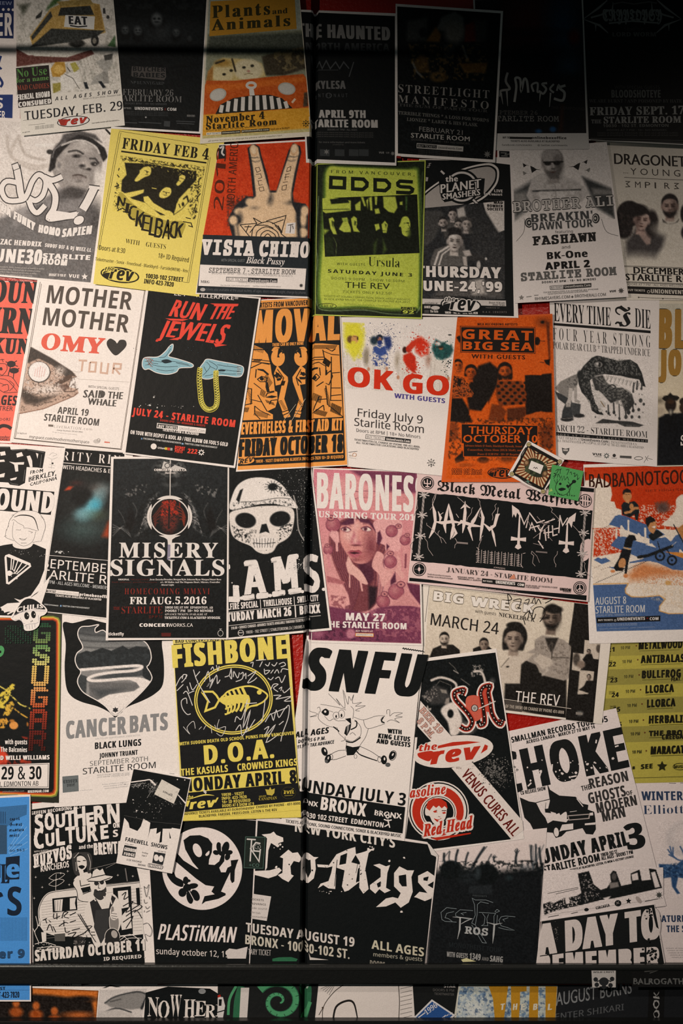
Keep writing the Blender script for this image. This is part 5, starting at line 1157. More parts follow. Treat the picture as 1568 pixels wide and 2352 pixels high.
# --- white poster, dinosaur head (plain stand-in creature) and crouching boy
Z(1240,680,.20918)
begin(6.9,GP,'grey-white poster of a crouching boy with a huge toothy reptile head','poster',[(96,30),(1302,0),(1274,1876),(166,1788)],'#efe1d6')
part('headline')
T('EVERY TIME',148,282,770,335,205,'#1e1e1e','serif',off=-.006,bx=3);T('I',815,325,985,348,225,'#1e1e1e','frak',bx=6);T('DIE',1035,345,1205,368,210,'#1e1e1e','serif',off=-.006,bx=3);P([(142,298),(1205,384),(1205,414),(142,326)],'#1e1e1e')
T('FOUR YEAR STRONG',138,482,1202,572,132,'#2c2b2a','serif',off=-.018,sp=1.5);T('POLAR BEAR CLUB * TRAPPED UNDER ICE',134,582,1200,668,80,'#2c2b2a','serif',off=-.01)
part('picture','shaded drawing of a boy below a reptile head')
d=PIC([(130,640),(1230,680),(1225,1450),(150,1420)],'#efe1d6',1.4)
RK='#2b2c2b'
d.p([(400,880),(470,770),(560,680),(620,655),(720,680),(850,715),(980,700),(1060,750),(1110,850),(1130,930),(1150,1000),(1110,990),(1080,920),(960,900),(880,880),(700,860),(600,880),(540,930),(560,1050),(600,1180),(680,1290),(690,1310),(620,1300),(560,1260),(540,1160),(450,1060),(420,980)],RK,6)
d.tex('#85817a',1.8,.56,.12,.7,[(480,770),(620,660),(1000,710),(1110,880),(700,850),(430,950)]);d.tex('#7a766f',1.8,.56,.12,.7,[(430,960),(560,930),(680,1290),(560,1250)]);d.e(640,755,62,44,'#1a1b1b',10);d.e(632,757,46,34,'#8d8780',10);d.e(645,757,14,26,'#2c2b2a',6);d.e(622,748,14,12,'#d3c8be',6)
d.p([(560,900),(680,870),(720,950),(800,1010),(900,1010),(1000,1080),(1030,1180),(960,1270),(920,1260),(880,1140),(770,1180),(680,1080),(600,1040)],'#3d3c3a',14);d.tex('#8a857d',2.5,.55,.15,.7,[(560,900),(700,880),(1010,1080),(940,1260),(700,1100)]);d.l([(600,900),(680,960),(780,1020)],10,'#8a857d',8,.7,True);d.l([(640,930),(660,1060)],8,'#6f6b65',8,.7);d.l([(700,1050),(770,980),(820,1000),(790,1030)],14,RK,6,.9,True);d.l([(860,1040),(940,1030),(1000,1080)],12,'#9b958c',8,.7,True)
for k in range(9):x=715+k*42;y=870+k*10;d.p([(x,y),(x+34,y+6),(x+10,y+60+(k>4)*30)],'#cfc4b9',4);d.l([(x+34,y+6),(x+10,y+62)],3,RK,3)
for x,y,h in((1020,960,90),(1060,940,80),(1110,960,60)):d.l([(x,y),(x-6,y+h)],18,'#4a4946',6);d.e(x-6,y+h,12,16,'#4a4946',5)
for k in range(7):d.p([(580+8*k,1050+34*k),(640+8*k,1040+34*k),(650+6*k,1062+34*k),(600+8*k,1075+34*k)],'#d9cec3',5)
d.l([(590,1040),(650,1060),(690,1110),(650,1130)],12,'#d9cec3',5,1,True);d.p([(680,1150),(720,1180),(690,1230),(650,1210)],'#d9cec3',5);d.l([(660,1160),(700,1220)],8,'#7b5a30',5)
for x,y,h,w in((740,1200,90,14),(800,1180,100,16),(860,1190,160,12),(930,1220,110,18),(960,1160,120,20),(1010,1200,60,16)):d.l([(x,y),(x+4,y+h)],w,'#3f3e3c',6);d.e(x+4,y+h,w,w*1.3,'#3f3e3c',6)
for x,y,r in((1130,1190,14),(1075,1250,16),(1080,1330,14),(1095,1150,20),(1040,1190,10),(1000,1330,16),(860,1340,10),(820,1310,8),(760,1310,8),(720,1270,10),(940,1330,14),(1120,1280,6),(600,1330,8),(1080,1080,5),(1110,1085,5)):d.e(x,y,r,r*1.2,'#4a4946',6)
d.p([(600,1400),(680,1350),(820,1370),(1000,1380),(1130,1420),(1080,1440),(920,1435),(840,1400),(700,1400)],'#3f3e3c',8);d.tex('#8a857d',2,.6,.1,.6,[(620,1400),(1100,1420),(1000,1440),(680,1370)])
d.p([(160,1010),(220,940),(340,880),(420,850),(410,960),(380,1020),(310,1100),(300,1140),(200,1060)],'#8f877f',8);d.tex('#4a4744',3,.6,.1,.7,[(260,930),(400,870),(400,980),(300,1010)]);d.p([(160,1050),(230,1080),(340,1150),(350,1300),(360,1340),(230,1340),(240,1260),(270,1190),(190,1130)],'#3f4040',8);d.p([(340,1170),(440,1190),(430,1290),(470,1300),(480,1330),(350,1310)],'#4a4a49',8);d.p([(310,1010),(355,1020),(340,1130),(325,1220),(280,1220),(275,1190),(300,1130)],'#cbbfb4',6);d.p([(365,1010),(400,1000),(400,1140),(440,1160),(420,1180),(370,1160)],'#b5aaa0',6);d.e(290,1355,70,26,'#353433',8);d.e(420,1318,62,20,'#353433',8);d.l([(240,1350),(340,1340)],5,'#8f877f',5)
for k in range(3):d.l([(278+16*k,1180),(274+18*k,1225)],5,'#6b645d',4)
d.e(430,870,30,50,RK,14);d.n(.08);d.done()
part('date_line');T('MARCH 22 - STARLITE ROOM',100,1478,1170,1560,72,'#2c2b2a','serif',off=-.012);P([(170,1496),(1176,1576),(1174,1612),(169,1532)],'#1e1e1e');T('DOORS AT 7PM - ALL AGES WELCOME',130,1528,1170,1606,22,'#8d857d','serif',sp=1.3)
part('fine_print');T('GET TICKETS AT',202,1568,440,1590,28,'#77706a','serif',off=-.012);T('UnionEvents.Com',446,1590,735,1614,30,'#3a3735',bx=1);T('& TICKETMASTER.CA',740,1616,1052,1640,26,'#77706a','serif',off=-.012);T('ALL TICKETMASTER LOCATIONS, BY PHONE 780-451-8000 & BLACKBYRD.',176,1600,1135,1680,26,'#77706a','serif',off=-.012)
P([(232,1665),(272,1680),(315,1668),(312,1700),(272,1750),(240,1720)],'#55524f');P([(246,1684),(300,1686),(298,1704),(248,1702)],'#cfc3b9');T('VUE',568,1748,668,1756,26,'#3a3735',bx=4);STAR(722,1755,36,18,8,'#4a5450');E(722,1755,13,13,'#efe1d6');E(806,1752,18,18,'#3a3735');LL([[(776,1778),(836,1782)],[(590,1762),(665,1768)]],5,'#77706a');P([(868,1752),(996,1758),(995,1786),(867,1778)],'#5a5652');RING(1072,1782,48,20,6,'#55524f');LL([[(1145,1760),(1175,1810)],[(1180,1752),(1130,1830)],[(1170,1780),(1225,1796)]],4,'#55524f')


# --- gold lettered black and cream poster cut at right
begin(6.8,GP,'cream poster with big gold outlined letters and a hatted man in black, cut at right','poster',[(1290,10),(1980,0),(1980,1860),(1262,1876)],'#e2d2b8')
part('picture','dark photo of men in hats')
d=PIC([(1300,90),(1960,85),(1960,1850),(1274,1864)],'#dccbb0',2.2)
d.g('#cfc4ae','#e6d2b2',0,.55);d.p([(1290,1340),(1360,1300),(1500,1290),(1960,1200),(1960,1860),(1274,1866)],'#15171a',20);d.e(1310,1150,60,40,'#8a7c68',40,.7);d.e(1310,1260,60,60,'#cbb79c',40,.7)
d.p([(1330,1130),(1350,1100),(1390,1092),(1420,1062),(1450,1092),(1500,1098),(1525,1120),(1500,1150),(1360,1155)],'#1d1a17',8);d.e(1425,1195,62,80,'#2a201a',16);d.e(1425,1165,40,24,'#45301f',16,.8);d.p([(1395,1240),(1455,1240),(1450,1340),(1410,1330)],'#4a443e',12);d.p([(1360,1300),(1480,1290),(1500,1500),(1340,1500)],'#141517',20);d.e(1425,1280,16,30,'#b5a894',14,.8);d.e(1570,1160,50,44,'#2a221b',10);d.e(1570,1230,50,60,'#3a2c22',14);d.n(.06);d.done()
part('lettering','gold letters outlined in grey')
for s_,x0,y0,x1,y1,h in(('BLACK',1305,572,2030,578,420),('JONES',1310,868,1920,872,270)):
    if s_=='BLACK':s_,x1='BLA',1780
    else:s_,x1='JON',1680
    T(s_,x0,y0,x1,y1,h,'#a97b34',bx=44,by=10,out='#3f4240',ow=13)
T('S',1535,1640,1590,1642,110,W,'type',bx=5)
# ================================================================== fourth row
# --- hand-drawn black and white poster, cut at left
Z(0,1010,.19139)
begin(4.8,GP,'white hand-drawn poster of a smirking girl in a black shirt, cut at left','poster',[(-560,10),(795,98),(470,2140),(-740,2110)])
part('headline')
P([(-200,80),(130,85),(140,120),(325,112),(400,120),(555,145),(520,345),(460,335),(330,330),(310,520),(240,555),(130,540),(110,515),(-300,490)],K)
for q in([(10,150),(70,140),(80,185),(20,195)],[(205,170),(270,150),(290,195),(215,215)],[(0,245),(60,240),(70,265),(0,270)],[(120,265),(190,275),(300,270),(295,300),(225,300),(230,380),(195,385),(180,300)],[(0,420),(70,400),(60,450),(0,455)],[(130,470),(215,450),(200,480),(140,490)],[(330,200),(370,190),(395,250),(400,330),(370,330)],[(440,160),(470,170),(460,230)]):P(q,W)
LL([[(10,92),(120,98)],[(150,128),(310,122)],[(340,122),(540,155)],[(510,180),(490,330)],[(310,360),(290,500)],[(130,520),(230,540)]],3,'#9a968f')
LL([[(600,190),(640,160),(690,180),(640,200)],[(580,215),(640,235),(700,212)],[(630,240),(625,350)],[(600,300),(670,310)],[(590,330),(665,340)]],3,'#9a968f',True);DOTS([(640,285)],12,K)
part('handwriting')
T('FROM',372,415,520,392,42,'#2b2b2b','gill',bx=4,jit=2);T('BERKLEY,',352,505,682,425,58,'#2b2b2b','gill',bx=5,jit=3);T('CALIFORNIA',366,558,690,480,40,'#2b2b2b','gill',bx=4,jit=2)
part('title_band','black band with white letters');P([(-560,520),(662,625),(618,902),(-600,800)],K);T('UNBOUND',-560,795,635,880,245,W,'bold',bx=26,by=8)
part('picture','ink drawing of a girl in a black shirt')
P([(-60,1290),(60,1262),(180,1245),(420,1250),(560,1310),(540,1560),(480,1720),(370,1880),(300,1990),(200,2110),(-400,2090),(-200,1400)],K)
P([(180,1240),(388,1230),(385,1280),(300,1310),(185,1290)],W,True)
P([(165,960),(180,900),(260,850),(400,855),(500,900),(550,1000),(545,1090),(500,1220),(400,1240),(290,1275),(190,1240),(70,1170),(90,1070),(110,1000)],W,True)
LL([[(110,1050),(130,960),(220,870),(340,850),(460,870),(530,950),(555,1040),(530,1130),(500,1220)],[(175,985),(160,1100),(180,1200),(290,1275),(400,1220),(440,1100)],[(150,970),(180,960),(230,1000),(290,1030),(300,1060),(340,1060),(460,1095)],[(200,1080),(250,1085),(260,1075)],[(350,1095),(400,1110),(380,1120)],[(240,1180),(300,1195),(335,1175)],[(240,1180),(280,1205),(320,1195)],[(150,905),(180,900)],[(90,1070),(75,1160),(120,1190),(180,1210)],[(400,1230),(440,1225),(490,1215)],[(500,920),(540,960)],[(260,1240),(330,1240)],[(60,1160),(90,1150)],[(120,1000),(90,1090)]],4,'#4a4846',True)
L([(180,930),(260,905),(370,915),(430,960),(470,1090)],14,'#2b2a2a',sm=True,taper=[.4,1,1,.4])
P([(75,1385),(120,1370),(375,1480),(385,1520),(120,1735),(85,1725),(65,1410)],W);P([(90,1400),(365,1510),(110,1712)],K)
LL([[(150,1420),(140,1560)],[(180,1430),(160,1560)],[(225,1450),(180,1580)],[(275,1470),(200,1590)],[(330,1500),(210,1610)]],12,W);E(125,1600,34,32,W);SPRAY(190,1610,30,30,16,10,W,3)
P([(15,2010),(100,1960),(250,1950),(180,1900),(250,1920),(470,1830),(370,1900),(480,1800),(620,1620),(500,2000),(300,2100),(150,2060),(60,2060)],W);LL([[(20,2010),(120,1990)],[(30,2040),(130,2020)],[(60,2065),(150,2040)],[(100,2090),(180,2050)]],16,W);L([(380,1890),(470,1820)],5,K)
SPRAY(270,1340,80,20,25,4,'#8f8b85',5);SPRAY(500,1390,40,10,10,4,'#8f8b85',6)

# --- black poster with blurred lights
begin(4.5,GP,'black poster with a blurred turquoise light, beside the drawn girl in a black shirt','poster',[(782,90),(1600,150),(1560,2180),(462,2056)])
part('picture','black panel with out-of-focus coloured light')
d=PIC([(795,105),(1500,160),(1440,2150),(500,2052)],'#0f1415',2.2)
d.e(1090,800,300,420,'#2c2f2d',260,.8);d.e(1180,640,90,100,'#8f7f76',110,.6);d.e(1250,590,70,60,'#8a9896',100,.6);d.e(1100,800,90,160,'#6fb3bd',130,.95,40);d.e(1150,780,60,60,'#4aa5b8',80,.8);d.e(980,900,80,60,'#8fc0c4',90,.6);d.e(1000,1080,220,120,'#4a6460',200,.6);d.e(1060,660,60,60,'#191a1a',60,.8);d.e(960,680,110,130,'#0f1415',60,.9)
d.p([(780,610),(830,560),(890,560),(850,600)],'#d84a28',20);d.e(920,520,50,20,'#6b2a20',40,.6);d.p([(1300,990),(1330,960),(1320,1180),(1230,1160)],'#a84020',50,.9);d.e(1180,900,100,50,'#6a7d5c',100,.4);d.e(960,540,100,60,'#2a2020',80,.5);d.n(.06);d.done()
part('lettering')
T('PURITY RING',540,230,1560,310,110,W,'serif',off=-.02,sp=1.25);L([(768,278),(1560,345)],7,W);T('WITH HEADACHES & EVIAN CHRIST',760,350,1660,432,48,W,'sans',bx=3);L([(595,1385),(1500,1465)],5,W);SPRAY(730,1345,40,10,22,8,'#c9c4bc',5)
T('SEPTEMBER 7',520,1530,1500,1620,108,W,'sans',bx=2);T('STARLITE ROOM',420,1650,1680,1770,108,W,'sans',bx=2);T('DOORS 7PM - ALL AGES WELCOME - MEMBERS',440,1708,1300,1795,40,'#cfcac3','sans',bx=1)
part('fine_print');P([(515,1782),(955,1825),(952,1875),(512,1826)],W);P([(520,1792),(680,1806),(676,1838),(518,1822)],K);T('BUY TICKETS',520,1822,672,1835,26,W,bx=2);T('UnionEvents.Com',694,1838,942,1862,24,'#9a928a','sans');T('primeboxoffice',962,1868,1340,1905,34,W,bx=6);T('TICKETS ALSO AVAILABLE AT BLACKBYRD',672,1878,1222,1928,24,W,bx=1);T('FACEBOOK.COM/THEUNIONEVENTS',540,1980,708,1998,16,'#cfcac3');T('TWITTER.COM/THEUNIONWEST',756,2000,1080,2028,18,'#cfcac3');P([(730,1980),(748,1982),(746,2002),(728,2000)],'#7fa0c0')

# --- black poster with a red medallion
Z(240,1040,.19133)
begin(6.8,GP,'white-framed black poster with a red medallion in a white ring, AUG.5.2016','poster',[(90,50),(1500,40),(1488,2232),(26,2246)])
part('picture','black panel with pale feathery hands around a ring')
d=PIC([(120,75),(1484,75),(1468,2216),(55,2216)],'#0f1415',1.7)
d.g('#2b3032','#0f1415',0,.6,.6);d.e(800,200,190,120,'#8d8880',60,.5);d.tex('#16191b',3,.5,.15,.8,[(600,80),(1000,80),(1000,320),(600,320)]);d.e(800,380,70,24,'#9a938c',40,.5);d.e(800,335,60,60,'#0f1415',40,.7)
PG='#b5aba3'
for s in(-1,1):
    def q(a,b):return(800+s*a,b)
    for k in range(9):d.l([q(150+8*k,480+40*k),q(230+14*k,560+40*k),q(270+14*k,640+44*k)],6,PG,8,.6,True)
    d.p([q(140,480),q(250,560),q(330,760),q(300,900),q(420,1000),q(270,900),q(260,760),q(280,640)],PG,40,.55);d.tex('#0f1415',2.2,.52,.12,.75,[q(120,460),q(330,520),q(460,1020),q(260,940)])
    for k in range(5):d.l([q(470+8*k,1010-20*k),q(560,930-14*k),q(690,860+34*k)],6,PG,6,.55,True)
    d.l([q(450,600),q(400,700),q(440,820),q(500,930)],8,'#7d7771',10,.6,True);d.l([q(620,690),q(560,790),q(530,900)],5,'#8d867f',6,.6,True);d.tex('#8d867f',3,.62,.1,.7,[q(280,370),q(560,430),q(540,540),q(300,480)])
    d.p([q(480,640),q(430,720),q(420,840),q(480,960),q(560,900),q(520,760)],'#0d0f10',30,.8)
d.e(790,775,262,258,'#0f1415',6);d.n(.08);d.done()
part('medallion','white double ring around a red drawing')
RING(790,768,270,254,30,'#e6d9cd');RING(790,768,232,226,12,'#e6d9cd');P([(740,1010),(840,1010),(810,1060),(800,1280),(760,1280),(770,1060)],'#8d8494');P([(700,1000),(880,1000),(820,1040),(815,1100),(770,1100),(765,1040)],'#e6d9cd')
d=PIC([(575,560),(1010,560),(1010,990),(575,990)],'#0f1415',1.4)
d.e(785,770,110,190,'#6a2a22',60,.9);d.tex('#c4321c',2.5,.5,.15,.9,[(700,580),(860,570),(900,760),(680,760)]);d.tex('#0f1415',2,.6,.1,.7);
for k in range(5):d.l([(690-10*k,640+50*k),(630,720+30*k),(590+6*k,770+30*k)],10,'#9a3422',8,.7,True);d.l([(880+8*k,640+40*k),(940,680+30*k),(980-4*k,780+24*k)],10,'#a83a22',8,.8,True)
for x in(720,760,800,840,910):d.l([(x,660),(x,575)],14,'#9a2a1c',8,.8)
d.l([(785,650),(780,900)],20,'#131415',6);m=1-np.clip((np.hypot((d.X-792)/218,(d.Y-772)/212)-.98)/.02,0,1);d.mix(1-m,'#0f1415');d.done();RING(790,768,236,230,14,'#e6d9cd')
L([(798,80),(795,520)],10,'#e6d9cd')
part('emblem','small pale wedge emblem');P([(720,105),(975,190),(975,200),(695,190)],'#cfc5bb');P([(800,130),(850,150),(800,185)],'#3a3a39');RING(762,155,34,32,9,'#3a3a39');T('CONCERTWORKS.CA',606,220,990,222,26,W,bx=4);T('PRESENTS',736,255,858,255,20,W,'serif')
part('headline');WS='#eaded3'
T('MISERY',188,1255,1362,1258,178,WS,'serif',bx=10,sp=1.1);T('SIGNALS',85,1472,1440,1472,190,WS,'serif',bx=10,sp=1.04)
part('guest_line');T('ORIGINAL',178,1526,308,1526,18,W,'serif',bx=1);T('VOCALIST TOUR',320,1526,540,1526,16,'#5a221c','serif');T('Jesse Zaraska/Branden Morgan/Kyle Johnson/Ryan Morgan/Stuart Ross',552,1526,1405,1526,19,W,'serif');T('a/s. Of Malice And The Magnum Heart, Mirrors, Controller',680,1558,1392,1558,18,W,'serif');T('full album performance',100,1556,640,1556,14,'#5a221c','serif');T('Absent Light',688,1590,842,1590,18,W,'serif')
part('date_line');T('HOMECOMING MMXVI',252,1695,1268,1695,72,'#8f2a20','serif',off=-.014,bx=1,sp=1.2);T('FRI AUG.5.2016',315,1812,1228,1812,86,W,'serif',bx=4);T('THE',118,1880,198,1880,36,'#8f2a20','serif',off=-.014);T('STARLITE',215,1925,705,1922,84,'#8f2a20','serif',off=-.016);T('ROOM',540,1982,705,1982,40,'#5f201a','serif',off=-.014)
part('fine_print');T('10030 102 ST NW  EDMONTON, AB',735,1865,1308,1865,26,W,'serif');T('DOORS 7 PM  18+ NO MINORS',735,1905,1310,1905,28,W,'serif',bx=1);T('ADVANCE TICKETS AVAILALBE AT',730,1945,1238,1945,24,W,'serif',off=-.01);T('TICKETFLY.COM & BLACKBYRD MYOOZIK',730,1988,1396,1988,28,W,'serif',bx=1)
T('CONCERT',432,2082,780,2082,40,W,bx=9);T('WORKS.CA',776,2082,1068,2082,40,W,'sans',bx=1);T('ticketfly',62,2186,242,2186,36,W,'bold',bx=4);P([(690,2155),(808,2155),(804,2198),(694,2198)],'#5a1c17');RING(1398,2160,34,38,6,'#cfc5bb');LL([[(1398,2122),(1398,2108)],[(1384,2108),(1414,2108)]],6,'#cfc5bb')

# --- black poster with a skull in a rounded helmet (plain stand-in)
Z(510,1060,.18280)
begin(6.5,GP,'black poster of a skull under a rounded helmet, bent over the seam, MARCH 26','poster',[(60,60),(1122,60),(1378,2112),(62,2232)])
part('panel','black printed panel');P([(96,70),(1105,66),(1348,2086),(86,2208)],'#0f1415')
part('picture','white skull beneath a dented helmet')
d=PIC([(96,190),(1000,190),(1050,1200),(92,1200)],'#0f1415',1.4)
B_='#0f1415'
d.p([(104,600),(130,440),(200,300),(330,220),(490,202),(660,230),(780,320),(850,430),(920,520),(940,590),(700,540),(500,530),(280,580)],'#efe2d6',6,sm=True);d.p([(180,480),(230,360),(270,340),(240,440),(220,520)],B_,10);d.e(640,320,60,46,B_,16);d.tex(B_,2,.55,.1,.9,[(700,300),(800,350),(860,440),(740,430)])
for k in range(14):a=k*.45;d.l([(640+50*math.cos(a),320+40*math.sin(a)),(640+105*math.cos(a),320+80*math.sin(a))],7,B_,5,.9)
d.l([(240,510),(450,500),(700,460),(860,470)],8,B_,6,.8,True);d.l([(130,590),(300,560),(500,520),(720,520),(900,560)],26,'#efe2d6',6,1,True);d.tex(B_,2,.6,.1,.7,[(140,520),(880,470),(900,560),(140,600)])
d.p([(110,640),(280,590),(500,560),(740,560),(880,590),(910,700),(870,900),(800,980),(700,1040),(640,1130),(540,1160),(440,1130),(360,1060),(220,1000),(130,920),(100,760)],'#eadccf',8,sm=True)
d.e(300,740,130,95,B_,14,1,10);d.e(730,720,130,95,B_,14,1,-10);d.p([(500,790),(560,780),(600,900),(550,880),(520,890),(470,905)],B_,8);d.tex('#6f6a64',3,.58,.1,.8,[(130,840),(440,860),(400,1040),(200,980)]);d.tex(B_,2.2,.6,.1,.9,[(120,800),(300,860),(360,1040),(160,960)]);d.tex(B_,2.2,.6,.1,.9,[(680,840),(900,760),(850,940),(700,1020)])
d.p([(380,970),(520,950),(680,960),(640,1080),(530,1110),(420,1080)],'#efe2d6',6)
for k in range(8):d.l([(400+36*k,965),(412+32*k,1080)],6,B_,4)
d.l([(390,1022),(530,1030),(670,1018)],9,B_,4,1,True);d.l([(900,430),(940,600),(960,850),(1030,990)],12,'#cfc3b8',8,.9,True);d.n(.05);d.done()
part('lettering');
for s_,x0,y0,x1,y1,h in(('L',-60,1745,205,1755,460),('A',285,1735,565,1705,480),('M',655,1690,978,1640,480)):T(s_,x0,y0,x1,y1,h,'#efe2d7','type',bx=56,by=14,jit=5)
T('S',1045,1645,1230,1630,470,'#efe2d7','bold',bx=20,jit=4);E(250,1712,24,22,'#efe2d7');E(605,1680,24,22,'#efe2d7');E(1010,1630,22,20,'#efe2d7');E(1275,1602,22,20,'#efe2d7')
part('guest_line');T('HELLFIRE SPECIAL |',-20,1870,490,1822,80,'#efe2d7',bx=6);T('THRILLHOUSE |',525,1818,912,1785,80,'#efe2d7',bx=6);T('SWILL CITY',950,1772,1212,1745,78,'#efe2d7',bx=5)
LL([[(88,1890),(1222,1770)],[(88,2058),(1240,1930)]],6,'#d9cec3')
part('date_line');T('SATURDAY MARCH 26 | BRIXX',-30,2018,1232,1895,108,'#efe2d7',bx=12,by=2)
part('fine_print');T('$10.00 + SERVICE CHARGES- ADVANCE TICKETS AVAILABLE THROUGH TICKETFLY.COM',122,2106,1102,1995,34,'#d9cec3',bx=2);T('10030 - 102 STREET | STARLITEROOM.CA | DOORS 8',306,2158,1035,2085,36,'#d9cec3','sans',bx=2);RING(240,2148,38,40,7,'#d9cec3');T('BRIXX',206,2155,274,2150,16,'#d9cec3')
part('speckle','white print speckle');SPRAY(900,280,160,160,200,4,'#8d8a85',2);SPRAY(1040,500,70,260,160,4,'#a8a49d',3);SPRAY(960,1300,40,60,60,5,'#b5b0a8',4);SPRAY(600,1180,300,300,120,3,'#5d5d5b',5);DOTS([(130,1520),(160,1555),(155,1585)],9,'#d9cec3')

# --- pink poster of a girl with dripping berries (plain stand-in figure)
Z(700,1070,.18495)
begin(5.5,GP,'pink poster of a girl with long dark hair among berries, MAY 27','poster',[(98,22),(1412,68),(1460,2228),(14,2186)])
part('picture','pink and plum painting of a girl and berries')
d=PIC([(105,40),(1388,82),(1442,2202),(45,2158)],'#de8f93',1.5)
PL='#5a2a3e';PK='#e9a9a4'
d.g('#d97f8a','#dd9793',0,.5);d.p([(560,50),(1390,80),(1400,340),(1100,330),(800,300),(740,180)],'#7a3b52',40,.95);d.e(1080,230,20,20,'#a8606e',14);d.e(560,330,420,200,'#e29a98',60,.6);d.p([(560,400),(800,330),(1150,320),(1390,380),(1390,600),(800,600)],'#dd918f',40,.8);d.l([(160,500),(420,380),(620,320),(900,320),(1300,340)],6,PL,5,.7,True);d.l([(560,440),(660,400),(980,380)],5,PL,5,.6,True)
HR='#7c3f44'
d.p([(300,880),(420,700),(560,640),(760,640),(900,720),(960,900),(1000,1000),(960,1200),(900,1300),(900,1500),(880,1700),(760,1800),(560,1800),(540,1600),(440,1400),(340,1150)],HR,20,sm=True)
for k in range(16):x=320+14*k;d.l([(x,900+10*k),(x+20,1120+10*k),(x+120,1360),(x+190-4*k,1560),(x+180-8*k,1780)],9,PL if k%2 else '#9c5658',8,.7,True)
for k in range(8):x=830+18*k;d.l([(x+90,920+20*k),(x+20,1150),(x+30,1400),(x-20,1680)],9,PL if k%2 else '#9c5658',8,.7,True)
d.p([(640,1180),(850,1150),(860,1400),(800,1480),(700,1380)],'#542636',30,.9);d.p([(780,1480),(900,1500),(880,1700),(790,1790)],'#2c1a22',30,.8)
d.p([(440,760),(520,690),(650,660),(790,700),(880,780),(890,900),(870,1050),(800,1180),(690,1215),(590,1180),(500,1060),(440,930)],'#dd938a',16,sm=True);d.e(820,1000,90,200,'#8a464c',90,.75);d.e(560,860,90,90,'#eeb6aa',70,.7);d.e(690,1130,120,60,'#a8595a',70,.6);d.e(640,740,60,50,'#f0bcae',60,.6);d.tex('#b8686a',1.6,.72,.06,.4,[(500,850),(860,850),(800,1100),(560,1100)])
d.p([(560,960),(580,880),(610,800),(640,900),(700,950),(690,985),(620,990)],'#c4747a',24,.8);d.e(625,925,30,40,'#eeb6aa',30,.7);d.e(640,985,60,12,'#6a3038',14,.8)
for x,y,w in((510,790,62),(765,785,66)):d.e(x,y,w,34,'#8a4650',12,.9,8);d.e(x,y+2,w-12,24,'#f0d2c4',8,1,8);d.e(x-14,y-2,24,24,'#7a4450',6);d.e(x-14,y-2,9,10,'#2c1a22',4);d.l([(x-w,y-6),(x,y-34),(x+w,y+6)],9,PL,6,.9,True)
d.l([(450,740),(520,720),(570,750)],10,PL,14,.5);d.l([(720,720),(790,720),(850,760)],10,PL,14,.5)
d.p([(520,1075),(570,1045),(620,1050),(670,1040),(715,1080),(640,1080)],'#a04a54',6);d.p([(530,1080),(600,1070),(710,1085),(640,1140),(580,1130)],'#b8606a',10);d.p([(545,1078),(610,1066),(690,1082),(610,1095)],'#3c1820',6);d.e(620,1165,60,18,'#8a464c',24,.6)
d.p([(430,720),(560,640),(640,660),(620,720),(500,740)],PL,20,.9);d.p([(650,650),(800,670),(900,800),(880,830),(800,720),(690,700)],PL,18,.9);d.l([(620,640),(622,770)],22,'#e9aaa2',8);d.p([(850,700),(1000,640),(1200,700),(1190,900),(1180,1030),(1100,1060),(980,980),(900,940),(880,820)],PK,12,sm=True);d.l([(900,820),(895,940)],26,PK,8);d.l([(1005,960),(1003,1040)],16,PK,6);d.p([(900,830),(930,800),(960,900),(920,990),(890,960)],PL,14,.9)
d.p([(520,1180),(540,1120),(600,1220),(700,1310),(780,1460),(700,1450),(600,1360),(540,1330),(510,1220)],'#e9b0a4',10,sm=True);d.l([(555,1350),(555,1500)],18,'#e4a59c',6);d.l([(690,1440),(710,1545)],22,'#e4a59c',6);d.p([(870,1100),(910,1060),(980,1110),(960,1200),(1000,1280),(1140,1270),(1150,1100),(1220,1300),(1210,1400),(1100,1300),(1060,1400),(960,1500),(920,1350),(830,1250)],'#e6a69e',12,sm=True)
d.p([(1060,1420),(1120,1310),(1130,1440),(1060,1480)],PL,14,.9);d.p([(1010,960),(1050,1000),(1010,1050)],PL,10,.9)
def berry(x,y,r,tx=.5,ty=-.9):
    d.e(x,y,r,r,'#6a3044',8);d.e(x,y,r-6,r-6,'#a55662',14);d.e(x-r*.2,y-r*.2,r*.5,r*.5,'#c77f80',r*.6,.8);d.e(x+tx*r,y+ty*r,r*.55,r*.42,'#6a3044',6);d.e(x+tx*r,y+ty*r,r*.45,r*.32,'#c9807e',8);d.e(x+tx*r,y+ty*r,r*.14,r*.1,'#5a2a3e',6)
for b in((1075,810,76,1.1,-.8),(350,730,92,-.3,-.9),(1060,1190,80,0,-1.3),(1130,1560,100,.6,-.9),(970,1680,84,.2,-1.1),(1240,920,66,.4,-.9),(290,1040,62,-.2,-.8)):berry(*b)
d.l([(390,820),(400,1050)],28,PK,8);d.p([(300,860),(330,800),(420,820),(430,950),(380,960)],PK,14,.9);d.l([(290,1100),(305,1250)],34,'#d98c8e',8);d.e(1210,1650,24,44,'#b8686e',8);d.l([(1195,1030),(1210,1300)],20,'#d98c8e',8);d.l([(1250,1100),(1245,1260)],24,'#8a4652',10)
d.p([(270,1360),(400,1400),(500,1440),(480,1470),(280,1440)],'#b56a6c',8);d.p([(270,1460),(470,1480),(540,1600),(560,1720),(480,1740),(300,1640)],'#e5a29b',14);d.tex('#8a464e',4,.55,.1,.7,[(320,1600),(520,1620),(480,1800),(330,1720)])
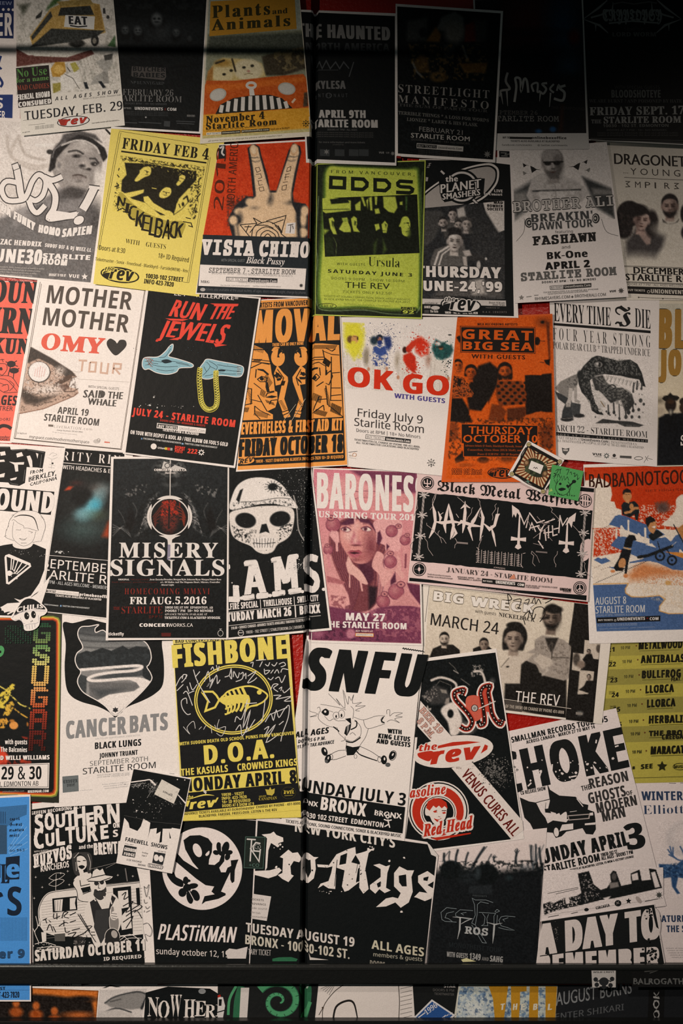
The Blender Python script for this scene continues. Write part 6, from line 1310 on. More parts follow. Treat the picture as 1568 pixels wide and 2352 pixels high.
d.p([(300,1740),(540,1780),(760,1830),(900,1760),(1100,1730),(1250,1720),(1440,1760),(1442,2202),(45,2158),(45,2030),(320,2000)],'#7a3a52',20,.95);d.tex('#a8606e',4,.55,.12,.8,[(800,1780),(1440,1760),(1440,2180),(900,2100)]);d.tex('#4a2238',4,.58,.12,.8,[(60,2040),(700,1850),(1000,2180),(60,2150)]);d.p([(1260,1450),(1440,1480),(1440,1740),(1300,1560)],'#6a3046',14,.9);d.p([(1060,1730),(1250,1560),(1420,1740)],'#d58f8c',10,.9);d.e(570,2080,60,60,'#c27a88',20,.8);d.e(160,2080,80,60,'#a05a70',30,.6);d.n(.08);d.done()
part('headline');T('BARONESS',158,525,1480,575,440,'#f2e3d8','bold',bx=24,by=4);T('US SPRING TOUR 2016',168,635,1420,680,74,'#f2e3d8','serif',bx=6,by=2)
part('date_line');T('MAY 27',512,1912,988,1925,92,'#f2e3d8','bold',bx=12,by=3);T('THE STARLITE ROOM',250,1998,1255,2025,76,'#f2e3d8','bold',bx=8,by=2)
part('fine_print');T('BUY TICKETS AT',632,2055,842,2060,20,'#f2d0c4',bx=1);P([(626,2068),(852,2074),(852,2120),(624,2112)],'#e08a3a');P([(634,2074),(846,2080),(846,2112),(632,2106)],'#ead9c8');T('UNIONEVENTS.COM',642,2100,838,2106,18,'#8a7468')

# --- wide landscape poster with two spiky logos
Z(920,1060,.29337)
begin(6,GP,'wide landscape poster with two spiky white logos on black, barbed wire sides','poster',[(130,82),(1508,202),(1458,1096),(54,946)],'#ecd2c8')
PKP='#e9c9c0'
part('panel','pink paper and black printed panel')
P([(134,90),(1504,212),(1452,1086),(58,940)],PKP);rd=np.random.RandomState(3)
top=[(132+1362*t,232+150*t+rd.rand()*8)for t in np.linspace(0,1,40)];bot=[(1452-1374*t,922-146*t-6*rd.rand())for t in np.linspace(0,1,40)]
P(top+bot,'#0f1415');P([(66,908),(220,922),(400,950),(900,1004),(1448,1046),(1446,1086),(900,1024),(400,962),(64,934)],'#0f1415');P([(1395,200),(1506,212),(1504,242),(1392,232)],'#0f1415')
P([(1405,640),(1475,610),(1470,740),(1420,780),(1400,740)],PKP,True)
part('headline');T('Black Metal Warfare',285,228,1388,345,82,'#1b1a19','frak',bx=6,h1=88)
part('roundel','round black seal')
def seal(x,y,r):
    part('roundel',new=True);E(x,y,r,r,'#0f1415');RING(x,y,r*.88,r*.88,r*.1,PKP)
seal(206,170,52);LL([[(206,140),(206,205)],[(182,150),(182,172),(230,176),(230,152)],[(190,196),(222,198)]],8,PKP)
seal(1437,308,52);LL([[(1437,268),(1437,350)],[(1394,302),(1480,314)],[(1418,268),(1418,345)],[(1456,272),(1456,348)]],11,PKP)
seal(142,842,54);LL([[(142,806),(142,880)],[(106,842),(178,842)]],4,'#8a7d76');E(142,842,10,16,PKP)
seal(1394,988,52);RING(1394,988,34,34,6,PKP);LL([[(1394,955),(1394,1022)],[(1394,988),(1370,1012)],[(1394,988),(1418,1012)]],6,PKP)
part('logo','thorny white logo')
WW='#ecd6ca'
def thorn(lines,w):
    for l in lines:L(l,w,WW,taper=[.15,1,.8,1,.15])
thorn([[(245,330),(262,400),(268,470),(250,540),(218,600)],[(250,330),(275,255),(262,300)],[(260,470),(320,480),(400,470),(480,480)],[(290,390),(310,440),(300,480)],[(372,330),(390,420),(410,500),(400,560),(385,610)],[(372,330),(355,420),(340,500),(350,560)],[(500,310),(500,400),(490,500),(480,560)],[(465,370),(500,340),(540,365)],[(440,500),(470,470),(560,500),(640,510)],[(620,360),(640,440),(630,520),(615,620)],[(620,360),(570,460),(530,520),(560,620)],[(640,480),(690,530),(730,500),(750,420),(770,410)],[(700,500),(720,570),(740,665)],[(750,420),(758,360)],[(410,500),(430,560),(400,600)],[(300,420),(330,400)],[(545,470),(600,400)],[(450,440),(430,410)]],26)
part('logo_with_crosses','bat-winged white logo with inverted crosses')
P([(865,340),(920,380),(950,460),(920,420),(905,400),(895,440),(880,410),(868,440)],WW);P([(1365,400),(1310,440),(1280,500),(1310,480),(1330,520),(1340,470),(1355,470)],WW)
for x,y0,y1 in((915,420,670),(1288,470,700)):
    L([(x+10,y0),(x,y1)],16,WW,taper=[.6,.8,1.4]);L([(x-58,y1-68),(x,y1-62),(x+60,y1-60)],22,WW,taper=[1.5,.8,1.5]);P([(x-16,y1-20),(x+16,y1-20),(x+24,y1+4),(x-2,y1+18),(x-28,y1+2)],WW)
LL([[(925,400),(960,490),(1000,410),(975,520)],[(1000,540),(1020,480),(1050,550)],[(1010,520),(1080,500)],[(1060,500),(1085,540),(1120,490),(1085,560),(1080,610)],[(1120,530),(1130,620)],[(1150,500),(1150,600)],[(1110,560),(1180,550)],[(1180,500),(1185,580),(1220,570)],[(1190,530),(1230,520)],[(1240,420),(1230,560)],[(1240,430),(1260,500),(1300,440)],[(1000,400),(1060,480),(1120,460)],[(1070,620),(1110,680)],[(1120,480),(1200,450)]],9,WW)
LL([[(1030,640),(1110,660)],[(1070,500),(1180,620)],[(1030,600),(1160,500)],[(1080,480),(1160,480)],[(1060,430),(1120,500),(1190,440)],[(1020,700),(1060,740),(1080,790)]],3,'#b5a098')
part('insect_lettering','thin spiny lettering')
for i in range(7):
    x=605+i*52;y=690+i*5;LL([[(x,y),(x-6,y+100)],[(x+24,y),(x+18,y+104)]],4,'#c9b5ab')
    LL([[(x-18,y+10+14*k),(x+8,y+14+14*k)]for k in range(7)],4,'#c9b5ab')
LL([[(590,670),(610,690)],[(950,720),(970,715)],[(930,800),(950,830)],[(585,790),(600,780)]],4,'#c9b5ab')
part('lightning','thin branching lightning lines')
rd=np.random.RandomState(5);bl=[]
for x0,y0,n,dx in((270,250,6,-2),(600,280,9,2),(745,330,6,2),(1160,350,6,8),(200,480,8,14),(300,540,5,4),(420,600,4,-4),(640,580,8,-10),(180,560,8,6),(1340,500,5,14),(1020,700,6,10),(1220,700,6,-6),(1420,780,6,10),(130,300,6,-4),(100,600,6,-2),(440,280,4,20),(980,450,5,16),(560,360,5,-14)):
    p=[(x0,y0)]
    for k in range(n):p.append((p[-1][0]+dx+(rd.rand()-.5)*34,p[-1][1]+14+rd.rand()*12))
    bl.append([q for q in p if q[0]<1490 and q[1]<760+q[0]*.105])
LL([b for b in bl if len(b)>1],3.5,'#b9a69d')
part('barbed_wire','strand of barbed wire')
for(x0,y0),(x1,y1)in(((180,245),(135,770)),((1436,385),(1400,905))):
    part('barbed_wire',new=True);L([(x0,y0),(x1,y1)],17,'#a89a92');LL([[(x0+(x1-x0)*t-8,y0+(y1-y0)*t),(x0+(x1-x0)*(t+.05)+8,y0+(y1-y0)*(t+.05))]for t in np.linspace(0,.94,16)],4,'#55504d')
    for t in(.03,.33,.64,.95):
        x,y=x0+(x1-x0)*t,y0+(y1-y0)*t
        LL([[(x-42,y-8),(x+42,y+8)],[(x-34,y+18),(x+36,y-16)],[(x-20,y-26),(x+16,y+26)]],8,'#cdbdb4')
part('date_line');T('JANUARY 24 - STARLITE ROOM',355,862,1178,950,38,'#3a302d','serif',off=-.012)
part('fine_print');P([(632,912),(964,946),(962,984),(630,948)],'#1b1a19');T('BUY TICKETS',640,938,712,945,12,W);T('UNIONEVENTS',738,952,888,966,24,W,bx=2);T('COM',908,970,956,974,20,W,bx=2)
T('DOORS 8PM - 18+',440,905,622,920,10,'#5a4d49');T('MEMBERS & GUESTS',445,920,625,936,11,'#5a4d49');T('facebook.com/theunionevents',205,884,385,902,11,'#5a4d49');T('twitter.com/theunionwest',205,902,400,920,11,'#5a4d49');T('ALSO AVAIL AT TICKETFLY.COM',970,972,1215,990,11,'#5a4d49');T('& BLACKBYRD',970,984,1075,993,10,'#5a4d49');T('UNION',1238,1006,1322,1014,22,'#2b2624',bx=2);T('EVENTS',1262,1018,1322,1024,11,'#2b2624')
T('www.union-events.com presented by',580,990,908,1030,14,'#b5a098','serif');P([(432,626),(522,634),(522,648),(432,640)],'#8d7f78');P([(1050,698),(1140,706),(1140,718),(1050,710)],'#7d706a');T('(CANADA)',722,832,812,842,11,'#b5a098')
part('tear','orange torn spot');P([(842,918),(866,890),(882,880),(892,916)],'#d98a6a')

# --- red and blue aeroplane poster
Z(1320,1060,.17855)
begin(5,GP,'illustrated poster of cartoon men on a blue plane, red sky, AUGUST 8','poster',[(102,40),(1850,-20),(1850,2300),(178,2340)])
RE='#c93a12';CR='#f0ddc8';PB='#4c6690'
part('picture','flat illustration of a blue biplane in a red sky')
d=PIC([(112,78),(1800,40),(1800,2150),(272,2186)],CR,1.6)
d.p([(105,60),(1800,20),(1800,900),(860,860),(110,870)],RE,5);d.p([(90,250),(170,240),(240,215),(330,220),(420,270),(460,340),(470,430),(450,510),(500,520),(525,600),(590,620),(600,850),(200,860),(60,860)],CR,6,sm=False)
d.p([(245,870),(540,850),(600,960),(800,1150),(560,1170),(230,1230)],RE,8);d.tex(CR,1.6,.55,.1,.8,[(240,860),(620,850),(620,1170),(240,1240)]);d.tex(CR,1.6,.6,.1,.8,[(540,900),(860,560),(1250,560),(1800,700),(1800,1000),(600,1200)]);d.p([(1150,830),(1190,740),(1250,680),(1290,600),(1290,500),(1340,440),(1420,430),(1800,500),(1800,830)],CR,6,sm=True)
d.p([(850,1270),(1400,1400),(1700,1500),(1300,1480),(1000,1500),(700,1560),(640,1450)],'#d98a55',60,.6);d.tex('#cf7a48',1.6,.55,.12,.6,[(700,1330),(1500,1380),(1400,1600),(800,1560)])
d.l([(260,1560),(940,1270)],6,'#2a2a2b',4);d.l([(360,855),(450,820)],5,'#6b4a3c',4);d.l([(240,1370),(330,1330)],4,'#8a6a58',4);d.l([(330,1390),(450,1350)],4,'#8a6a58',4)
d.p([(430,810),(510,700),(560,685),(640,700),(800,770),(1020,850),(1150,940),(1000,1010),(850,960),(700,900),(560,850)],PB,5);d.p([(450,1080),(540,960),(650,970),(800,1030),(1000,1080),(1180,1110),(1100,1200),(900,1240),(780,1220),(640,1160)],PB,5);d.p([(950,1000),(1250,960),(1350,930),(1700,1100),(1700,1500),(1400,1400),(1250,1390),(1050,1300),(850,1260),(950,1180)],PB,5);d.p([(1130,950),(1300,930),(1225,1030)],CR,4);d.p([(700,1290),(880,1250),(1000,1270),(690,1310)],PB,6);d.p([(930,1240),(1040,1110),(830,1060)],PB,4);d.p([(980,1050),(1040,1110),(900,1070)],CR,4)
d.p([(235,1265),(290,1230),(330,1250),(390,1235),(450,1280),(340,1320)],PB,5);d.p([(430,1360),(520,1350),(560,1400)],PB,5);d.p([(690,1280),(710,1200),(800,1240)],CR,4)
for l in([(525,980),(528,870)],[(580,960),(590,830),(680,960),(680,760)],[(800,1010),(810,930),(900,1040),(895,860)],[(1340,1210),(1345,1140),(1400,1200)]):d.l(l,22,CR,4)
d.p([(1300,870),(1389,800),(1500,760),(1700,900),(1700,1080),(1400,1040)],'#c08048',6);d.p([(1150,1160),(1350,1170),(1600,1240),(1400,1250)],'#d98a3c',6)
d.l([(1260,810),(1389,1050)],14,'#2a2c2e',4);d.l([(810,1230),(930,1210),(1240,1090)],40,'#1d1f21',5);d.l([(1055,1030),(1085,1140)],12,'#1d1f21',4);d.l([(1170,1120),(1215,1200)],12,'#1d1f21',4);d.l([(1300,1030),(1240,1080)],5,CR,4)
for x,y in((1085,1215),(1240,1270)):d.e(x,y,66,66,'#1d1f21',5);d.e(x,y,42,42,PB,5);d.e(x,y,14,14,'#1d1f21',5)
d.p([(590,560),(620,520),(700,520),(760,510),(810,560),(815,620),(820,640),(800,760),(770,750),(760,680),(700,720),(600,680)],'#1d2224',5);d.e(665,450,56,66,'#c98a56',5);d.p([(605,430),(610,370),(660,345),(710,370),(722,430),(710,400),(640,400)],'#1f1b1a',5);d.l([(640,660),(700,650),(760,600),(800,600)],30,'#c98a56',5);d.p([(640,480),(700,480),(690,540),(650,530)],'#c98a56',5);d.e(720,580,26,40,'#c98a56',6);d.l([(630,420),(660,425)],6,'#2a201c',4);d.l([(680,425),(705,420)],6,'#2a201c',4)
d.p([(935,950),(1000,890),(1060,880),(1130,940),(1000,1020),(960,1000)],'#1d2224',5);d.p([(915,820),(970,750),(1030,760),(1045,850),(1000,930),(950,900)],'#c98a56',6);d.p([(900,790),(900,730),(960,700),(1020,740),(1025,770),(960,790),(930,850)],'#1f1b1a',6);d.p([(975,840),(1030,825),(1020,860)],W,4)
d.p([(640,1000),(690,940),(760,950),(785,1010),(740,1020),(720,1110),(620,1100)],'#191b1d',5);d.p([(620,1100),(722,1120),(700,1140),(615,1115)],'#c9a070',4);d.p([(600,1120),(720,1140),(680,1300),(660,1440),(630,1440),(640,1310),(560,1400),(520,1410),(490,1360),(560,1240)],'#191b1d',5);d.e(600,1310,46,70,'#c98a56',6,1,14);d.p([(530,1350),(560,1360),(640,1370),(600,1410),(530,1400)],'#1f1b1a',6);d.e(480,1410,30,20,'#d98a55',6);d.e(645,1470,30,26,'#d98a55',6)
d.e(1120,590,90,70,'#5a4038',50,.8);d.tex('#6a5048',2,.5,.2,.6,[(1010,520),(1200,500),(1200,640),(1060,660)])
d.p([(220,1590),(680,1575),(640,1630),(640,1690),(720,1740),(860,1740),(1080,1730),(1150,1780),(1080,1860),(1070,1920),(1200,1960),(1800,1950),(1800,2150),(272,2186)],PB,5);d.l([(220,1575),(680,1565),(640,1640),(645,1690),(720,1738),(860,1742),(1080,1722),(1155,1770),(1080,1860),(1080,1920),(1200,1956),(1800,1945)],14,'#d9a25c',6,.9)
for x,y in((940,1650),(1090,1610),(800,1590)):d.l([(x-40,y+30),(x,y-40),(x+50,y+30),(x-40,y+30)],4,'#d9b892',5,.8)
d.e(1190,1560,40,30,'#d9a25c',14,.8);d.tex('#e0c09c',2,.62,.1,.5,[(700,1500),(1400,1560),(1400,1900),(800,1720)]);d.n(.07);d.done()
part('headline');T('BADBADNOTGOOD',180,345,1560,275,180,'#3a1a10','gill',bx=10);T('GET HIGH SKIES',900,392,1500,372,28,'#6a2412','sans')
part('date_line');T('AUGUST 8',258,1840,650,1825,92,'#cfcac4','sans',bx=5);T('STARLITE ROOM',262,1952,890,1935,92,'#cfcac4','sans',bx=5)
part('fine_print');T('DOORS AT 8PM - MEMBERS & GUESTS',272,1990,780,1975,24,'#9aa3b0','sans');P([(268,2005),(1090,1980),(1090,2052),(275,2078)],'#191a1c');T('BUY TICKETS',295,2050,480,2046,22,'#d9cec4',bx=1);RING(510,2040,14,14,5,'#d9cec4');T('UNIONEVENTS',538,2046,892,2035,40,'#d9cec4',bx=4);T('COM',955,2040,1065,2035,38,'#d9cec4',bx=4);P([(910,2005),(935,2004),(935,2022),(910,2023)],'#6a1a14');T('ALSO AT TICKETFLY.COM & BLACKBYRD',285,2120,790,2105,32,'#8f9cb5','sans',bx=1);T('facebook.com/theunionevents    twitter.com/theunionwest',310,2160,1020,2130,14,'#9aa7bd','sans')

# --- square stickers
Z(1010,690,.21684)
begin(20,'sticker','tilted white square sticker with a brown sunburst and ringed corners','sticker',[(920,1485),(1305,1692),(1085,2052),(708,1850)],W,thick=.2)
part('sunburst','brown and cream rays');P([(928,1520),(1262,1705),(1082,2020),(748,1838)],'#1d1a17');P([(925,1560),(1225,1720),(1075,1985),(785,1830)],'#dcbf92')
c0=(1005,1775);bd=[(925,1560),(1225,1720),(1075,1985),(785,1830)]
for i in range(4):
    a,b=np.array(bd[i]),np.array(bd[(i+1)%4])
    for k in range(7):P([tuple(a+(b-a)*(k+.2)/7),tuple(a+(b-a)*(k+.7)/7),c0],'#7b3a1c')
part('wreath','dark leaves and two skulls around a blank square');E(1005,1775,128,92,'#2b3023',28);SPRAY(1005,1775,70,50,60,12,'#4a5238',4);E(905,1725,28,36,'#6a4a32',28);E(1100,1840,28,36,'#6a4a32',28);E(905,1722,16,18,'#a8845c');E(1100,1836,16,18,'#a8845c')
P([(955,1700),(1085,1752),(1052,1842),(925,1785)],W);LL([[(975,1782),(990,1768),(1000,1785),(1012,1770),(1022,1788)]],6,'#2b2624')
part('corner_ring','small cream ringed disc')
for x,y in((930,1530),(1255,1712),(1080,2025),(752,1840)):part('corner_ring',new=True);E(x,y,25,25,'#2b2316');E(x,y,20,20,'#d9c58a');RING(x,y,14,14,4,'#4a3c20');E(x,y,5,5,'#4a3c20')
part('scrollwork');LL([[(948,1560),(1000,1620),(1080,1630),(1150,1680),(1230,1700)],[(900,1560),(850,1640),(840,1720),(770,1810)],[(790,1850),(900,1930),(960,1960),(1050,2000)],[(1110,2000),(1180,1900),(1200,1830),(1250,1740)]],9,'#1d1a17',True);SPRAY(1090,1640,20,10,6,12,'#1d1a17',3);E(920,1920,16,14,'#5a7a6a')
begin(21,'sticker','small green square sticker with a scribbled black face','sticker',[(1175,1740),(1505,1810),(1450,2126),(1134,2060)],'#52a458',thick=.2)
part('scribble','black marker scribbles');GK2='#12201a'
LL([[(1210,1810),(1240,1790),(1225,1830),(1195,1835),(1225,1850)],[(1185,1870),(1215,1850),(1190,1890)],[(1230,1880),(1240,1840),(1260,1880)],[(1245,1800),(1275,1785)],[(1262,1790),(1258,1840)],[(1320,1800),(1350,1795),(1340,1830),(1330,1850)],[(1360,1830),(1375,1820),(1380,1850)],[(1395,1840),(1415,1830),(1410,1870),(1440,1840)],[(1445,1850),(1440,1900),(1460,1880)]],6,GK2,True)
LL([[(1250,1910),(1275,1860),(1280,1910),(1300,1860),(1310,1905),(1335,1870),(1350,1910)],[(1195,1900),(1220,1950),(1230,1890)]],5,GK2);L([(1240,1910),(1210,1990),(1260,2060),(1330,2050),(1370,1980),(1340,1920)],6,GK2,sm=True);L([(1350,1960),(1360,2060)],5,GK2,sm=True);E(1260,1945,14,13,GK2);E(1335,1965,12,12,GK2);E(1405,1920,22,18,GK2);L([(1400,1925),(1335,1985)],16,GK2);P([(1240,2000),(1280,1985),(1320,2000),(1270,2020)],GK2,True);T('A  Y E L     B E A D',1190,2055,1415,2080,16,GK2,'gill',bx=3);P([(1140,2030),(1165,1990),(1180,2020)],'#a9c86a')
Z(0,1010,.19139)
begin(20,'sticker','die-cut white skull sticker wearing a conical striped hat','sticker',[(140,1890),(575,1900),(560,2290),(130,2260)],W,thick=.2)
CUR['shape']=smooth(px([(140,2130),(190,2050),(260,1930),(330,1885),(420,1900),(510,1960),(575,2030),(570,2070),(540,2100),(495,2120),(490,2170),(475,2230),(420,2275),(340,2290),(300,2270),(290,2210),(250,2160),(190,2170)]),True,4)
part('hat','black and white striped hat');P([(180,2100),(270,1950),(340,1905),(420,1915),(500,1970),(555,2030),(480,2030),(380,2030),(280,2060)],'#0f1415',True)
T('CHILIS',215,2078,525,2018,66,W,'gill',bx=12,h1=44,bow=-16)
part('face','skull face');E(332,2110,30,44,'#0f1415',-6);E(413,2095,28,44,'#0f1415',-6);E(345,2105,5,8,W);E(425,2090,5,8,W);E(385,2178,4,9,'#0f1415',20);E(400,2170,4,9,'#0f1415',-20)
LL([[(160,2130),(200,2090),(300,2060),(420,2050),(560,2055)],[(255,2130),(280,2190),(310,2200)],[(310,2240),(330,2215),(440,2200),(475,2180)],[(330,2225),(335,2265)],[(362,2220),(366,2270)],[(395,2215),(400,2265)],[(428,2205),(432,2250)],[(470,2100),(478,2170)],[(190,2160),(250,2150)]],4,'#8d8790',True)
# ================================================================== fifth row
# --- black poster with dotted vertical letters
Z(0,1400,.26148)
begin(3.8,GP,'black poster with dotted letters running down from green to red inside a rainbow border','poster',[(-400,0),(548,8),(520,1695),(-420,1640)],'#1c2014')
part('border','green, yellow and red rounded border')
def rr(o):return[(-400,60+o),(470,60+o),(515-o*.6,75+o),(530-o,110+o),(526-o,600),(508-o,1590-o*.6),(495-o,1630-o),(460-o,1640-o),(-400,1610-o)]
for o,c,w in((0,'#7a8a3a',12),(10,'#e0b04a',12),(20,'#d8602c',12),(30,'#8a2414',8)):L(rr(o),w,c)
part('printed_area');P(rr(36)+[(-400,1500)],K)
part('picture','yellow and orange drummer cut-out')
d=PIC([(-20,560),(290,580),(280,1420),(-20,1400)],'#0f1415',1.8)
d.p([(0,740),(70,690),(110,650),(135,655),(130,690),(90,740),(80,790),(40,830),(60,870),(0,860)],'#e6c94a',5);d.p([(60,830),(110,800),(130,830),(110,880),(80,930),(30,930),(50,880)],'#e0b040',6);d.l([(90,740),(180,830),(265,865)],12,'#e8d060',5);d.l([(110,850),(180,910),(240,945)],12,'#e0a840',5);d.l([(0,670),(50,700)],10,'#e8d060',5)
d.p([(0,960),(60,950),(80,980),(40,1040),(0,1040)],'#e0a03c',8);d.tex('#0f1415',2,.6,.1,.9);d.e(125,1015,38,34,'#e89a4c',6);d.e(110,975,24,14,'#c07830',8,.8);d.e(245,1005,8,18,'#b06a2a',5);d.p([(-20,1180),(40,1220),(90,1300),(60,1360),(-20,1360)],'#d8442a',20,.9);d.p([(180,1300),(250,1330),(340,1340),(180,1345)],'#b03a20',10,.9);d.tex('#a03020',3,.55,.1,.7,[(0,1280),(280,1320),(280,1420),(0,1400)]);d.p([(190,1110),(250,1120),(245,1140),(210,1130)],'#8a2c1c',6);d.done();P([(0,325),(25,320),(42,350),(30,395),(0,410)],'#4f9a5c',True);E(8,370,9,12,'#0f1415')
part('dotted_lettering','letters built of coloured dots')
FNT={'S':['.#####.','#######','##...##','###....','.#####.','...####','##...##','#######','.#####.'],'U':['##...##']*7+['#######','.#####.'],'G':['.#####.','#######','##.....','##.....','##.####','##...##','##...##','#######','.#####.'],'A':['.#####.','#######','##...##','##...##','#######','#######','##...##','##...##','##...##'],'R':['######.','#######','##...##','##...##','######.','######.','##..##.','##...##','##...##']}
for i,(ch,c0_,c1_,y0)in enumerate((('G','#1f4a30','#7a8f50',125),('S','#6f9a58','#e0cf78',318),('U','#e6c266','#e8b060',500),('G','#e6a05c','#c85a30',688),('A','#a83c24','#7a2a1c',880),('R','#6a2018','#4a1812',1068))):
    for r,row in enumerate(FNT[ch]):
        t=r/8;col=h2s(c0_)*(1-t)+h2s(c1_)*t;hx='#%02x%02x%02x'%tuple((col*255).astype(int))
        DOTS([(312-8*i+k*22-r*1.2,y0+r*20)for k,q in enumerate(row)if q=='#'],10.5,hx,10)
for k in range(9):DOTS([(55+22*q,145+k*18)for q in range(11)if(q*7+k*3)%5],8,'#1c3a2a',8)
part('guest_line');T('with guests',50,1178,244,1180,42,W,bx=2);T('The Balconies',12,1245,242,1248,42,W,bx=2);T('AND WILLI WILLIAMS',-60,1318,438,1312,38,W,bx=6)
part('date_panel','white date panel');P([(-60,1362),(440,1342),(434,1565),(-60,1560)],W);P([(-60,1368),(432,1350),(427,1556),(-60,1552)],K);P([(-60,1372),(428,1354),(423,1552),(-60,1548)],W)
T('SEPT 29 & 30',-240,1490,368,1485,112,K,bx=4);T('ROOM, EDMONTON AB',-110,1552,342,1542,42,'#2b2d2e','sans',bx=2);T('primeboxoffice.com',30,1602,218,1596,16,'#8a938c','sans');T('BIGSUGAR.COM',252,1605,432,1598,22,W,bx=3);LL([[(-10,1622),(160,1620)]],4,'#77746f')

# --- white shield poster
begin(3.6,GP,'white poster with a black shield around a winding cliff road, grey block title','poster',[(500,36),(1590,120),(1630,1660),(480,1735)])
part('picture','black shield with a winding road picture')
P([(555,120),(640,118),(720,100),(790,84),(900,110),(1100,150),(1390,200),(1425,330),(1442,500),(1430,660),(1360,740),(1250,800),(1130,850),(1060,900),(1032,935),(1008,945),(960,900),(860,850),(720,810),(630,760),(585,680),(570,500),(580,300)],K,True)
OUT=[(690,185),(720,150),(790,145),(868,132),(838,165),(845,200),(905,180),(960,215),(1100,250),(1250,270),(1310,330),(1330,420),(1310,480),(1292,505),(1325,560),(1330,620),(1240,730),(1130,830),(1018,930),(930,850),(860,800),(740,730),(690,660),(685,610),(712,545),(680,500),(662,440),(680,380),(730,330),(690,240)]
OUT=smooth(OUT,True,5)
L(OUT,9,W,closed=True)
d=PIC([(655,130),(1345,130),(1345,945),(655,945)],'#6a6c6a',1.5)
d.g('#3a3d3e','#8d8a85',0,.25);
for k in range(5):d.l([(660,200+30*k),(900,225+28*k),(1340,190+34*k)],12,'#7d7c79' if k%2 else '#303233',14,.6,True)
d.p([(660,400),(760,360),(800,370),(900,335),(980,360),(1080,315),(1130,345),(1200,320),(1290,330),(1345,380),(1345,640),(660,520)],'#2a2e2f',6);d.tex('#3f4445',4,.6,.15,.5,[(680,380),(1320,380),(1320,500),(680,520)])
d.p([(660,545),(1000,500),(1250,490),(1250,580),(1320,640),(1240,740),(860,800),(660,680)],'#8f8a85',8);d.e(1080,512,100,20,'#4d4f4f',8);d.p([(830,600),(960,560),(1250,530),(1255,580),(1000,610)],'#4a4c4c',12);d.p([(690,560),(770,590),(760,760),(690,680)],'#3f4242',10);d.p([(765,625),(900,635),(1200,640),(1230,680),(1180,710),(960,740),(850,800),(760,745)],'#6f6c69',20);d.p([(765,640),(780,640),(790,770),(762,750)],'#9a958f',14);d.p([(800,690),(1100,690),(880,780)],'#4a4c4c',40,.7)
d.l([(710,528),(1000,505),(1200,492),(1250,505),(1180,535),(1000,550),(860,570),(790,595),(780,615),(860,625),(1100,605),(1240,610),(1320,640)],24,W,5,1,True);d.p([(1100,600),(1240,606),(1318,640),(1240,730),(1130,830),(1018,930),(850,800),(960,745),(1180,715),(1230,680),(1200,640)],W,6)
msk=np.clip(0.5+d.sdp(OUT)/3,0,1);d.mix(msk,K);d.n(.06)
v0=CUR['n'];
# keep only the part of the picture inside the shield line
d.done();v,f,c,h,cl=CUR['parts'][CUR['cp']].pop();keep=(msk.ravel()<.98);f=f[keep[f].any(1)]
CUR['parts'][CUR['cp']].append((v,f,c,h,cl));L(OUT,8,W,closed=True)
P([(1015,850),(1022,866),(1040,862),(1034,880),(1042,890),(1020,898),(1016,905),(1010,898),(990,890),(998,880),(992,864),(1008,866)],'#2b2d2e')
part('headline','grey block title');GG='#8d8a87'
T('CANCER',588,1132,1108,1088,150,GG,'bold',bx=14,by=6);T('BATS',1148,1080,1470,1052,146,GG,'bold',bx=14,by=6)
part('guest_line');T('ON TOUR SEPTEMBER 2008 WITH',838,1142,1230,1108,14,'#b5aea7','sans');T('BLACK LUNGS',838,1224,1240,1192,58,'#1d1f20','bold',bx=6);T('WITH GUESTS',930,1236,1160,1216,9,'#b5aea7','sans');T('JOHNNY TRUANT',876,1302,1210,1272,42,'#1d1f20','bold',bx=4)
part('date_line');T('SEPTEMBER 20TH',792,1372,1300,1328,42,'#77746f','sans',bx=1);T('STARLITE ROOM',730,1446,1368,1388,54,'#2b2d2e','sans',bx=1)
part('fine_print');T('EARLY SHOW | DOORS AT 5PM',855,1458,1138,1440,12,'#a8a29b','sans');T('LATE SHOW | DOORS AT 9PM',855,1476,1138,1454,12,'#a8a29b','sans');P([(550,1464),(690,1452),(694,1592),(554,1606)],'#6f7472');T('CANCER',560,1525,682,1514,30,'#3a3f3f','frak',bx=2);T('BATS',590,1555,660,1548,26,'#3a3f3f','frak',bx=2)
for k in range(3):T('tickets available at blackbyrd',900+10*k,1538+18*k,1128,1515+18*k,9,'#c4bdb6','sans')
T('records',710,1590,815,1582,9,'#c4bdb6','sans');T('tickets',1490,1440,1535,1445,10,'#a8a29b','sans')

# --- yellow and black signed poster
Z(380,1440,.21046)
begin(5.6,GP,'yellow and black poster of a fish skeleton in a circle, signed in white pen','poster',[(84,128),(1350,60),(1482,2068),(190,2108)],'#ecd670')
FY='#ecd461';FK='#17191a'
P([(92,188),(1308,82),(1450,1690),(1480,1885),(205,2012),(170,1440)],FK);L([(95,186),(540,152)],7,FK)
part('headline');T('BAD CONCERTS AND EVENTS PRESENT',115,172,1010,120,34,FK,bx=2);T('FISHBONE',98,440,1318,335,245,FY,bx=34,by=6)
part('emblem','fish skeleton inside a double circle')
RING(745,785,428,380,14,FY,-8,72);RING(745,785,405,358,12,FY,-8,72)
L([(400,700),(520,700),(560,740),(590,790),(545,870),(440,910),(470,800),(400,700)],22,FY);L([(590,790),(640,740),(700,690),(850,645),(960,645),(1060,690),(1115,740),(1080,800),(1010,840),(930,860),(870,900)],18,FY,sm=True);P([(590,780),(700,740),(880,730),(920,760),(915,830),(800,820),(680,850),(600,810)],FY,True)
for k,(x,y)in enumerate(((620,745),(655,725),(695,700),(740,680),(790,665),(840,655))):L([(x,y),(x+50,y+110),(x+40+4*k,y+150)],20+2*k,FY,sm=True);L([(x+70,y+120),(x+60,y+190),(x+30,y+200+12*k)],18+2*k,FY,sm=True)
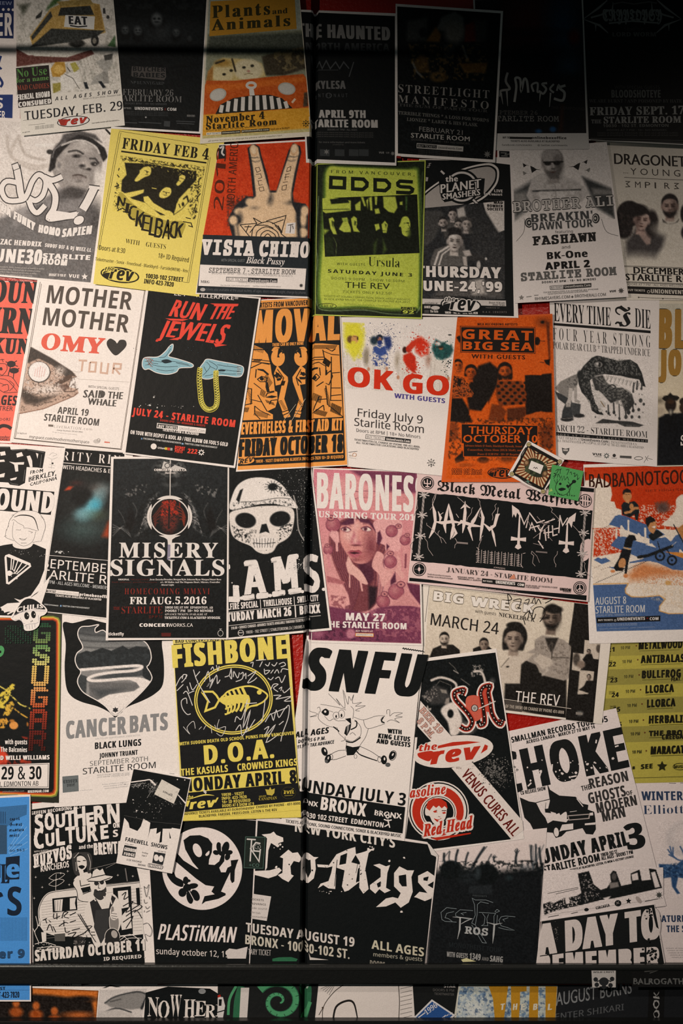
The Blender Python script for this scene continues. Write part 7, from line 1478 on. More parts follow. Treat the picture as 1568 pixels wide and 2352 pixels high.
E(1026,706,26,25,FY);L([(930,860),(1000,850),(1080,800)],14,FY)
part('signature','white pen signatures');S_='#ddd5cc'
def sg(*ls,w=9):LL(ls,w,S_,True)
sg([(120,640),(160,560),(200,520)],[(180,600),(210,570),(240,520),(200,515),(190,560)],[(130,690),(200,620)],[(225,560),(235,510)])
sg([(280,940),(240,945),(190,880),(180,800),(230,770),(240,830)],[(200,720),(240,700),(300,850)],[(240,640),(260,700)],[(270,600),(300,680),(350,620)],[(310,460),(340,560),(360,590)],[(330,540),(380,480)],[(350,590),(490,820)],[(250,720),(320,690)])
sg([(430,590),(470,480),(490,590),(460,640),(520,560),(490,660),(560,520),(570,610),(600,570)],[(500,460),(520,430),(535,470)],[(560,410),(575,470),(590,420)])
sg([(650,540),(700,520),(720,450),(725,560),(700,520)],[(745,540),(750,480),(790,550),(810,490)],[(820,510),(850,490),(840,560),(770,590)],[(860,530),(880,500),(880,560)],[(900,530),(990,480),(900,600),(960,580),(1000,545)])
sg([(930,390),(960,380),(950,430)],[(990,360),(1100,350)],[(1060,370),(1030,430)],[(1090,400),(1120,420),(1140,380)],[(1160,400),(1190,420),(1220,380)],[(1240,400),(1290,380),(1310,410),(1260,430)])
sg([(1080,450),(1090,510),(1140,470),(1090,470)],[(1150,500),(1180,460)],[(1190,500),(1220,460),(1240,500)],[(1260,490),(1280,450),(1340,460)],[(1120,550),(1150,570),(1180,540)],[(1200,560),(1240,540),(1270,600),(1310,520)])
sg([(1150,680),(1180,620),(1230,620),(1180,660),(1230,700)],[(1240,670),(1270,650),(1260,690)],[(1280,680),(1300,710),(1370,650)],[(1180,740),(1260,740),(1210,780),(1370,750),(1300,800),(1380,800)])
sg([(760,1030),(780,970),(830,1000),(880,880),(850,1090),(930,900),(880,1140),(980,1000)],[(770,1120),(820,1060),(840,1180),(900,1080)],[(870,870),(900,780)],[(880,830),(1000,820)],[(1090,780),(1060,1000),(1010,1060)])
sg([(1090,1030),(1150,940),(1180,1010),(1210,900),(1240,980),(1300,890),(1350,850),(1340,980),(1280,1150),(1260,1240)],[(1080,1110),(1130,1080),(1090,1180),(1200,1060),(1100,1250),(1240,1160)],[(1160,940),(1330,870)],[(1240,1060),(1290,1020)])
sg([(200,1080),(270,1160),(240,1090),(310,1020),(330,1100)],[(370,1110),(400,1080)],[(420,1110),(450,1060)],[(500,1060),(510,1150)],[(540,1060),(560,1110)],[(590,1000),(570,1100),(660,1080),(620,1180),(560,1150)],w=6)
part('guest_line');T('WITH SUDDEN DEATH OLD SCHOOL PUNKS FROM VANCOUVER',160,1285,1405,1165,36,FY,bx=2);T('D.O.A.',440,1490,1180,1415,205,FY,bx=24,by=5);T('THE KASUALS',180,1615,685,1570,76,FY,bx=5);T('CROWNED KINGS',792,1560,1438,1500,76,FY,bx=5)
part('date_panel','yellow date band');P([(185,1635),(1420,1522),(1440,1690),(200,1802)],FY);T('MONDAY APRIL 8',195,1790,1428,1690,140,FK,bx=18,by=3)
part('badge');P([(235,1880),(420,1815),(540,1830),(420,1830)],FY,True);T('the',240,1868,310,1862,40,FY,'obl');T('rev',272,1978,555,1950,100,FY,'obl',bx=14);P([(215,1890),(275,1880),(250,1950),(215,1940)],FY);P([(565,1850),(585,1850),(555,1905),(540,1905)],FY);P([(415,1750),(455,1790),(445,1815),(420,1790)],'#d9d0c4')
part('fine_print')
for k,s_ in enumerate(('10030 - 102ST','INFO: 423-7820','18+ ID REQUIRED','DOORS AT 8 SHOW AT 9')):T(s_,616+3*k,1836+40*k,(860,890,930,968)[k],1818+38*k,32,FY,bx=1)
P([(1145,1735),(1160,1765),(1195,1750),(1190,1800),(1165,1830),(1145,1825),(1110,1820),(1100,1785),(1090,1760),(1130,1765)],'#c9b24a');T('CANADIAN',1022,1882,1218,1868,32,'#b5a040','serif');T('MOLSON',1025,1845,1100,1838,14,'#b5a040');RING(1345,1800,80,66,4,'#4a4428');T('EVIL',1295,1812,1405,1805,34,'#d9bf48','obl',bx=4);LL([[(1290,1770),(1345,1790),(1400,1750)],[(1300,1830),(1390,1825)]],6,'#a8953c')
P([(210,2010),(1475,1888),(1480,2062),(195,2100)],FY);T('ADVANCE TICKETS AVAILABLE AT',212,2042,718,1998,28,FK,bx=1);T('ticketmaster',728,1996,976,1974,32,FK,'obl');T('CHARGE BY PHONE - 451-8000.',992,1968,1478,1925,28,FK,bx=1);T('BLACKBYRD, FARSIDE, FREECLOUD, LISTEN & THE REV',372,2068,1220,1995,28,FK,bx=1);L([(600,2060),(1475,1985)],2,'#8a7a30')

# --- white poster with giant slanted letters and a leaping cartoon (plain stand-in figure)
Z(640,1460,.22321)
begin(5.2,GP,'white poster with giant slanted black letters and a leaping line-drawn cartoon, JULY 3','poster',[(278,40),(1482,82),(1290,2104),(24,1922)])
part('headline');T('SNFU',262,545,1470,620,425,K,'obl',bx=58,by=14,sh=.08,up=(.02,-1))
LL([[(1270+24*k,132+3*k),(1282+24*k,122+4*k),(1294+24*k,140+3*k)]for k in range(9)],10,K)
part('picture','thin line drawing of a leaping cartoon figure')
P([(440,780),(480,745),(515,770),(510,810),(475,815)],K,True);E(478,775,12,12,W);RING(590,815,34,38,4,'#4a4a49');RING(645,800,34,44,4,'#4a4a49');E(590,825,8,16,K);E(645,815,9,18,K)
P([(680,850),(740,840),(745,900),(735,960),(700,1025),(672,1000),(690,930),(740,900)],K);P([(700,920),(725,910),(720,960),(700,1010)],'#8d8781')
LL([[(470,820),(520,870),(560,850),(600,870),(640,870),(690,870)],[(500,760),(560,780)],[(420,770),(410,850),(500,920),(600,940)],[(310,770),(400,800),(320,830),(390,820)],[(395,740),(420,730),(430,780)],[(510,590),(580,660),(630,710),(590,640),(680,740),(660,550),(710,700),(720,620),(745,660),(770,600),(760,690),(850,680),(790,720),(890,715),(790,760),(830,770)],[(430,700),(520,715),(640,740),(690,760)],[(740,720),(770,760),(760,850)],[(770,830),(870,860),(1000,820),(1090,820)],[(870,860),(885,920),(920,950),(1000,930),(1090,900)],[(1090,820),(1050,850),(1060,890),(1090,890)],[(1110,800),(1110,760),(1140,760),(1140,820),(1180,790),(1270,790),(1200,820),(1270,830),(1190,850),(1240,890),(1160,860),(1110,880)],[(780,860),(840,930),(840,1020),(790,1080),(700,1090),(680,1030)],[(920,950),(890,1040),(830,1130),(820,1180)],[(690,1060),(760,1080),(830,1030)],[(700,1090),(690,1180),(760,1160),(820,1130)],[(600,940),(620,1000),(680,1060),(640,1080)],[(730,1010),(760,990),(790,1020)]],4,'#3a3a3a',True)
LL([[(780,870),(800,880),(795,930),(740,960)],[(690,1075),(760,1090),(840,1040)],[(1075,830),(1055,870),(1085,890)],[(560,930),(600,960),(620,980)]],12,K,True)
P([(690,1120),(760,1140),(840,1130),(800,1180),(770,1220),(700,1225)],K);LL([[(680,1170),(600,1180),(520,1230),(560,1270),(690,1230)],[(830,1130),(940,1180),(1030,1240),(1060,1270)],[(800,1190),(850,1220),(1000,1275)]],5,'#3a3a3a',True);L([(800,1180),(850,1225),(1010,1280)],10,K,sm=True)
for x,y,r in((470,1185,-20),(505,1260,20),(1080,1270,0),(1165,1225,30)):E(x,y,30,46,K,r);E(x+6,y-10,8,16,W,r)
E(490,1285,16,18,'#5a5a58');E(1120,1320,26,22,'#5a5a58');RING(1170,1225,36,54,5,K,20);RING(535,1240,22,32,4,K);RING(1035,1265,22,32,4,K);RING(788,1235,16,22,3,'#4a4a49')
part('side_lettering');T('ALL AGES',170,1045,508,995,62,K,bx=7);T('DOORS 6 P.M.',200,1100,480,1062,36,'#2b2d2e',bx=2);T('$11.98 + TAX ADVANCE',170,1158,565,1102,36,'#2b2d2e',bx=2);T('WITH',1120,995,1258,1008,46,K,bx=7,up=(0,-1));T('KING LETUS',1022,1045,1342,1082,48,K,bx=7);T('AND GUESTS',1004,1098,1345,1140,48,K,bx=7)
part('date_line');T('SUNDAY JULY 3',145,1582,1295,1742,128,K,bx=3)
part('venue_band','black venue band');P([(205,1590),(1298,1755),(1270,2024),(190,1865)],K);T('BRONX',432,1780,888,1852,132,W,bx=12);T('ONX',250,1732,400,1752,50,W,'gill',bx=6,jit=3);T('10030 102 STREET  EDMONTON',218,1855,1072,1965,52,W,bx=2);T('BRONX',985,1838,1258,1878,56,W,'gill',bx=7,jit=3);LL([[(1120,1880),(1130,1930)],[(1080,1880),(1120,1895),(1160,1885)],[(1130,1930),(1085,1955)],[(1130,1930),(1140,1965)]],12,W);E(1118,1850,22,22,W);E(1118,1850,10,10,K);L([(215,1840),(255,1800)],12,W)
part('fine_print');T('TICKETS AT BRONX, SOUND CONNECTION, SONIX & BLACKBYRD MUSIC',70,1912,1255,2065,32,'#3a3a3a','sans',bx=1)

# --- sepia photo poster
Z(920,1330,.30612)
begin(4.5,GP,'sepia poster of four men before a pale backdrop, MARCH 24','poster',[(150,30),(1600,212),(1505,1086),(70,915)],'#efe0cf')
part('picture','sepia photo of two large and two small men')
d=PIC([(216,50),(1305,175),(1240,1040),(150,900)],'#e8d6c0',1.6)
BKS='#1f1c19'
d.g('#e4d3bb','#dccab4',0,.6);d.p([(1300,180),(1400,190),(1400,460),(1280,560),(1240,600)],BKS,6);d.p([(900,600),(1000,580),(1040,700),(1240,720),(1240,1060),(770,960),(780,780),(890,780)],BKS,14)
d.p([(1010,450),(1060,420),(1180,440),(1230,460),(1290,520),(1270,740),(1220,760),(1060,720),(1010,640),(910,600),(920,560),(1000,520)],'#a8998b',10);d.p([(1080,440),(1180,440),(1130,560),(1100,500)],'#2f2a26',12);d.l([(1135,480),(1130,600)],8,'#4f463e',6);d.l([(1130,585),(1250,590)],6,'#4f463e',6);d.tex('#6b5f55',3,.58,.15,.5,[(1000,460),(1280,480),(1260,740),(1020,640)]);d.l([(1000,600),(1100,680),(1060,720)],14,'#cfbfae',10,.8);d.p([(1040,560),(1130,600),(1140,640),(1060,680),(1000,600)],'#c9b8a6',14)
d.face(1130,290,64,'#7d6a5c','#2a231f',BKS,4,beard=.3,hi='#a8927f',look=-.6,mouth='#3a2c26');d.e(1150,228,62,30,BKS,12);d.p([(1040,290),(1110,270),(1110,300),(1060,306)],'#2a231f',10,.7)
d.p([(770,640),(830,570),(930,545),(1000,560),(900,640),(890,780),(780,780),(740,760),(740,690)],'#d3c1ad',10);d.e(865,430,82,105,BKS,10);d.face(845,450,62,'#a08b7a','#3a302a',BKS,2,long=1.3,hi='#c4ad98',look=-.5,mouth='#4a3830');d.e(850,345,60,26,BKS,8);d.l([(750,660),(810,590)],5,'#5a4f46',5);d.e(800,656,12,6,BKS,4)
d.p([(150,700),(216,580),(240,520),(310,490),(390,490),(440,530),(450,600),(300,640)],BKS,6);d.face(325,450,34,'#c4b09c','#4a3f37',BKS,2,hi='#dcc9b5',beard=.2)
d.p([(540,520),(590,500),(660,505),(690,530),(620,560),(540,560)],BKS,6);d.face(622,490,32,'#8f7b6b','#3a302a',BKS,0,hi='#b09a86');d.n(.1);d.done()
part('side_strip','black side strip with small photos')
d=PIC([(1300,178),(1520,205),(1440,1076),(1235,1052)],BKS,1.6)
d.p([(1376,455),(1495,470),(1480,600),(1390,590),(1340,690),(1280,680),(1290,550),(1370,560)],'#d3c1ad',4);d.face(1408,545,14,'#8f7b6b','#3a302a',BKS);d.p([(1360,600),(1390,560),(1430,560),(1450,620),(1370,620)],BKS,6);d.e(1480,520,18,30,'#5a4f46',8);d.e(1315,600,26,50,'#4f463e',14);d.e(1350,640,30,30,'#8f7b6b',16);d.p([(1440,610),(1480,620),(1470,680),(1360,670)],BKS,8)
d.p([(1340,682),(1448,692),(1430,830),(1400,860),(1325,862)],'#d3c1ad',4);d.face(1408,735,15,'#8f7b6b','#3a302a',BKS);d.p([(1370,800),(1390,760),(1440,760),(1450,860),(1390,850),(1330,830)],BKS,6);d.e(1350,850,26,12,'#d3c1ad',8);d.e(1340,1005,26,18,'#77746f',14,.8);d.n(.1);d.done()
part('headline')
T('BIG',246,158,462,184,68,'#f3e6d8',bx=10,by=4,out='#6f6252',ow=8);T('WRECK',525,198,990,252,66,'#f3e6d8',bx=12,by=4,out='#6f6252',ow=8)
T('with guests',555,250,712,272,24,'#4a423b','sans');T('NICKELBACK',732,278,1002,320,30,'#2b2622','serif')
part('date_line');T('MARCH 24',222,342,728,415,88,'#23201d','sans',bx=3);L([(212,50),(182,320)],3,'#5a4f46')
part('signature','black pen signature');LL([[(790,160),(830,150),(800,110),(810,190)],[(840,160),(900,150),(880,220)],[(930,160),(960,150),(950,185),(920,180)],[(980,180),(1000,140),(1010,185),(1030,150),(1050,185)],[(1060,150),(1130,150),(1080,180)],[(930,340),(920,280),(960,240),(950,300)],[(980,290),(1000,220),(1060,210),(1080,260),(1040,320)],[(870,210),(900,220)],[(960,230),(990,300),(1010,260)]],6,'#1f1c1a',True)
part('venue_line','white venue line');T('THE REV',855,918,1185,950,82,W,'sans',bx=2);L([(770,898),(1275,970)],4,'#d9cab8');P([(780,905),(905,925),(905,995),(780,980)],'#4f4740');T('OF THE (WEM) OR CHARGE BY PHONE 451-8000',782,962,1220,1010,24,'#b5a695',bx=1);P([(1310,995),(1362,1000),(1360,1018),(1310,1014)],'#8d8378')

# --- black poster, red oval badge and diagonal band
Z(920,1480,.21262)
begin(4.8,GP,'black poster crossed by a diagonal white band, red oval badge and red-haired head','poster',[(236,150),(1030,42),(1330,2095),(20,2275)])
P([(254,182),(1020,85),(1300,1960),(1180,2100),(360,2202),(34,2215),(140,1400)],K)
part('picture','dim photo of a dancer, jewelled letters in front')
d=PIC([(252,190),(1015,95),(1110,980),(150,1000)],K,1.8)
d.l([(330,385),(420,355),(520,375),(590,420),(600,470)],26,'#d9c9bb',10,.9,True);d.l([(380,440),(420,390),(540,440),(545,510)],5,'#8d8378',5,.8);d.p([(220,560),(370,430),(500,480),(540,560),(500,640),(330,650)],'#3a3836',30,.9);d.tex('#b5a89c',2,.62,.1,.7,[(220,540),(380,430),(400,560),(280,640)]);d.p([(420,480),(490,490),(500,530),(440,520)],'#8d8378',10,.9);d.p([(490,580),(525,570),(520,640),(470,640)],'#9a8d81',12,.9)
d.p([(430,720),(480,650),(580,620),(620,700),(660,820),(620,960),(540,980),(520,900),(500,830)],'#e6d6c8',20,sm=True);d.e(535,745,34,46,K,12);d.e(700,900,90,60,'#cdb9ab',60,.7);d.l([(600,650),(680,820)],6,'#6b625b',6,.7)
d.l([(910,420),(895,350),(860,290),(790,290)],26,'#d9c9bb',10,.9,True);d.tex('#b5a89c',2,.58,.1,.8,[(740,220),(900,220),(880,330),(760,350)]);d.l([(520,195),(580,250),(610,300)],6,'#8d8378',6,.8);d.l([(570,280),(620,310)],10,'#a89c91',5,.8);d.l([(650,370),(740,435)],8,'#8d8378',6,.8);d.e(985,390,30,30,'#5a5652',30,.7);d.l([(280,690),(370,780)],6,'#8d8378',5,.7);d.p([(270,690),(290,650),(300,690),(330,680),(320,710)],'#b5a89c',5);d.n(.08);d.done()
part('jewelled_letters','red letters with white outline')
s1=[(660,540),(680,490),(640,490),(580,520),(590,590),(660,670),(730,750),(770,830),(740,900),(690,910),(640,880)];a1=[(850,850),(860,870),(900,840),(890,700),(870,580),(860,520),(890,460),(960,445),(940,520),(960,620),(980,740),(1030,830),(1075,860),(1095,815)]
for l in(s1,a1):L(l,88,'#f0e0d4',sm=True)
P([(720,560),(840,560),(880,700),(860,800),(760,820),(700,660)],'#d2614c',True);P([(880,480),(960,480),(980,700),(900,700)],'#c8503c',True)
for l in(s1,a1):L(l,56,'#c43a28',sm=True);L(l,36,'#2a1512',sm=True)
for l in(s1,a1):DOTS([tuple(q)for q in smooth(l,False,2)],7,'#e6d6ca',5)
L([(840,690),(1020,610)],12,'#e0d0c4');E(795,685,38,38,'#2a1512');E(795,685,30,32,'#c9beb4');STAR(795,685,26,12,6,'#8d8781')
part('band','white diagonal band with dark red letters')
P([(210,605),(540,985),(330,1045),(178,880)],'#ecdccf');P([(545,1330),(770,1270),(1310,1900),(1320,2000),(1190,2100)],'#ecdccf')
T('BER 19',195,710,410,965,68,'#d9a896','serif',up=(.76,-.65),out='#5a2a22',ow=4)
T('8 P.M.',170,830,320,1010,68,'#d9a896','serif',up=(.76,-.65),out='#5a2a22',ow=4);T('WITH',595,1340,650,1345,24,'#5a2a22','sans')
T('VENUS CURES ALL',645,1408,1205,2068,115,'#6b1c15','gill',up=(.76,-.65),bx=9)
E(565,1152,434,168,'#ecdccf',-8);RD2='#c3301c'
part('badge','red oval badge')
P([(180,1190),(200,1165),(345,1150),(310,1255),(210,1225)],RD2,True);P([(400,1090),(560,1050),(720,1040),(860,1050),(700,1075),(500,1100),(395,1120)],RD2);P([(905,1075),(938,1090),(930,1130),(860,1175)],RD2);T('rev',328,1290,850,1225,170,RD2,'obl',bx=30,by=6,out='#ecdccf',ow=12,up=(-.02,-1));T('the',198,1150,388,1130,72,RD2,'obl',bx=7,out='#ecdccf',ow=8,up=(-.02,-1))
part('roundel','red ring with a smiling red-haired head')
E(405,1790,328,320,'#ecdccf');E(405,1790,314,306,K);E(405,1790,300,292,'#ecdccf');E(400,1795,278,270,RD2);E(405,1810,196,190,'#ecdccf');E(405,1810,182,176,K);E(405,1810,174,168,'#ecdccf');E(405,1810,162,156,K)
P([(275,1740),(330,1720),(480,1730),(495,1760),(485,1850),(450,1910),(390,1950),(340,1910),(310,1850),(270,1840),(260,1800)],'#ecdccf',True);P([(272,1760),(290,1690),(350,1655),(430,1660),(490,1700),(505,1770),(470,1740),(440,1765),(410,1735),(380,1760),(350,1735),(310,1790)],RD2)
LL([[(350,1800),(390,1785)],[(440,1790),(490,1790)]],9,'#5a1c15');P([(345,1800),(370,1785),(395,1805),(365,1812)],RD2);P([(440,1812),(470,1800),(490,1815),(460,1825)],RD2);P([(355,1872),(400,1885),(438,1868),(400,1912)],RD2,True);L([(400,1850),(425,1858)],6,'#8d5a4a')
T('Gasoline',10,1660,480,1605,110,RD2,'ital',bx=8,by=3,out='#ecdccf',ow=18);T('Red Head',245,2070,770,1975,130,RD2,'ital',bx=12,by=4,out='#ecdccf',ow=24);P([(320,2085),(755,2025),(752,2040),(390,2108)],RD2)
part('foliage','pale speckled leaves');SPRAY(1000,1350,90,70,260,7,'#77726c',4);SPRAY(1060,1440,60,60,120,6,'#55524e',5);SPRAY(900,1300,60,40,60,5,'#4a4845',6)
# ================================================================== right column, bottom row
# --- yellow listing poster
Z(1150,1440,.26658)
begin(3,GP,'olive-yellow listing poster of dated bands in rows, cut at right','poster',[(894,112),(1840,60),(1840,1330),(832,1352)],'#beae4a')
part('listing','striped rows of dates and names')
rows=[('21','METALWOOD',1188,192,215),('22','ANTIBALAS',1205,312,342),('23','BULLFROG',1215,442,478),('24','LLORCA',1245,570,605),('25','LLORCA',1258,692,730),('26','HERBALISER',1275,830,860),('27','THE BROTHERS',1275,938,1000),('28','MARACATU',1290,1095,1120)]
for i,(n_,t_,x,y,yd)in enumerate(rows):
    if i%2==0:P([(885,y-75+(i==6)*0),(1840,y-100),(1840,y+35),(882,y+60)],'#9d9145' if i else '#a89a48')
for i,(n_,t_,x,y,yd)in enumerate(rows):
    w_=len(t_)*41 if len(t_)>6 else 240
    T(n_,918+i*12,yd,975+i*12,yd-3,40,'#201e12',bx=5);T('10 PM',1030+i*14,y+2-i,1110+i*14,y-2-i,28,'#55502a',bx=1);DOTS([(1165+i*12,y-30)],7,'#6b3a20');T(t_,x,y,min(x+w_,1830),y-12,66 if i!=6 else 44,'#201e12',bx=9,by=2,jit=2);T('Saturday',898+i*10,yd-40,950+i*10,yd-44,14,'#55502a','sans');T('October',898+i*10,yd-25,940+i*10,yd-28,11,'#55502a','sans')
    L([(x,y+14),(min(x+w_-20,1830),y+4)],4,'#6b642e')
T('FEAT. KID',1465,465,1620,455,30,'#201e12',bx=2);T('CREEGAN',1385,968,1600,960,44,'#201e12',bx=5)
part('sponsor_marks');T('SEE',1205,1222,1300,1215,40,'#2b2914',bx=9);STAR(1385,1198,46,22,5,'#2b2914');RING(1540,1200,62,30,4,'#2b2914');T('MUSIC',1490,1215,1590,1212,26,'#3a3718',bx=2);L([(1130,1298),(1840,1280)],3,'#55502a');P([(1130,1200),(1150,1198),(1150,1222),(1130,1224)],'#2b2914')

# --- white poster with deer at the right edge
Z(1200,1780,.23469)
begin(2,GP,'white poster of a blue deer with antlers, WINTE, cut at the lower right','poster',[(1040,60),(1880,40),(1880,1960),(1180,1960)],'#efddd4')
part('lettering','navy letters');NV='#33425c'
T('WINTERSLEEP',1165,248,1860,246,88,NV,bx=8);T('Elliott',1180,385,1575,375,88,NV,'serif',off=-.012,bx=2);T('BROOD',1610,375,1860,372,80,NV,'serif',off=-.012);T('SATURDAY',1320,1440,1700,1435,66,NV,bx=7);T('THE STARLITE',1410,1538,1860,1535,66,NV,bx=7)
part('picture','blue deer against a pale round mark')
d=PIC([(1310,440),(1840,440),(1840,1210),(1310,1210)],'#efddd4',1.7);BD='#33537a'
d.e(1640,620,240,190,'#d9cbc4',30,.8);d.e(1650,600,200,160,'#efddd4',60,.6)
d.p([(1330,870),(1500,880),(1560,830),(1640,820),(1700,900),(1700,1000),(1560,1010),(1520,1000),(1500,1100),(1540,1160),(1510,1165),(1460,1090),(1450,1000),(1380,1010),(1340,960)],BD,10);d.tex('#1f3350',3,.55,.15,.7,[(1330,880),(1700,840),(1700,1010),(1340,1000)]);d.tex('#6f8fb0',2.5,.66,.1,.6,[(1330,880),(1700,840),(1700,1010),(1340,1000)])
for l in([(1560,840),(1500,820),(1460,770),(1440,700)],[(1500,815),(1430,780)],[(1470,775),(1470,710)],[(1460,790),(1420,730)],[(1590,830),(1570,760),(1540,700)],[(1570,760),(1600,700)]):d.l(l,14,'#4a6488',7,.95,True)
d.n(.06);d.done();part('fine_print')
for k in range(5):T('tickets at ticketmaster and all outlets',1400+14*k,1700+22*k,1860,1698+22*k,10,'#77706f','sans')
LL([[(1430,80),(1500,82)],[(1540,78),(1600,78)]],4,'#4a423f')

# --- tilted choke poster
Z(1150,1440,.26658)
begin(4.0,GP,'tilted white poster with huge worn black letters above a pickup truck, APRIL 3','poster',[(20,905),(990,698),(1420,2400),(300,2540)],'#f0dfd6')
part('headline');CK='#1b1d1d'
T('SMALLMAN RECORDS TOUR',95,996,800,838,50,CK,bx=5);T('2005',780,838,920,815,52,CK,bx=4);T('ACROSS CANADA - MARCH 27 TO MAY 14',220,1006,808,872,30,CK,bx=3)
T('CHOKE',20,1432,1080,1196,325,CK,'sans',bx=62,by=34)
SPRAY(600,1230,380,100,50,8,'#efdfd5',4,'u');LL([[(330,1290),(345,1240)],[(430,1320),(440,1180)],[(600,1290),(650,1280)],[(980,1030),(1010,1020)],[(820,970),(815,1000)],[(420,1030),(410,1060)],[(230,1370),(260,1340)]],12,'#efdfd5')
part('guest_line');T('CD RELEASE SHOW',172,1445,385,1402,32,CK,bx=2);T('THE',695,1412,768,1395,44,'#3a3735',bx=2);T('REASON',770,1392,1095,1322,88,'#3a3735',bx=7);T('GHOSTS',762,1520,1075,1452,92,'#3a3735',bx=7);T('OF',1080,1450,1132,1440,36,'#3a3735',bx=2);T('MODERN',830,1600,1170,1530,88,'#3a3735',bx=7);T('MAN',880,1675,1070,1632,92,'#3a3735',bx=7)
part('picture','stencil of a pickup truck under a figure')
P([(160,1465),(240,1500),(300,1510),(340,1590),(380,1640),(400,1690),(490,1640),(470,1600),(400,1580),(420,1500),(395,1340),(420,1400),(500,1450),(640,1460),(660,1480),(700,1520),(750,1530),(745,1570),(800,1590),(810,1650),(815,1740),(790,1785),(730,1780),(700,1730),(560,1760),(520,1800),(470,1815),(445,1770),(340,1760),(330,1810),(300,1810),(285,1760),(250,1690),(200,1640)],CK)
P([(510,1620),(560,1590),(560,1660),(500,1640)],'#efdfd5',True);P([(450,1620),(500,1600),(520,1640),(580,1655),(560,1680),(420,1660),(390,1640)],'#efdfd5');P([(525,1700),(620,1690),(620,1740),(530,1750),(500,1760)],'#efdfd5');P([(720,1690),(812,1680),(810,1700),(720,1705)],'#efdfd5');P([(570,1620),(765,1605),(760,1650),(580,1665)],'#b5a59c');P([(580,1628),(755,1614),(750,1642),(588,1656)],CK)
P([(760,1600),(790,1595),(792,1620),(765,1622)],'#efdfd5');P([(330,1500),(420,1490),(400,1580),(370,1560)],'#efdfd5');L([(300,1510),(480,1465),(630,1465),(700,1560)],6,CK);L([(650,1475),(705,1545)],8,'#efdfd5');E(475,1765,26,44,'#efdfd5',-6);RING(475,1765,26,44,5,CK,-6);E(312,1770,10,30,'#efdfd5',-6);L([(385,1510),(380,1570)],4,CK);P([(375,1565),(410,1560),(430,1600),(380,1595)],CK);L([(590,1590),(650,1582)],4,'#efdfd5')
Z(1200,1780,.23469)
part('date_line');T('SUNDAY APRIL',130,880,1035,680,142,CK,bx=18,jit=3);T('3',1040,730,1195,700,250,CK,bx=34);T('STARLITE ROOM',205,960,752,835,74,CK,bx=6);T('10030-102 ST.',765,795,930,758,34,CK,bx=2);T('ALL AGES - DOORS 7 PM',770,830,1075,765,36,CK,bx=2);T('TICKETS AT BLACKBYRD, LISTEN, FS-WEM & VICTORY LOUNGE',462,938,1082,802,22,CK,bx=1)
part('skyline','black photocopied city skyline')
d=PIC([(185,930),(1370,900),(1370,1200),(195,1370)],'#f0dfd6',1.6)
d.p([(195,1260),(270,1230),(300,1250),(400,1200),(520,1180),(570,1150),(535,960),(645,935),(690,1060),(710,1080),(760,1120),(820,1100),(860,1040),(850,970),(880,930),(910,940),(960,1080),(1060,1060),(1050,960),(1140,920),(1160,1030),(1250,1020),(1230,910),(1300,920),(1360,1100),(1290,1115),(900,1200),(760,1220),(560,1270),(330,1320),(210,1365)],CK,4)
d.tex('#f0dfd6',1.6,.62,.08,.9,[(200,1220),(560,1180),(560,1270),(210,1360)]);d.p([(1060,970),(1120,950),(1130,1020),(1070,1030)],'#f0dfd6',6,.9);d.p([(1250,950),(1290,940),(1340,1090),(1290,1100)],'#f0dfd6',6,.85);d.l([(1300,950),(1340,1080)],8,CK,4);d.p([(840,1050),(930,1040),(940,1090),(850,1110)],'#8d837c',10,.7);d.e(890,990,26,40,'#5a5450',10,.7);d.p([(780,1200),(860,1180),(820,1230)],'#f0dfd6',8,.9);d.p([(410,1200),(450,1190),(460,1250),(420,1260)],'#f0dfd6',6,.9);d.tex('#f0dfd6',2,.66,.08,.6,[(560,970),(700,960),(760,1200),(600,1250)]);d.n(.05);d.done()
part('sponsor_marks');T('CIRCADIA',715,1310,848,1280,26,CK,bx=3);E(620,1312,22,16,CK,-8);E(928,1250,33,30,CK);T('X',910,1262,945,1255,24,'#8d837c',bx=3);STAR(1032,1228,30,14,5,CK);E(1130,1215,20,40,'#b5a59c',-40);STAR(1330,1170,38,18,8,'#4a4a44');LL([[(1190,1232),(1320,1205)],[(470,1350),(535,1335)],[(245,1385),(350,1365)],[(240,1155),(540,1095)],[(320,1160),(540,1108)]],5,'#55504c')

# --- black and white block letter poster at the bottom
begin(4.3,GP,'black poster with tall white worn block letters reading DAY TO, above the rail','poster',[(180,1414),(1284,1254),(1402,1920),(118,1920)],'#efdfd5')
P([(182,1425),(1278,1262),(1392,1915),(160,1915)],CK)
part('lettering');T('A DAY TO',160,1755,1328,1588,295,'#e6d6cc','bold',bx=48,by=10,sp=.92);T('REMEMBER',165,1985,1330,1905,230,'#e6d6cc','bold',bx=44,by=10);L([(165,1765),(1340,1600)],9,CK)
P([(1250,1270),(1280,1265),(1325,1500),(1300,1480)],CK);SPRAY(1240,1740,34,60,50,11,'#1b1d1d',7);SPRAY(1235,1340,14,24,30,8,'#1b1d1d',8);SPRAY(320,1530,12,50,20,7,'#6b655f',9)

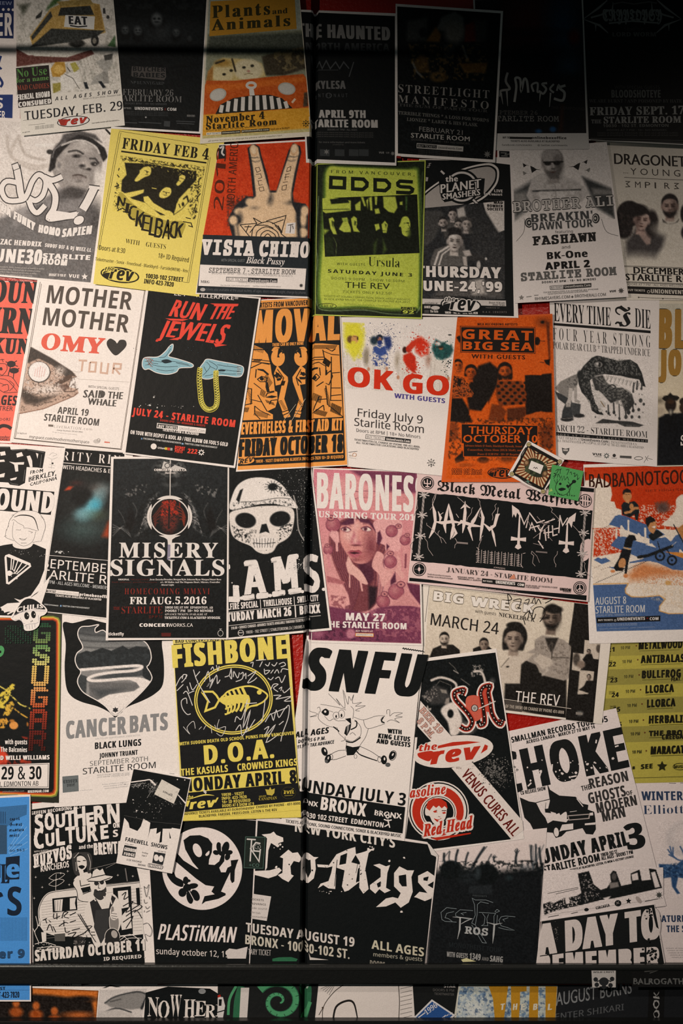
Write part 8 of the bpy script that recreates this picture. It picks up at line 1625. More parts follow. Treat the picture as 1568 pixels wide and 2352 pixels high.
# --- dark crowd poster
Z(960,1880,.20408)
begin(4.2,GP,'dark poster of a silhouetted crowd with raised hands and outlined thorny lettering','poster',[(190,240),(1446,100),(1328,1760),(60,1760)],'#efdcd2')
part('picture','crowd silhouettes fading to black')
d=PIC([(212,350),(1432,240),(1322,1750),(80,1750)],'#ecd8ce',1.8)
d.p([(160,600),(300,560),(480,590),(640,560),(900,590),(1120,560),(1420,540),(1400,1760),(60,1760)],'#16191b',90);d.e(365,570,120,105,'#0f1415',20);d.e(760,620,140,120,'#0f1415',30);d.e(560,640,120,90,'#1f2426',60,.8)
for x,y,x1,y1,w in((420,500,445,350,26),(530,520,560,380,22),(600,560,740,320,26),(640,500,770,310,10),(300,500,290,390,26),(350,480,355,370,14),(270,480,350,360,8),(780,500,820,400,14),(480,600,500,540,14),(860,480,850,430,20),(1100,500,1105,390,26),(1280,520,1270,300,20),(1340,560,1320,290,20),(1400,580,1360,330,26),(1180,560,1170,470,12),(1000,560,1030,500,10)):d.l([(x,y),((x+x1)/2-8,(y+y1)/2),(x1,y1)],w,'#232a2e',14,.9,True)
for k in range(5):d.l([(1104,400),(1080+14*k,330+abs(k-2)*12)],9,'#2a3034',6,.9);d.l([(855,440),(828+14*k,405+abs(k-2)*10)],8,'#2a3034',6,.9);d.l([(1290,560),(1250+40*k,320-abs(k-2)*14)],10,'#3a4448',14,.7)
d.tex('#0f1415',3,.5,.2,.8,[(240,480),(1420,460),(1420,640),(220,680)]);d.e(670,600,30,60,'#5a6468',40,.4);d.e(1210,540,60,30,'#8d8f90',50,.5);d.e(1020,660,40,30,'#2b3638',30,.7);d.p([(570,750),(830,740),(830,850),(560,840)],'#24282a',20,.8);d.n(.06);d.done()
part('logo','outlined thorny lettering');GL='#8d9696'
LL([[(840,940),(760,910),(640,910),(605,890),(630,960),(640,1080),(600,1170),(640,1190),(660,1080),(665,960),(700,930),(790,950)],[(430,1010),(320,995),(255,1050),(265,1130),(300,1150),(430,1160)],[(400,1040),(320,1060),(300,1110),(340,1120),(380,1150)],[(615,1030),(470,1020),(420,1060),(420,1090),(480,1110),(590,1130)],[(540,1050),(480,1060),(510,1080)],[(680,1050),(870,1060)],[(720,1060),(750,1100),(740,1180),(710,1200),(780,1200),(770,1120),(790,1070)],[(870,1060),(850,1090),(850,1180),(880,1190),(890,1080)],[(860,1040),(885,1015),(912,1035),(880,1050),(860,1040)],[(1090,1100),(980,1090),(930,1100),(905,1140),(930,1200),(1000,1220),(1080,1250),(1000,1245),(900,1220)],[(1010,1110),(950,1130),(970,1150)],[(600,1190),(720,1390),(765,1395),(660,1230)],[(640,1190),(700,1300)]],5,GL)
part('lettering','white ragged lettering');T('ROS',525,1285,775,1310,78,'#b5b3ae','type',bx=14,by=5);L([(385,1100),(460,1105),(600,1120),(530,1150),(480,1180)],14,'#b5b3ae',taper=[.2,1,.8,.4]);L([(470,1110),(465,1240),(440,1350)],18,'#b5b3ae',taper=[1,1,.2]);L([(765,1160),(860,1185),(945,1170)],14,'#b5b3ae',taper=[.2,1,.2]);L([(855,1180),(845,1300),(835,1400)],20,'#b5b3ae',taper=[1,1,.1])
T('PRESENTS',610,868,770,878,18,'#3f4444',bx=2);T('MONOTHEIST TOUR',345,1435,925,1500,52,'#24292b','sans',bx=2);T('WITH GUESTS',318,1545,552,1568,56,'#a29e98',bx=3);T('1349',575,1575,695,1590,72,'#a29e98',bx=6);T('AND',712,1588,790,1596,40,'#77746f',bx=2);T('SAHG',805,1600,945,1612,66,'#a29e98',bx=6);P([(480,1580),(540,1562),(650,1600),(500,1606)],'#d9cf9a')

# --- blue poster at the left edge
Z(0,1750,.22959)
begin(4.05,GP,'bright blue poster with black ransom-note letters, lower left edge','poster',[(-400,350),(312,318),(318,2385),(-400,2385)],'#eee0d6')
BU='#4c94d8'
part('panel','blue printed panel');P([(-400,372),(302,340),(305,2370),(-400,2370)],BU);P([(-60,450),(278,420),(275,520),(180,560),(78,640),(78,915),(-60,920)],'#3a6fa0');P([(-60,620),(75,625),(78,912),(-60,915)],'#34536f')
LL([[(95,880),(275,640)],[(95,900),(280,720)],[(100,910),(285,790)],[(110,930),(285,860)],[(90,860),(240,620)]],6,'#7fb4e6');LL([[(10+17*k,490),(10+17*k,610)]for k in range(4)],6,'#24405c')
LL([[(-20+14*k,1545),(-20+14*k,1780)]for k in range(22)],5,'#356a9c')
part('lettering','black letters');BK2='#162436'
for k,s_ in enumerate(('carol','thomas','montana','miss')):T(s_,105,580+55*k,(200,225,245,200)[k],575+54*k,34,BK2,'gill',bx=4,jit=3)
T('mr. scott',105,835,230,828,20,BK2,'type');T('no 963',105,890,250,885,24,BK2,'type',bx=2);T('L',20,1205,100,1205,190,BK2,'serif',bx=12);P([(68,945),(205,930),(200,1165),(60,1170)],BK2);T('e',80,1150,195,1145,175,BU,bx=20);P([(-30,1010),(12,1010),(12,1150),(-30,1150)],BK2)
T('S',85,1525,220,1525,285,BK2,'bold',bx=8);L([(-20,1320),(10,1310),(25,1340)],34,BK2,sm=True);T('ber 9',-80,1955,250,1945,80,'#2a4a6c',bx=12,out=BK2,ow=5);L([(-10,2270),(300,2270)],3,'#2f5f8c');T('OCT-423-7820',-60,2350,200,2345,60,BK2,bx=3);T('ST',10,2270,60,2268,30,BK2,bx=3)

# --- black and white cartoon couple poster (plain stand-in figures)
begin(3.4,GP,'black and white comic poster of a bearded man and woman by a trailer','poster',[(286,420),(1434,290),(1572,2150),(322,2150)])
SK_='#0f1415'
P([(314,476),(1260,352),(1330,900),(1396,1180),(1452,2060),(1452,2150),(335,2150)],SK_)
for q in([(860,372),(1250,335),(1250,350),(1180,365),(1000,395),(880,405)],):P(q,'#cfc4ba')
L([(930,375),(1000,360),(1080,370)],16,SK_,sm=True);L([(1120,350),(1180,362),(1240,340)],14,SK_,sm=True)
part('headline');T('GEFFEN RECORDING ACT',312,530,812,462,32,W,bx=2)
for s_,l in(('SOUTHERN',[(395,700,55,175,-8),(500,675,62,165,-10),(610,650,58,130,-10),(705,640,60,150,-9),(805,640,75,190,-9),(905,625,48,115,-9),(1000,615,70,175,-9),(1140,610,80,190,-9)]),('CULTURE',[(395,862,65,185,-8),(505,835,55,120,-8),(610,830,55,165,-8),(710,810,62,160,-8),(815,800,60,150,-8),(930,790,65,170,-8),(1050,765,50,130,-8)])):
    for ch,(x,y,hw,h,r)in zip(s_,l):T(ch,x-hw*.72,y+hw*.11,x+hw*.72,y-hw*.11,h,W,bx=8,by=8,jit=3)
T('ON',1135,660,1195,655,50,W,bx=5);T('S',1135,750,1180,745,70,W,bx=8);T('and the',792,872,930,858,40,W,bx=2);T('BREWTALS',945,930,1300,905,120,W,bx=12,jit=3)
T('WITH GUESTS:',342,905,490,890,16,'#cfc4ba');T('HUEVOS',345,1055,715,960,130,W,'type',bx=18,by=6,jit=3);T('RANCHEROS',412,1098,690,1052,64,W,'gill',bx=5,jit=2)
part('picture','ink drawing of a couple before a rounded trailer')
WB='#e9dccf'
P([(400,1640),(385,1500),(410,1400),(470,1320),(560,1280),(800,1250),(1396,1190),(1440,1720),(1100,1760),(560,1740),(440,1700)],WB);LL([[(410+k*2,1400+26*k),(1420,1260+30*k)]for k in range(15)],3,'#8d847c');L([(400,1640),(385,1500),(410,1400),(470,1320),(560,1290),(800,1262),(1396,1200)],18,SK_,sm=True);L([(400,1640),(385,1500),(410,1400),(470,1320),(560,1290),(800,1262),(1396,1200)],7,WB,sm=True)
P([(524,1365),(770,1340),(775,1480),(530,1505)],SK_);P([(545,1380),(630,1370),(620,1490),(550,1490)],WB);P([(700,1362),(760,1355),(750,1410),(762,1470),(700,1475)],WB);LL([[(560,1385),(556,1488)],[(580,1382),(576,1486)],[(605,1378),(600,1486)]],4,SK_)
P([(1130,1260),(1310,1240),(1330,1720),(1160,1740)],SK_);P([(1180,1290),(1280,1280),(1290,1450),(1190,1470)],WB);P([(1200,1560),(1300,1440),(1320,1660),(1220,1680)],WB);P([(1360,1260),(1395,1255),(1405,1420),(1370,1430)],SK_)
# woman
P([(745,1170),(790,1130),(870,1100),(920,1130),(960,1330),(960,1380),(900,1400),(800,1380),(770,1290),(735,1220)],WB,True);P([(790,1060),(830,1070),(850,1150),(790,1150)],WB);E(810,1010,60,74,WB,-8)
P([(720,960),(740,910),(820,900),(900,910),(925,970),(915,1090),(880,1110),(870,1040),(860,960),(800,920),(770,960),(780,1060),(800,1130),(760,1130),(735,1080)],'#3a3836',True);LL([[(740,960),(790,905)],[(880,920),(905,1000),(900,1080)],[(760,1000),(765,1090)]],4,WB,True);LL([[(775,990),(805,995)],[(830,985),(860,985)]],9,SK_);P([(785,1045),(820,1030),(850,1045),(820,1070)],SK_,True);L([(745,1180),(730,1220),(770,1290),(790,1380),(900,1400)],6,SK_,sm=True);LL([[(800,1180),(810,1240),(900,1220)],[(810,1270),(900,1250),(910,1290),(830,1320)]],8,SK_)
P([(810,1260),(905,1240),(900,1290),(830,1310)],SK_)
# man
P([(860,1440),(920,1370),(1080,1310),(1170,1350),(1220,1500),(1190,1680),(1100,1760),(1000,1840),(920,1700),(850,1560)],WB,True);P([(900,1400),(960,1360),(1020,1470),(1090,1460),(1120,1330),(1160,1360),(1100,1480),(1100,1660),(1000,1800),(940,1600)],'#2b2a2a');P([(960,1480),(1090,1470),(1080,1700),(1010,1820),(940,1650)],'#3a3938')
E(990,1240,74,90,WB);P([(930,1290),(960,1270),(990,1290),(1040,1270),(1060,1250),(1060,1330),(1010,1380),(950,1350)],'#3a3836',True);LL([[(940,1270),(930,1340),(960,1390)],[(1060,1300),(1100,1360),(1120,1420)],[(1040,1340),(1070,1440)]],12,WB,True);E(965,1210,22,24,'#2b2a2a');E(1020,1200,22,24,'#2b2a2a');LL([[(990,1210),(985,1260),(1005,1262)],[(960,1300),(1000,1285),(1030,1295)]],6,SK_)
P([(870,1180),(915,1155),(930,1090),(970,1060),(1000,1080),(1030,1060),(1060,1130),(1130,1140),(1080,1180),(960,1190)],WB,True);L([(870,1180),(915,1155),(930,1090),(970,1060),(1000,1080),(1030,1060),(1060,1130),(1130,1140)],7,SK_);LL([[(920,1155),(1060,1125)],[(880,1190),(1000,1195),(1110,1155)]],9,SK_)
P([(1105,1530),(1115,1450),(1140,1450),(1150,1530),(1190,1570),(1180,1680),(1110,1680),(1095,1570)],'#8d857d',True);L([(1105,1530),(1115,1450),(1140,1450),(1150,1530),(1190,1570),(1180,1680),(1110,1680),(1095,1570)],6,WB,closed=True,sm=True);P([(1120,1500),(1170,1490),(1190,1540),(1150,1580),(1110,1560)],WB,True);LL([[(1115,1510),(1170,1520)],[(1115,1535),(1175,1545)],[(1120,1558),(1165,1568)]],5,SK_)
P([(910,1680),(940,1660),(960,1790),(1000,1840),(960,1850),(920,1770)],WB,True);LL([[(910,1700),(950,1700)],[(915,1730),(955,1730)],[(780,1520),(960,1800)],[(800,1520),(900,1690)]],8,SK_);E(1125,1750,75,90,'#2a2928');E(1145,1720,30,40,'#b5aaa0',-20);RING(1125,1750,78,92,5,WB);P([(1050,1770),(1210,1760),(1210,1830),(1050,1835)],'#2a2928')
E(800,1800,60,60,'#2a2928');SPRAY(800,1790,40,40,40,6,'#77706a',4);E(560,1870,100,36,'#0f1112');RING(560,1870,90,32,8,WB);RING(560,1868,50,16,5,WB);P([(545,1720),(650,1710),(655,1790),(550,1790)],'#5a5650');LL([[(360,1540),(380,1640),(350,1700),(390,1800)],[(380,1640),(420,1580)],[(350,1700),(330,1660)],[(390,1640),(400,1560)],[(350,1820),(440,1800),(560,1830)],[(370,1860),(520,1840)],[(1200,1780),(1300,1720),(1400,1780)],[(1220,1800),(1290,1760),(1420,1760)],[(1240,1740),(1310,1800)],[(360,1900),(480,1880)]],6,WB,True);P([(415,1700),(465,1700),(465,1790),(425,1800)],WB);SPRAY(420,1850,60,30,40,5,WB,6)
LL([[(490,1160),(560,1110),(650,1120),(560,1180),(490,1160)],[(490,1220),(570,1170),(645,1185),(560,1240),(490,1225)],[(565,1120),(560,1285)]],4,WB,True);LL([[(900,1070),(1180,1000)],[(1060,1060),(1160,1010)]],2.5,'#b5aaa0');L([(1255,1060),(1275,1190)],12,'#77706a')
for x,y in((345,1360),(425,1250),(695,1225),(680,1090),(1180,1130),(1330,1140),(360,1150),(610,1110)):STAR(x,y,14,3,4,WB)
part('signature','black pen writing');LL([[(430,1580),(470,1560)],[(455,1570),(470,1610)],[(490,1580),(510,1600)],[(540,1510),(540,1560),(600,1540)],[(570,1510),(570,1570)],[(620,1560),(640,1500),(680,1500),(640,1540),(690,1560)],[(700,1530),(760,1500)],[(470,1680),(500,1620),(530,1690)],[(530,1640),(560,1700)],[(590,1640),(650,1600),(680,1610)],[(640,1580),(640,1640)],[(700,1600),(760,1580)],[(650,1650),(660,1700),(700,1690)],[(720,1680),(800,1660)],[(680,1720),(760,1700),(720,1760),(860,1700)],[(860,1640),(920,1640),(850,1700)],[(1220,1330),(1260,1300),(1240,1370),(1290,1340)],[(1230,1440),(1330,1390),(1260,1500),(1400,1420)],[(1320,1400),(1420,1440),(1340,1500)],[(1260,1540),(1360,1480),(1420,1560)],[(1230,1600),(1330,1540),(1260,1660)]],7,'#1f1e1e',True)
part('date_line');T('SATURDAY OCTOBER 11',360,1990,1448,1880,112,WB,bx=14,by=3);T('ID REQUIRED .',1040,1985,1450,1955,36,WB,bx=2)
part('margin_scribble','pen scribbles on the white margin');LL([[(1440,1240),(1465,1345),(1490,1225),(1465,1260),(1440,1240)],[(1440,1370),(1450,1410),(1475,1400)],[(1490,1340),(1500,1370)],[(1455,1440),(1470,1465),(1500,1440)],[(1440,1500),(1445,1480)],[(1460,1500),(1500,1480)],[(1430,1620),(1480,1610),(1520,1680),(1500,1740),(1450,1720),(1470,1790)]],4,'#3a3735',True)

# --- small flyer
Z(270,1750,.21046)
begin(6,'handbill','small tilted black and white handbill with a torn lower edge, FAREWELL SHOWS','handbill',[(180,56),(810,165),(602,1204),(-6,1090)])
P([(184,66),(800,178),(690,720),(600,705),(595,715),(500,715),(490,860),(462,870),(478,745),(430,772),(436,708),(365,720),(336,830),(348,770),(365,650),(290,606),(262,690),(225,740),(140,705),(128,650),(78,590),(40,745),(36,740)],K)
P([(595,720),(650,712),(690,735),(640,790),(580,820)],W);P([(570,740),(590,820),(575,822)],K)
part('picture','chalky drawing of an arm holding a card');LL([[(155,210),(300,190),(365,185),(410,240)]],12,W,True);L([(370,190),(425,245)],20,W);SPRAY(300,240,80,20,90,4,'#a8a29a',3);SPRAY(395,280,30,40,90,5,'#6f6c68',4);LL([[(150,240),(290,220)],[(160,258),(260,244)],[(380,300),(330,380)],[(400,280),(440,210)]],4,'#a8a29a');L([(665,345),(750,440)],16,W,taper=[.5,1]);SPRAY(600,430,60,20,60,4,'#77746f',8)
P([(490,178),(688,285),(620,444),(408,340)],'#e0d4c4');T('small.',500,318,612,372,30,'#2b2d2e','gill',bx=2);LL([[(510,200),(530,215)],[(540,230),(560,220)],[(440,270),(470,285)],[(580,400),(600,390)],[(460,340),(450,360)],[(640,320),(660,310)],[(545,380),(560,400)]],3,'#8d847a')
part('speckle','white specks');SPRAY(350,480,180,120,50,4,'#b5aea6',6,'u');DOTS([(740,185),(660,180),(215,517),(275,532),(178,400)],7,W);LL([[(80,570),(400,640),(700,668)]],3,'#55524e')
part('lettering');T('FAREWELL  SHOWS',92,848,545,940,44,'#2b2d2e',bx=1);P([(85,890),(218,915),(195,1028),(58,1005)],'#2b2d2e');T('GRIDIRON',82,950,205,972,36,W,bx=4);T('FUDGE',78,1000,190,1018,32,W,bx=4);P([(408,965),(530,985),(500,1110),(385,1085)],'#2b2d2e');E(430,1030,26,36,W);E(482,1040,26,36,W)
T('Friday',275,980,340,990,16,'#55504c','sans');T('Sept 9',272,1010,322,1020,16,'#55504c','sans');T('3 OF PASSAGE',105,1060,270,1086,20,'#55504c','sans');T('BRONX',230,1112,312,1126,20,'#55504c','sans');T('UNSOUND',342,1125,495,1150,30,W,bx=3,out='#2b2d2e',ow=6);T('friday, sept 9',90,880,180,894,10,'#77706a','sans');T('sat sept 10',445,960,530,974,14,'#77706a','sans')

# --- black poster with round figure logo
begin(3.5,GP,'black poster with a white disc holding a curled black alien figure','poster',[(300,560),(1528,632),(1446,2330),(420,2330)],'#efdfd5')
P([(320,565),(1522,638),(1440,2325),(418,2325)],K)
part('logo','white disc with a black curled figure');E(924,1160,436,450,'#efdfd5',0,72)
P([(720,850),(790,800),(900,795),(990,830),(1035,890),(1030,980),(1000,1060),(995,1115),(1060,1120),(1110,1080),(1130,1020),(1170,1010),(1165,1080),(1110,1150),(1130,1200),(1180,1200),(1200,1150),(1240,1130),(1235,1070),(1320,1060),(1300,1110),(1280,1180),(1275,1300),(1250,1320),(1230,1280),(1230,1200),(1180,1300),(1130,1410),(1180,1430),(1180,1450),(1100,1490),(960,1520),(918,1550),(950,1460),(1060,1440),(1025,1410),(1055,1355),(960,1340),(860,1270),(740,1170),(632,1080),(650,990),(720,1070),(860,1160),(885,1165),(820,1090),(740,950)],K)
E(872,960,44,78,'#efdfd5',-22);P([(960,1005),(1000,965),(1000,1000),(975,1022)],'#efdfd5',True)
P([(540,1212),(612,1200),(640,1250),(710,1290),(720,1340),(700,1360),(640,1340),(580,1290)],K,True)
for x,y,rx,ry,r in((1110,930,30,60,-10),(1180,930,38,66,16),(1075,985,34,26,20),(1215,985,42,26,-10),(1200,1030,28,40,20),(1140,985,40,36,0),(745,1290,30,44,0),(820,1350,60,30,-10),(710,1420,44,48,20),(790,1470,36,74,-10),(850,1450,42,66,-28),(760,1370,44,44,0),(770,1290,28,16,10)):E(x,y,rx,ry,K,r)
LL([[(1130,880),(1135,970)],[(780,1400),(840,1510)]],7,'#efdfd5')
part('lettering');T('PLASTiKMAN',445,1930,1265,1965,168,'#efdfd5','sans',bx=14,by=4,sh=.22);T('sunday october 12, 1997',425,2090,1300,2130,66,'#e0d2c7','sans',bx=3)
part('torn_patch','white torn paper patch');P([(1180,2060),(1220,2030),(1300,2040),(1420,2010),(1400,2140),(1200,2140)],'#d9ccc2',False)
# --- dark green square sticker
begin(20,'sticker','dark green rectangular sticker with thin white monogram letters','sticker',[(1392,800),(1620,806),(1596,1158),(1374,1150)],'#10201a',thick=.2)
LL([[(1398,808),(1612,812),(1590,1150),(1382,1144),(1398,808)]],4,'#5a7a6c');part('monogram')
LL([[(1412,832),(1510,838)],[(1465,835),(1448,1075)],[(1450,930),(1545,1075),(1560,940)],[(1560,880),(1510,870),(1480,910),(1490,960),(1550,965)]],15,'#d9d0c6');RING(1530,915,34,26,4,'#b5b0a8');E(1535,918,7,7,'#b5b0a8');T('+CO',1435,1130,1545,1134,34,'#5a7a6c','sans')

# --- wide black poster with ragged gothic letters
Z(540,1850,.30612)
begin(5.0,GP,'wide black poster with ragged white gothic lettering, AUGUST 19','poster',[(160,66),(1432,252),(1432,1290),(100,1290)],'#ecddd3')
CUR['shape']=px([(160,66),(1438,268),(1520,372),(1415,1250),(1410,1290),(100,1290)])
P([(170,108),(1440,285),(1506,385),(1410,1285),(106,1285)],K)
part('headline');T('NEW YORK CITY\'S',450,190,1195,312,78,'#e9dccf',bx=4,out=None)
OW='#efe0d4'
def go(pts):P(pts,OW)
go([(200,212),(265,205),(290,190),(310,215),(360,235),(362,265),(330,275),(310,300),(270,275),(250,330),(240,460),(225,485),(232,340),(240,240)]);go([(145,485),(260,480),(330,460),(350,480),(310,520),(250,540),(150,515)])
go([(335,380),(400,325),(430,350),(470,345),(500,390),(480,420),(440,410),(415,450),(420,510),(440,520),(400,568),(355,545),(320,515),(355,500),(360,390)])
go([(495,390),(550,350),(590,380),(625,382),(600,400),(605,470),(590,540),(530,590),(490,550)]);P([(525,410),(565,400),(570,490),(545,540),(525,510)],K)
go([(615,435),(700,440),(690,460),(620,455)]);go([(690,460),(760,360),(850,320),(900,305),(905,360),(870,420),(945,440),(920,470),(905,570),(940,560),(850,630),(820,640),(800,600),(820,480),(760,460),(750,620),(700,615),(660,590),(620,615),(640,580),(700,560),(720,500),(730,450)]);P([(790,370),(840,350),(830,430),(780,440)],K)
go([(900,360),(970,340),(1045,310),(1000,350),(975,470),(1000,620),(960,655),(930,610),(935,420)]);L([(765,400),(745,600)],5,K);L([(925,400),(905,500)],4,K)
go([(1035,440),(1080,430),(1130,450),(1160,440),(1140,500),(1130,610),(1165,630),(1120,650),(1080,620),(1050,655),(1010,620),(1010,590),(1050,560),(1090,530),(1090,470)]);P([(1060,580),(1092,560),(1090,600),(1070,610)],K)
go([(1190,500),(1230,450),(1290,480),(1340,480),(1320,530),(1330,640),(1300,720),(1240,760),(1200,720),(1130,750),(1055,755),(1130,690),(1180,680),(1220,690),(1240,650),(1190,600)]);P([(1225,520),(1280,510),(1285,600),(1250,600),(1228,570)],K)
go([(1370,520),(1440,485),(1490,520),(1490,560),(1440,590),(1490,620),(1470,690),(1420,710),(1360,685),(1340,680),(1380,640),(1440,650),(1370,570)]);P([(1410,535),(1450,525),(1440,560),(1410,555)],K)
SPRAY(320,300,20,12,10,9,OW,3);SPRAY(1020,320,24,12,12,9,OW,4);SPRAY(700,640,40,8,8,6,OW,5);DOTS([(1265,385),(1155,410),(1245,790),(310,455)],10,OW,5,.6);SPRAY(800,480,260,90,60,5,K,9)
part('ticket_patch','white patch with grey words');P([(135,655),(271,675),(238,858),(122,840)],'#ddd0c6')
for k,s_ in enumerate(('TICKETS','ADVANCE','side sound','the club','connection')):T(s_,122-k,703+32*k,(216,232,238,190,236)[k],712+32*k,15,'#6b645f','bold' if k<2 else 'sans')
part('date_line');T('TUESDAY AUGUST 19',82,940,892,1052,70,'#ddd0c4',bx=4);T('BRONX - 10030-102 ST.',78,1030,855,1142,70,'#cfc4b0',bx=4);T('TARY TICKET',100,1108,268,1118,42,'#b5aca4','sans',bx=2);T('ALL AGES',1022,1065,1412,1125,66,'#cfc4a8',bx=3);T('members & guests',1035,1122,1400,1160,30,'#b5ad98','sans',bx=1);T('DOORS',1010,1195,1120,1210,44,'#8d8678',bx=3)
P([(280,1140),(330,1130),(420,1128),(470,1142),(460,1160),(280,1160)],'#2f6a48');P([(552,1095),(566,1130),(700,1150),(560,1150)],'#d3c8bc')
part('folded_corner','white folded paper corner');P([(1436,272),(1456,285),(1520,370),(1500,376),(1468,362)],'#e0d4ca')

# ================================================================== strip below the rail
Z(0,2180,.60268)
def rail_sheet(z,label,quad,paper=W):begin(z,GP,label,'poster',quad,paper)
rail_sheet(2.05,'orange poster of dark figures in a row, below the rail at left',[(-60,132),(382,150),(368,285),(-60,285)],W)
d=PIC([(-50,140),(376,157),(366,280),(-50,280)],'#1d1714',1.8)
d.p([(122,146),(376,157),(366,272),(350,200),(240,180),(200,175),(124,170)],'#d8742c',14);d.e(310,190,60,14,'#1d1714',10,.8)
for x,y in((62,205),(138,215),(208,235)):d.e(x,y,14,16,'#c0622a',8,.9);d.e(x,y+34,26,20,'#a8501f',12,.9)
d.e(300,250,60,14,'#b8602a',14,.8);d.n(.12);d.done()
rail_sheet(1.6,'white poster strip with clipped black lettering, under the rail left of centre',[(118,118),(600,118),(600,160),(118,145)])
T('10030 102 STREET',145,137,275,138,12,'#3a3735',bx=2);L([(310,135),(360,125),(330,132)],8,'#2b2d2e',sm=True);LL([[(380,155),(420,138),(480,150)],[(390,158),(440,148)]],5,'#4a4845')
rail_sheet(1.9,'black comic poster with white hand-cut letters NOWHERE, below the rail',[(360,150),(880,120),(862,275),(366,275)])
d=PIC([(366,156),(560,150),(540,272),(368,272)],'#d9cdc3',1.8)
d.p([(400,205),(440,180),(520,160),(560,170),(540,225),(500,230),(420,220)],'#8d8781',6);d.l([(380,250),(440,225),(500,240)],5,'#2b2d2e',4,1,True);d.l([(400,205),(440,180),(520,162),(556,170)],5,'#2b2d2e',4,1,True);d.l([(420,200),(460,190)],4,'#4a4845',3);d.p([(370,240),(430,230),(500,245),(520,270),(368,270)],'#c9beb4',6);d.l([(540,225),(556,190)],10,'#2b2d2e',4);d.done()
part('lettering');P([(555,165),(640,142),(800,150),(858,185),(855,272),(548,272)],K)
for i,(ch,x,h)in enumerate(zip('NOWHERE',(582,622,668,720,762,800,842),(72,64,82,70,58,50,44))):T(ch,x-20,255+(i%2)*6,x+22,255+(i%2)*6,h,'#e9dccf','serif',jit=1)
E(770,160,14,10,'#8d8d8b')
Z(500,2180,.60268)
rail_sheet(2.4,'black poster with a curled green tail, below the rail at centre',[(0,118),(392,118),(374,285),(0,285)],'#0f1415')
part('tail','green scaly spiral');GR='#4f9a68';GD='#2f6a48'
sp_=[(60+0,285),(60,220),(90,150),(150,122)];L([(70,285),(75,200),(90,140)],26,GD,sm=True)
t=np.linspace(0,2*np.pi*1.55,40);r_=np.interp(t,[0,t[-1]],[8,86]);spi=np.stack([232+r_*np.cos(-t+.9),198+r_*.92*np.sin(-t+.9)],1)
L(spi,34,GD,taper=[.2,1]);L(spi,26,GR,taper=[.2,1]);LL([[tuple(spi[i]),tuple(spi[i]+(spi[i]-(232,198))*.2)]for i in range(6,40,2)],2.5,'#1f3f2c')
P([(310,125),(355,135),(350,230),(330,270),(322,200)],GD,True);P([(320,118),(350,118),(340,150),(315,140)],'#a8c0a8',True);L([(300,285),(330,255),(352,200)],14,GR,sm=True);L([(40,250),(45,190),(70,140)],10,GR,sm=True)
part('white_slip','narrow white slip');P([(88,146),(120,146),(112,262),(82,262)],'#d9cdc3');P([(0,180),(20,182),(28,215),(20,260),(0,262)],'#d9d0c8');P([(4,190),(16,190),(14,215),(4,215)],K);L([(-2,240),(26,232)],4,K);P([(0,175),(10,172),(12,180),(0,184)],'#b5281c')
rail_sheet(2.6,'white sheet with a loose line drawing of an arch, below the rail',[(384,130),(742,134),(752,285),(368,285)],'#eadcd0')
LL([[(478,135),(440,165),(402,220),(400,285)],[(688,136),(692,200),(688,285)],[(402,220),(385,250)]],3,'#4a423b',True);L([(438,280),(450,220),(490,196),(518,205),(532,262)],8,'#23211f',sm=True,taper=[.8,1,1,.5]);LL([[(392+8*k,150+6*k),(420+6*k,138)]for k in range(5)]+[[(695,150+16*k),(740,140+16*k)]for k in range(8)],2,'#77706a');E(400,222,4,4,'#4a3c30')
rail_sheet(1.4,'black poster with small grey words, below the rail right of centre',[(738,118),(950,118),(950,285),(745,285)],'#0f1415')
T('STAR',862,146,905,146,12,'#cfc4ba',bx=2);T('DOORS 8 PM',820,160,900,162,10,'#6b6762','sans');T('TICKETMASTER',825,174,900,177,9,'#6b6762','sans')
begin(20,'sticker','blue and white diamond sticker lettered 1996, below the rail','sticker',[(815,190),(905,250),(850,300),(735,270)],'#e3dcd6',thick=.2)
P([(816,198),(894,250),(848,292),(748,266)],'#2a5490');T('1996',795,250,838,218,20,'#e3dcd6','serif',up=(-.5,-.8));T('ALL',850,262,890,246,14,'#e3dcd6',bx=2);LL([[(760,262),(790,240)],[(800,275),(840,285)]],4,'#e3dcd6')
Z(1028,2180,.60268)
rail_sheet(2.2,'cream and blue poster with big ochre letters YETI, below the rail',[(42,132),(418,138),(408,285),(20,285)],'#d9d3c0')
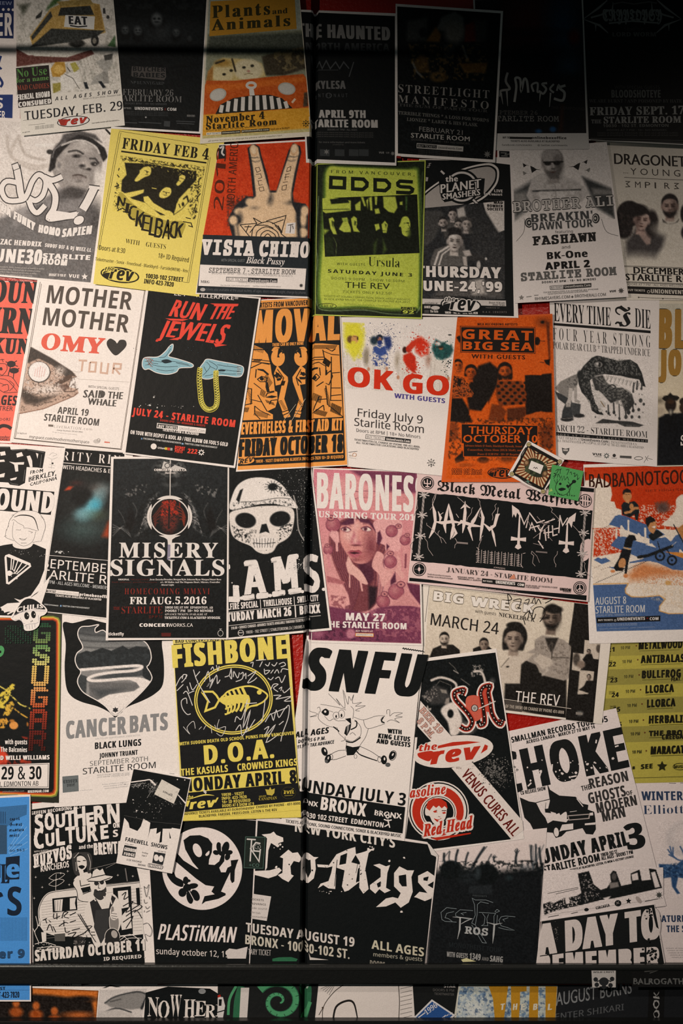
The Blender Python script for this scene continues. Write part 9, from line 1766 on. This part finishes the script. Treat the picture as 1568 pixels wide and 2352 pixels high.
d=PIC([(45,142),(414,148),(405,283),(30,283)],'#ccd0c4',1.8);d.tex('#5f7ea0',4,.55,.15,.8);d.e(100,230,70,50,'#e0e0d6',40,.7);d.tex('#3a5478',3,.66,.1,.7);d.n(.08);d.done();YO='#c98f24'
part('lettering','ochre letters')
for q in([(155,138),(230,138),(212,280),(180,280),(172,190)],[(240,140),(300,140),(300,160),(275,162),(275,200),(270,280),(242,280)],[(312,140),(345,140),(343,280),(308,280)],[(372,140),(416,142),(408,280),(372,280)]):P(q,YO)
for x,ch in((207,'T'),(255,'H'),(285,'E'),(332,'B'),(388,'L')):T(ch,x-7,232,x+7,230,24,'#e6dcc4',bx=3)
rail_sheet(2.0,'dark poster with faint grey words AUGUST, below the rail at right',[(405,136),(980,136),(980,285),(402,285)],'#1a1d20')
T('AUGUST BURNS',412,216,700,168,50,'#8d8d8b','gill',bx=1);T('ENTER SHIKARI',410,270,670,232,24,'#5f6060','sans',bx=1)
DY=-.068
begin(20,'sticker','small white sticker of a black crest on the rail','sticker',[(540,68),(632,68),(632,132),(543,132)],'#c9c1b8',thick=.2);CUR['lift']=24.4
T('WILD CREST',546,78,626,77,7,'#2b2d2e');E(587,110,18,16,'#2b2d2e')
part('crest');DOTS([(556,102),(618,100),(560,122),(612,124),(587,130)],9,'#2b2d2e',8);LL([[(560,110),(587,100),(615,110)],[(570,130),(604,130)]],4,'#2b2d2e')
begin(20,'sticker','long black sticker with scratchy grey runic letters on the rail at right','sticker',[(690,72),(900,70),(900,130),(694,131)],'#0c0e0f',thick=.2);CUR['lift']=24.4
T('BALROGATH',700,120,888,120,22,'#6b6a66','gill',bx=3,jit=1.5);LL([[(740,72),(790,68),(760,78)]],4,'#55534f')
begin(20,'sticker','narrow black sticker with white scrawl running down, below the rail at right edge','sticker',[(766,142),(826,142),(822,290),(760,290)],'#0c0e0f',thick=.2)
T('BOOK',805,290,805,160,22,'#a8a49d','gill',up=(-1,0),bx=4,jit=2)
finish()
COL.objects.unlink(_to);bpy.data.objects.remove(_to)
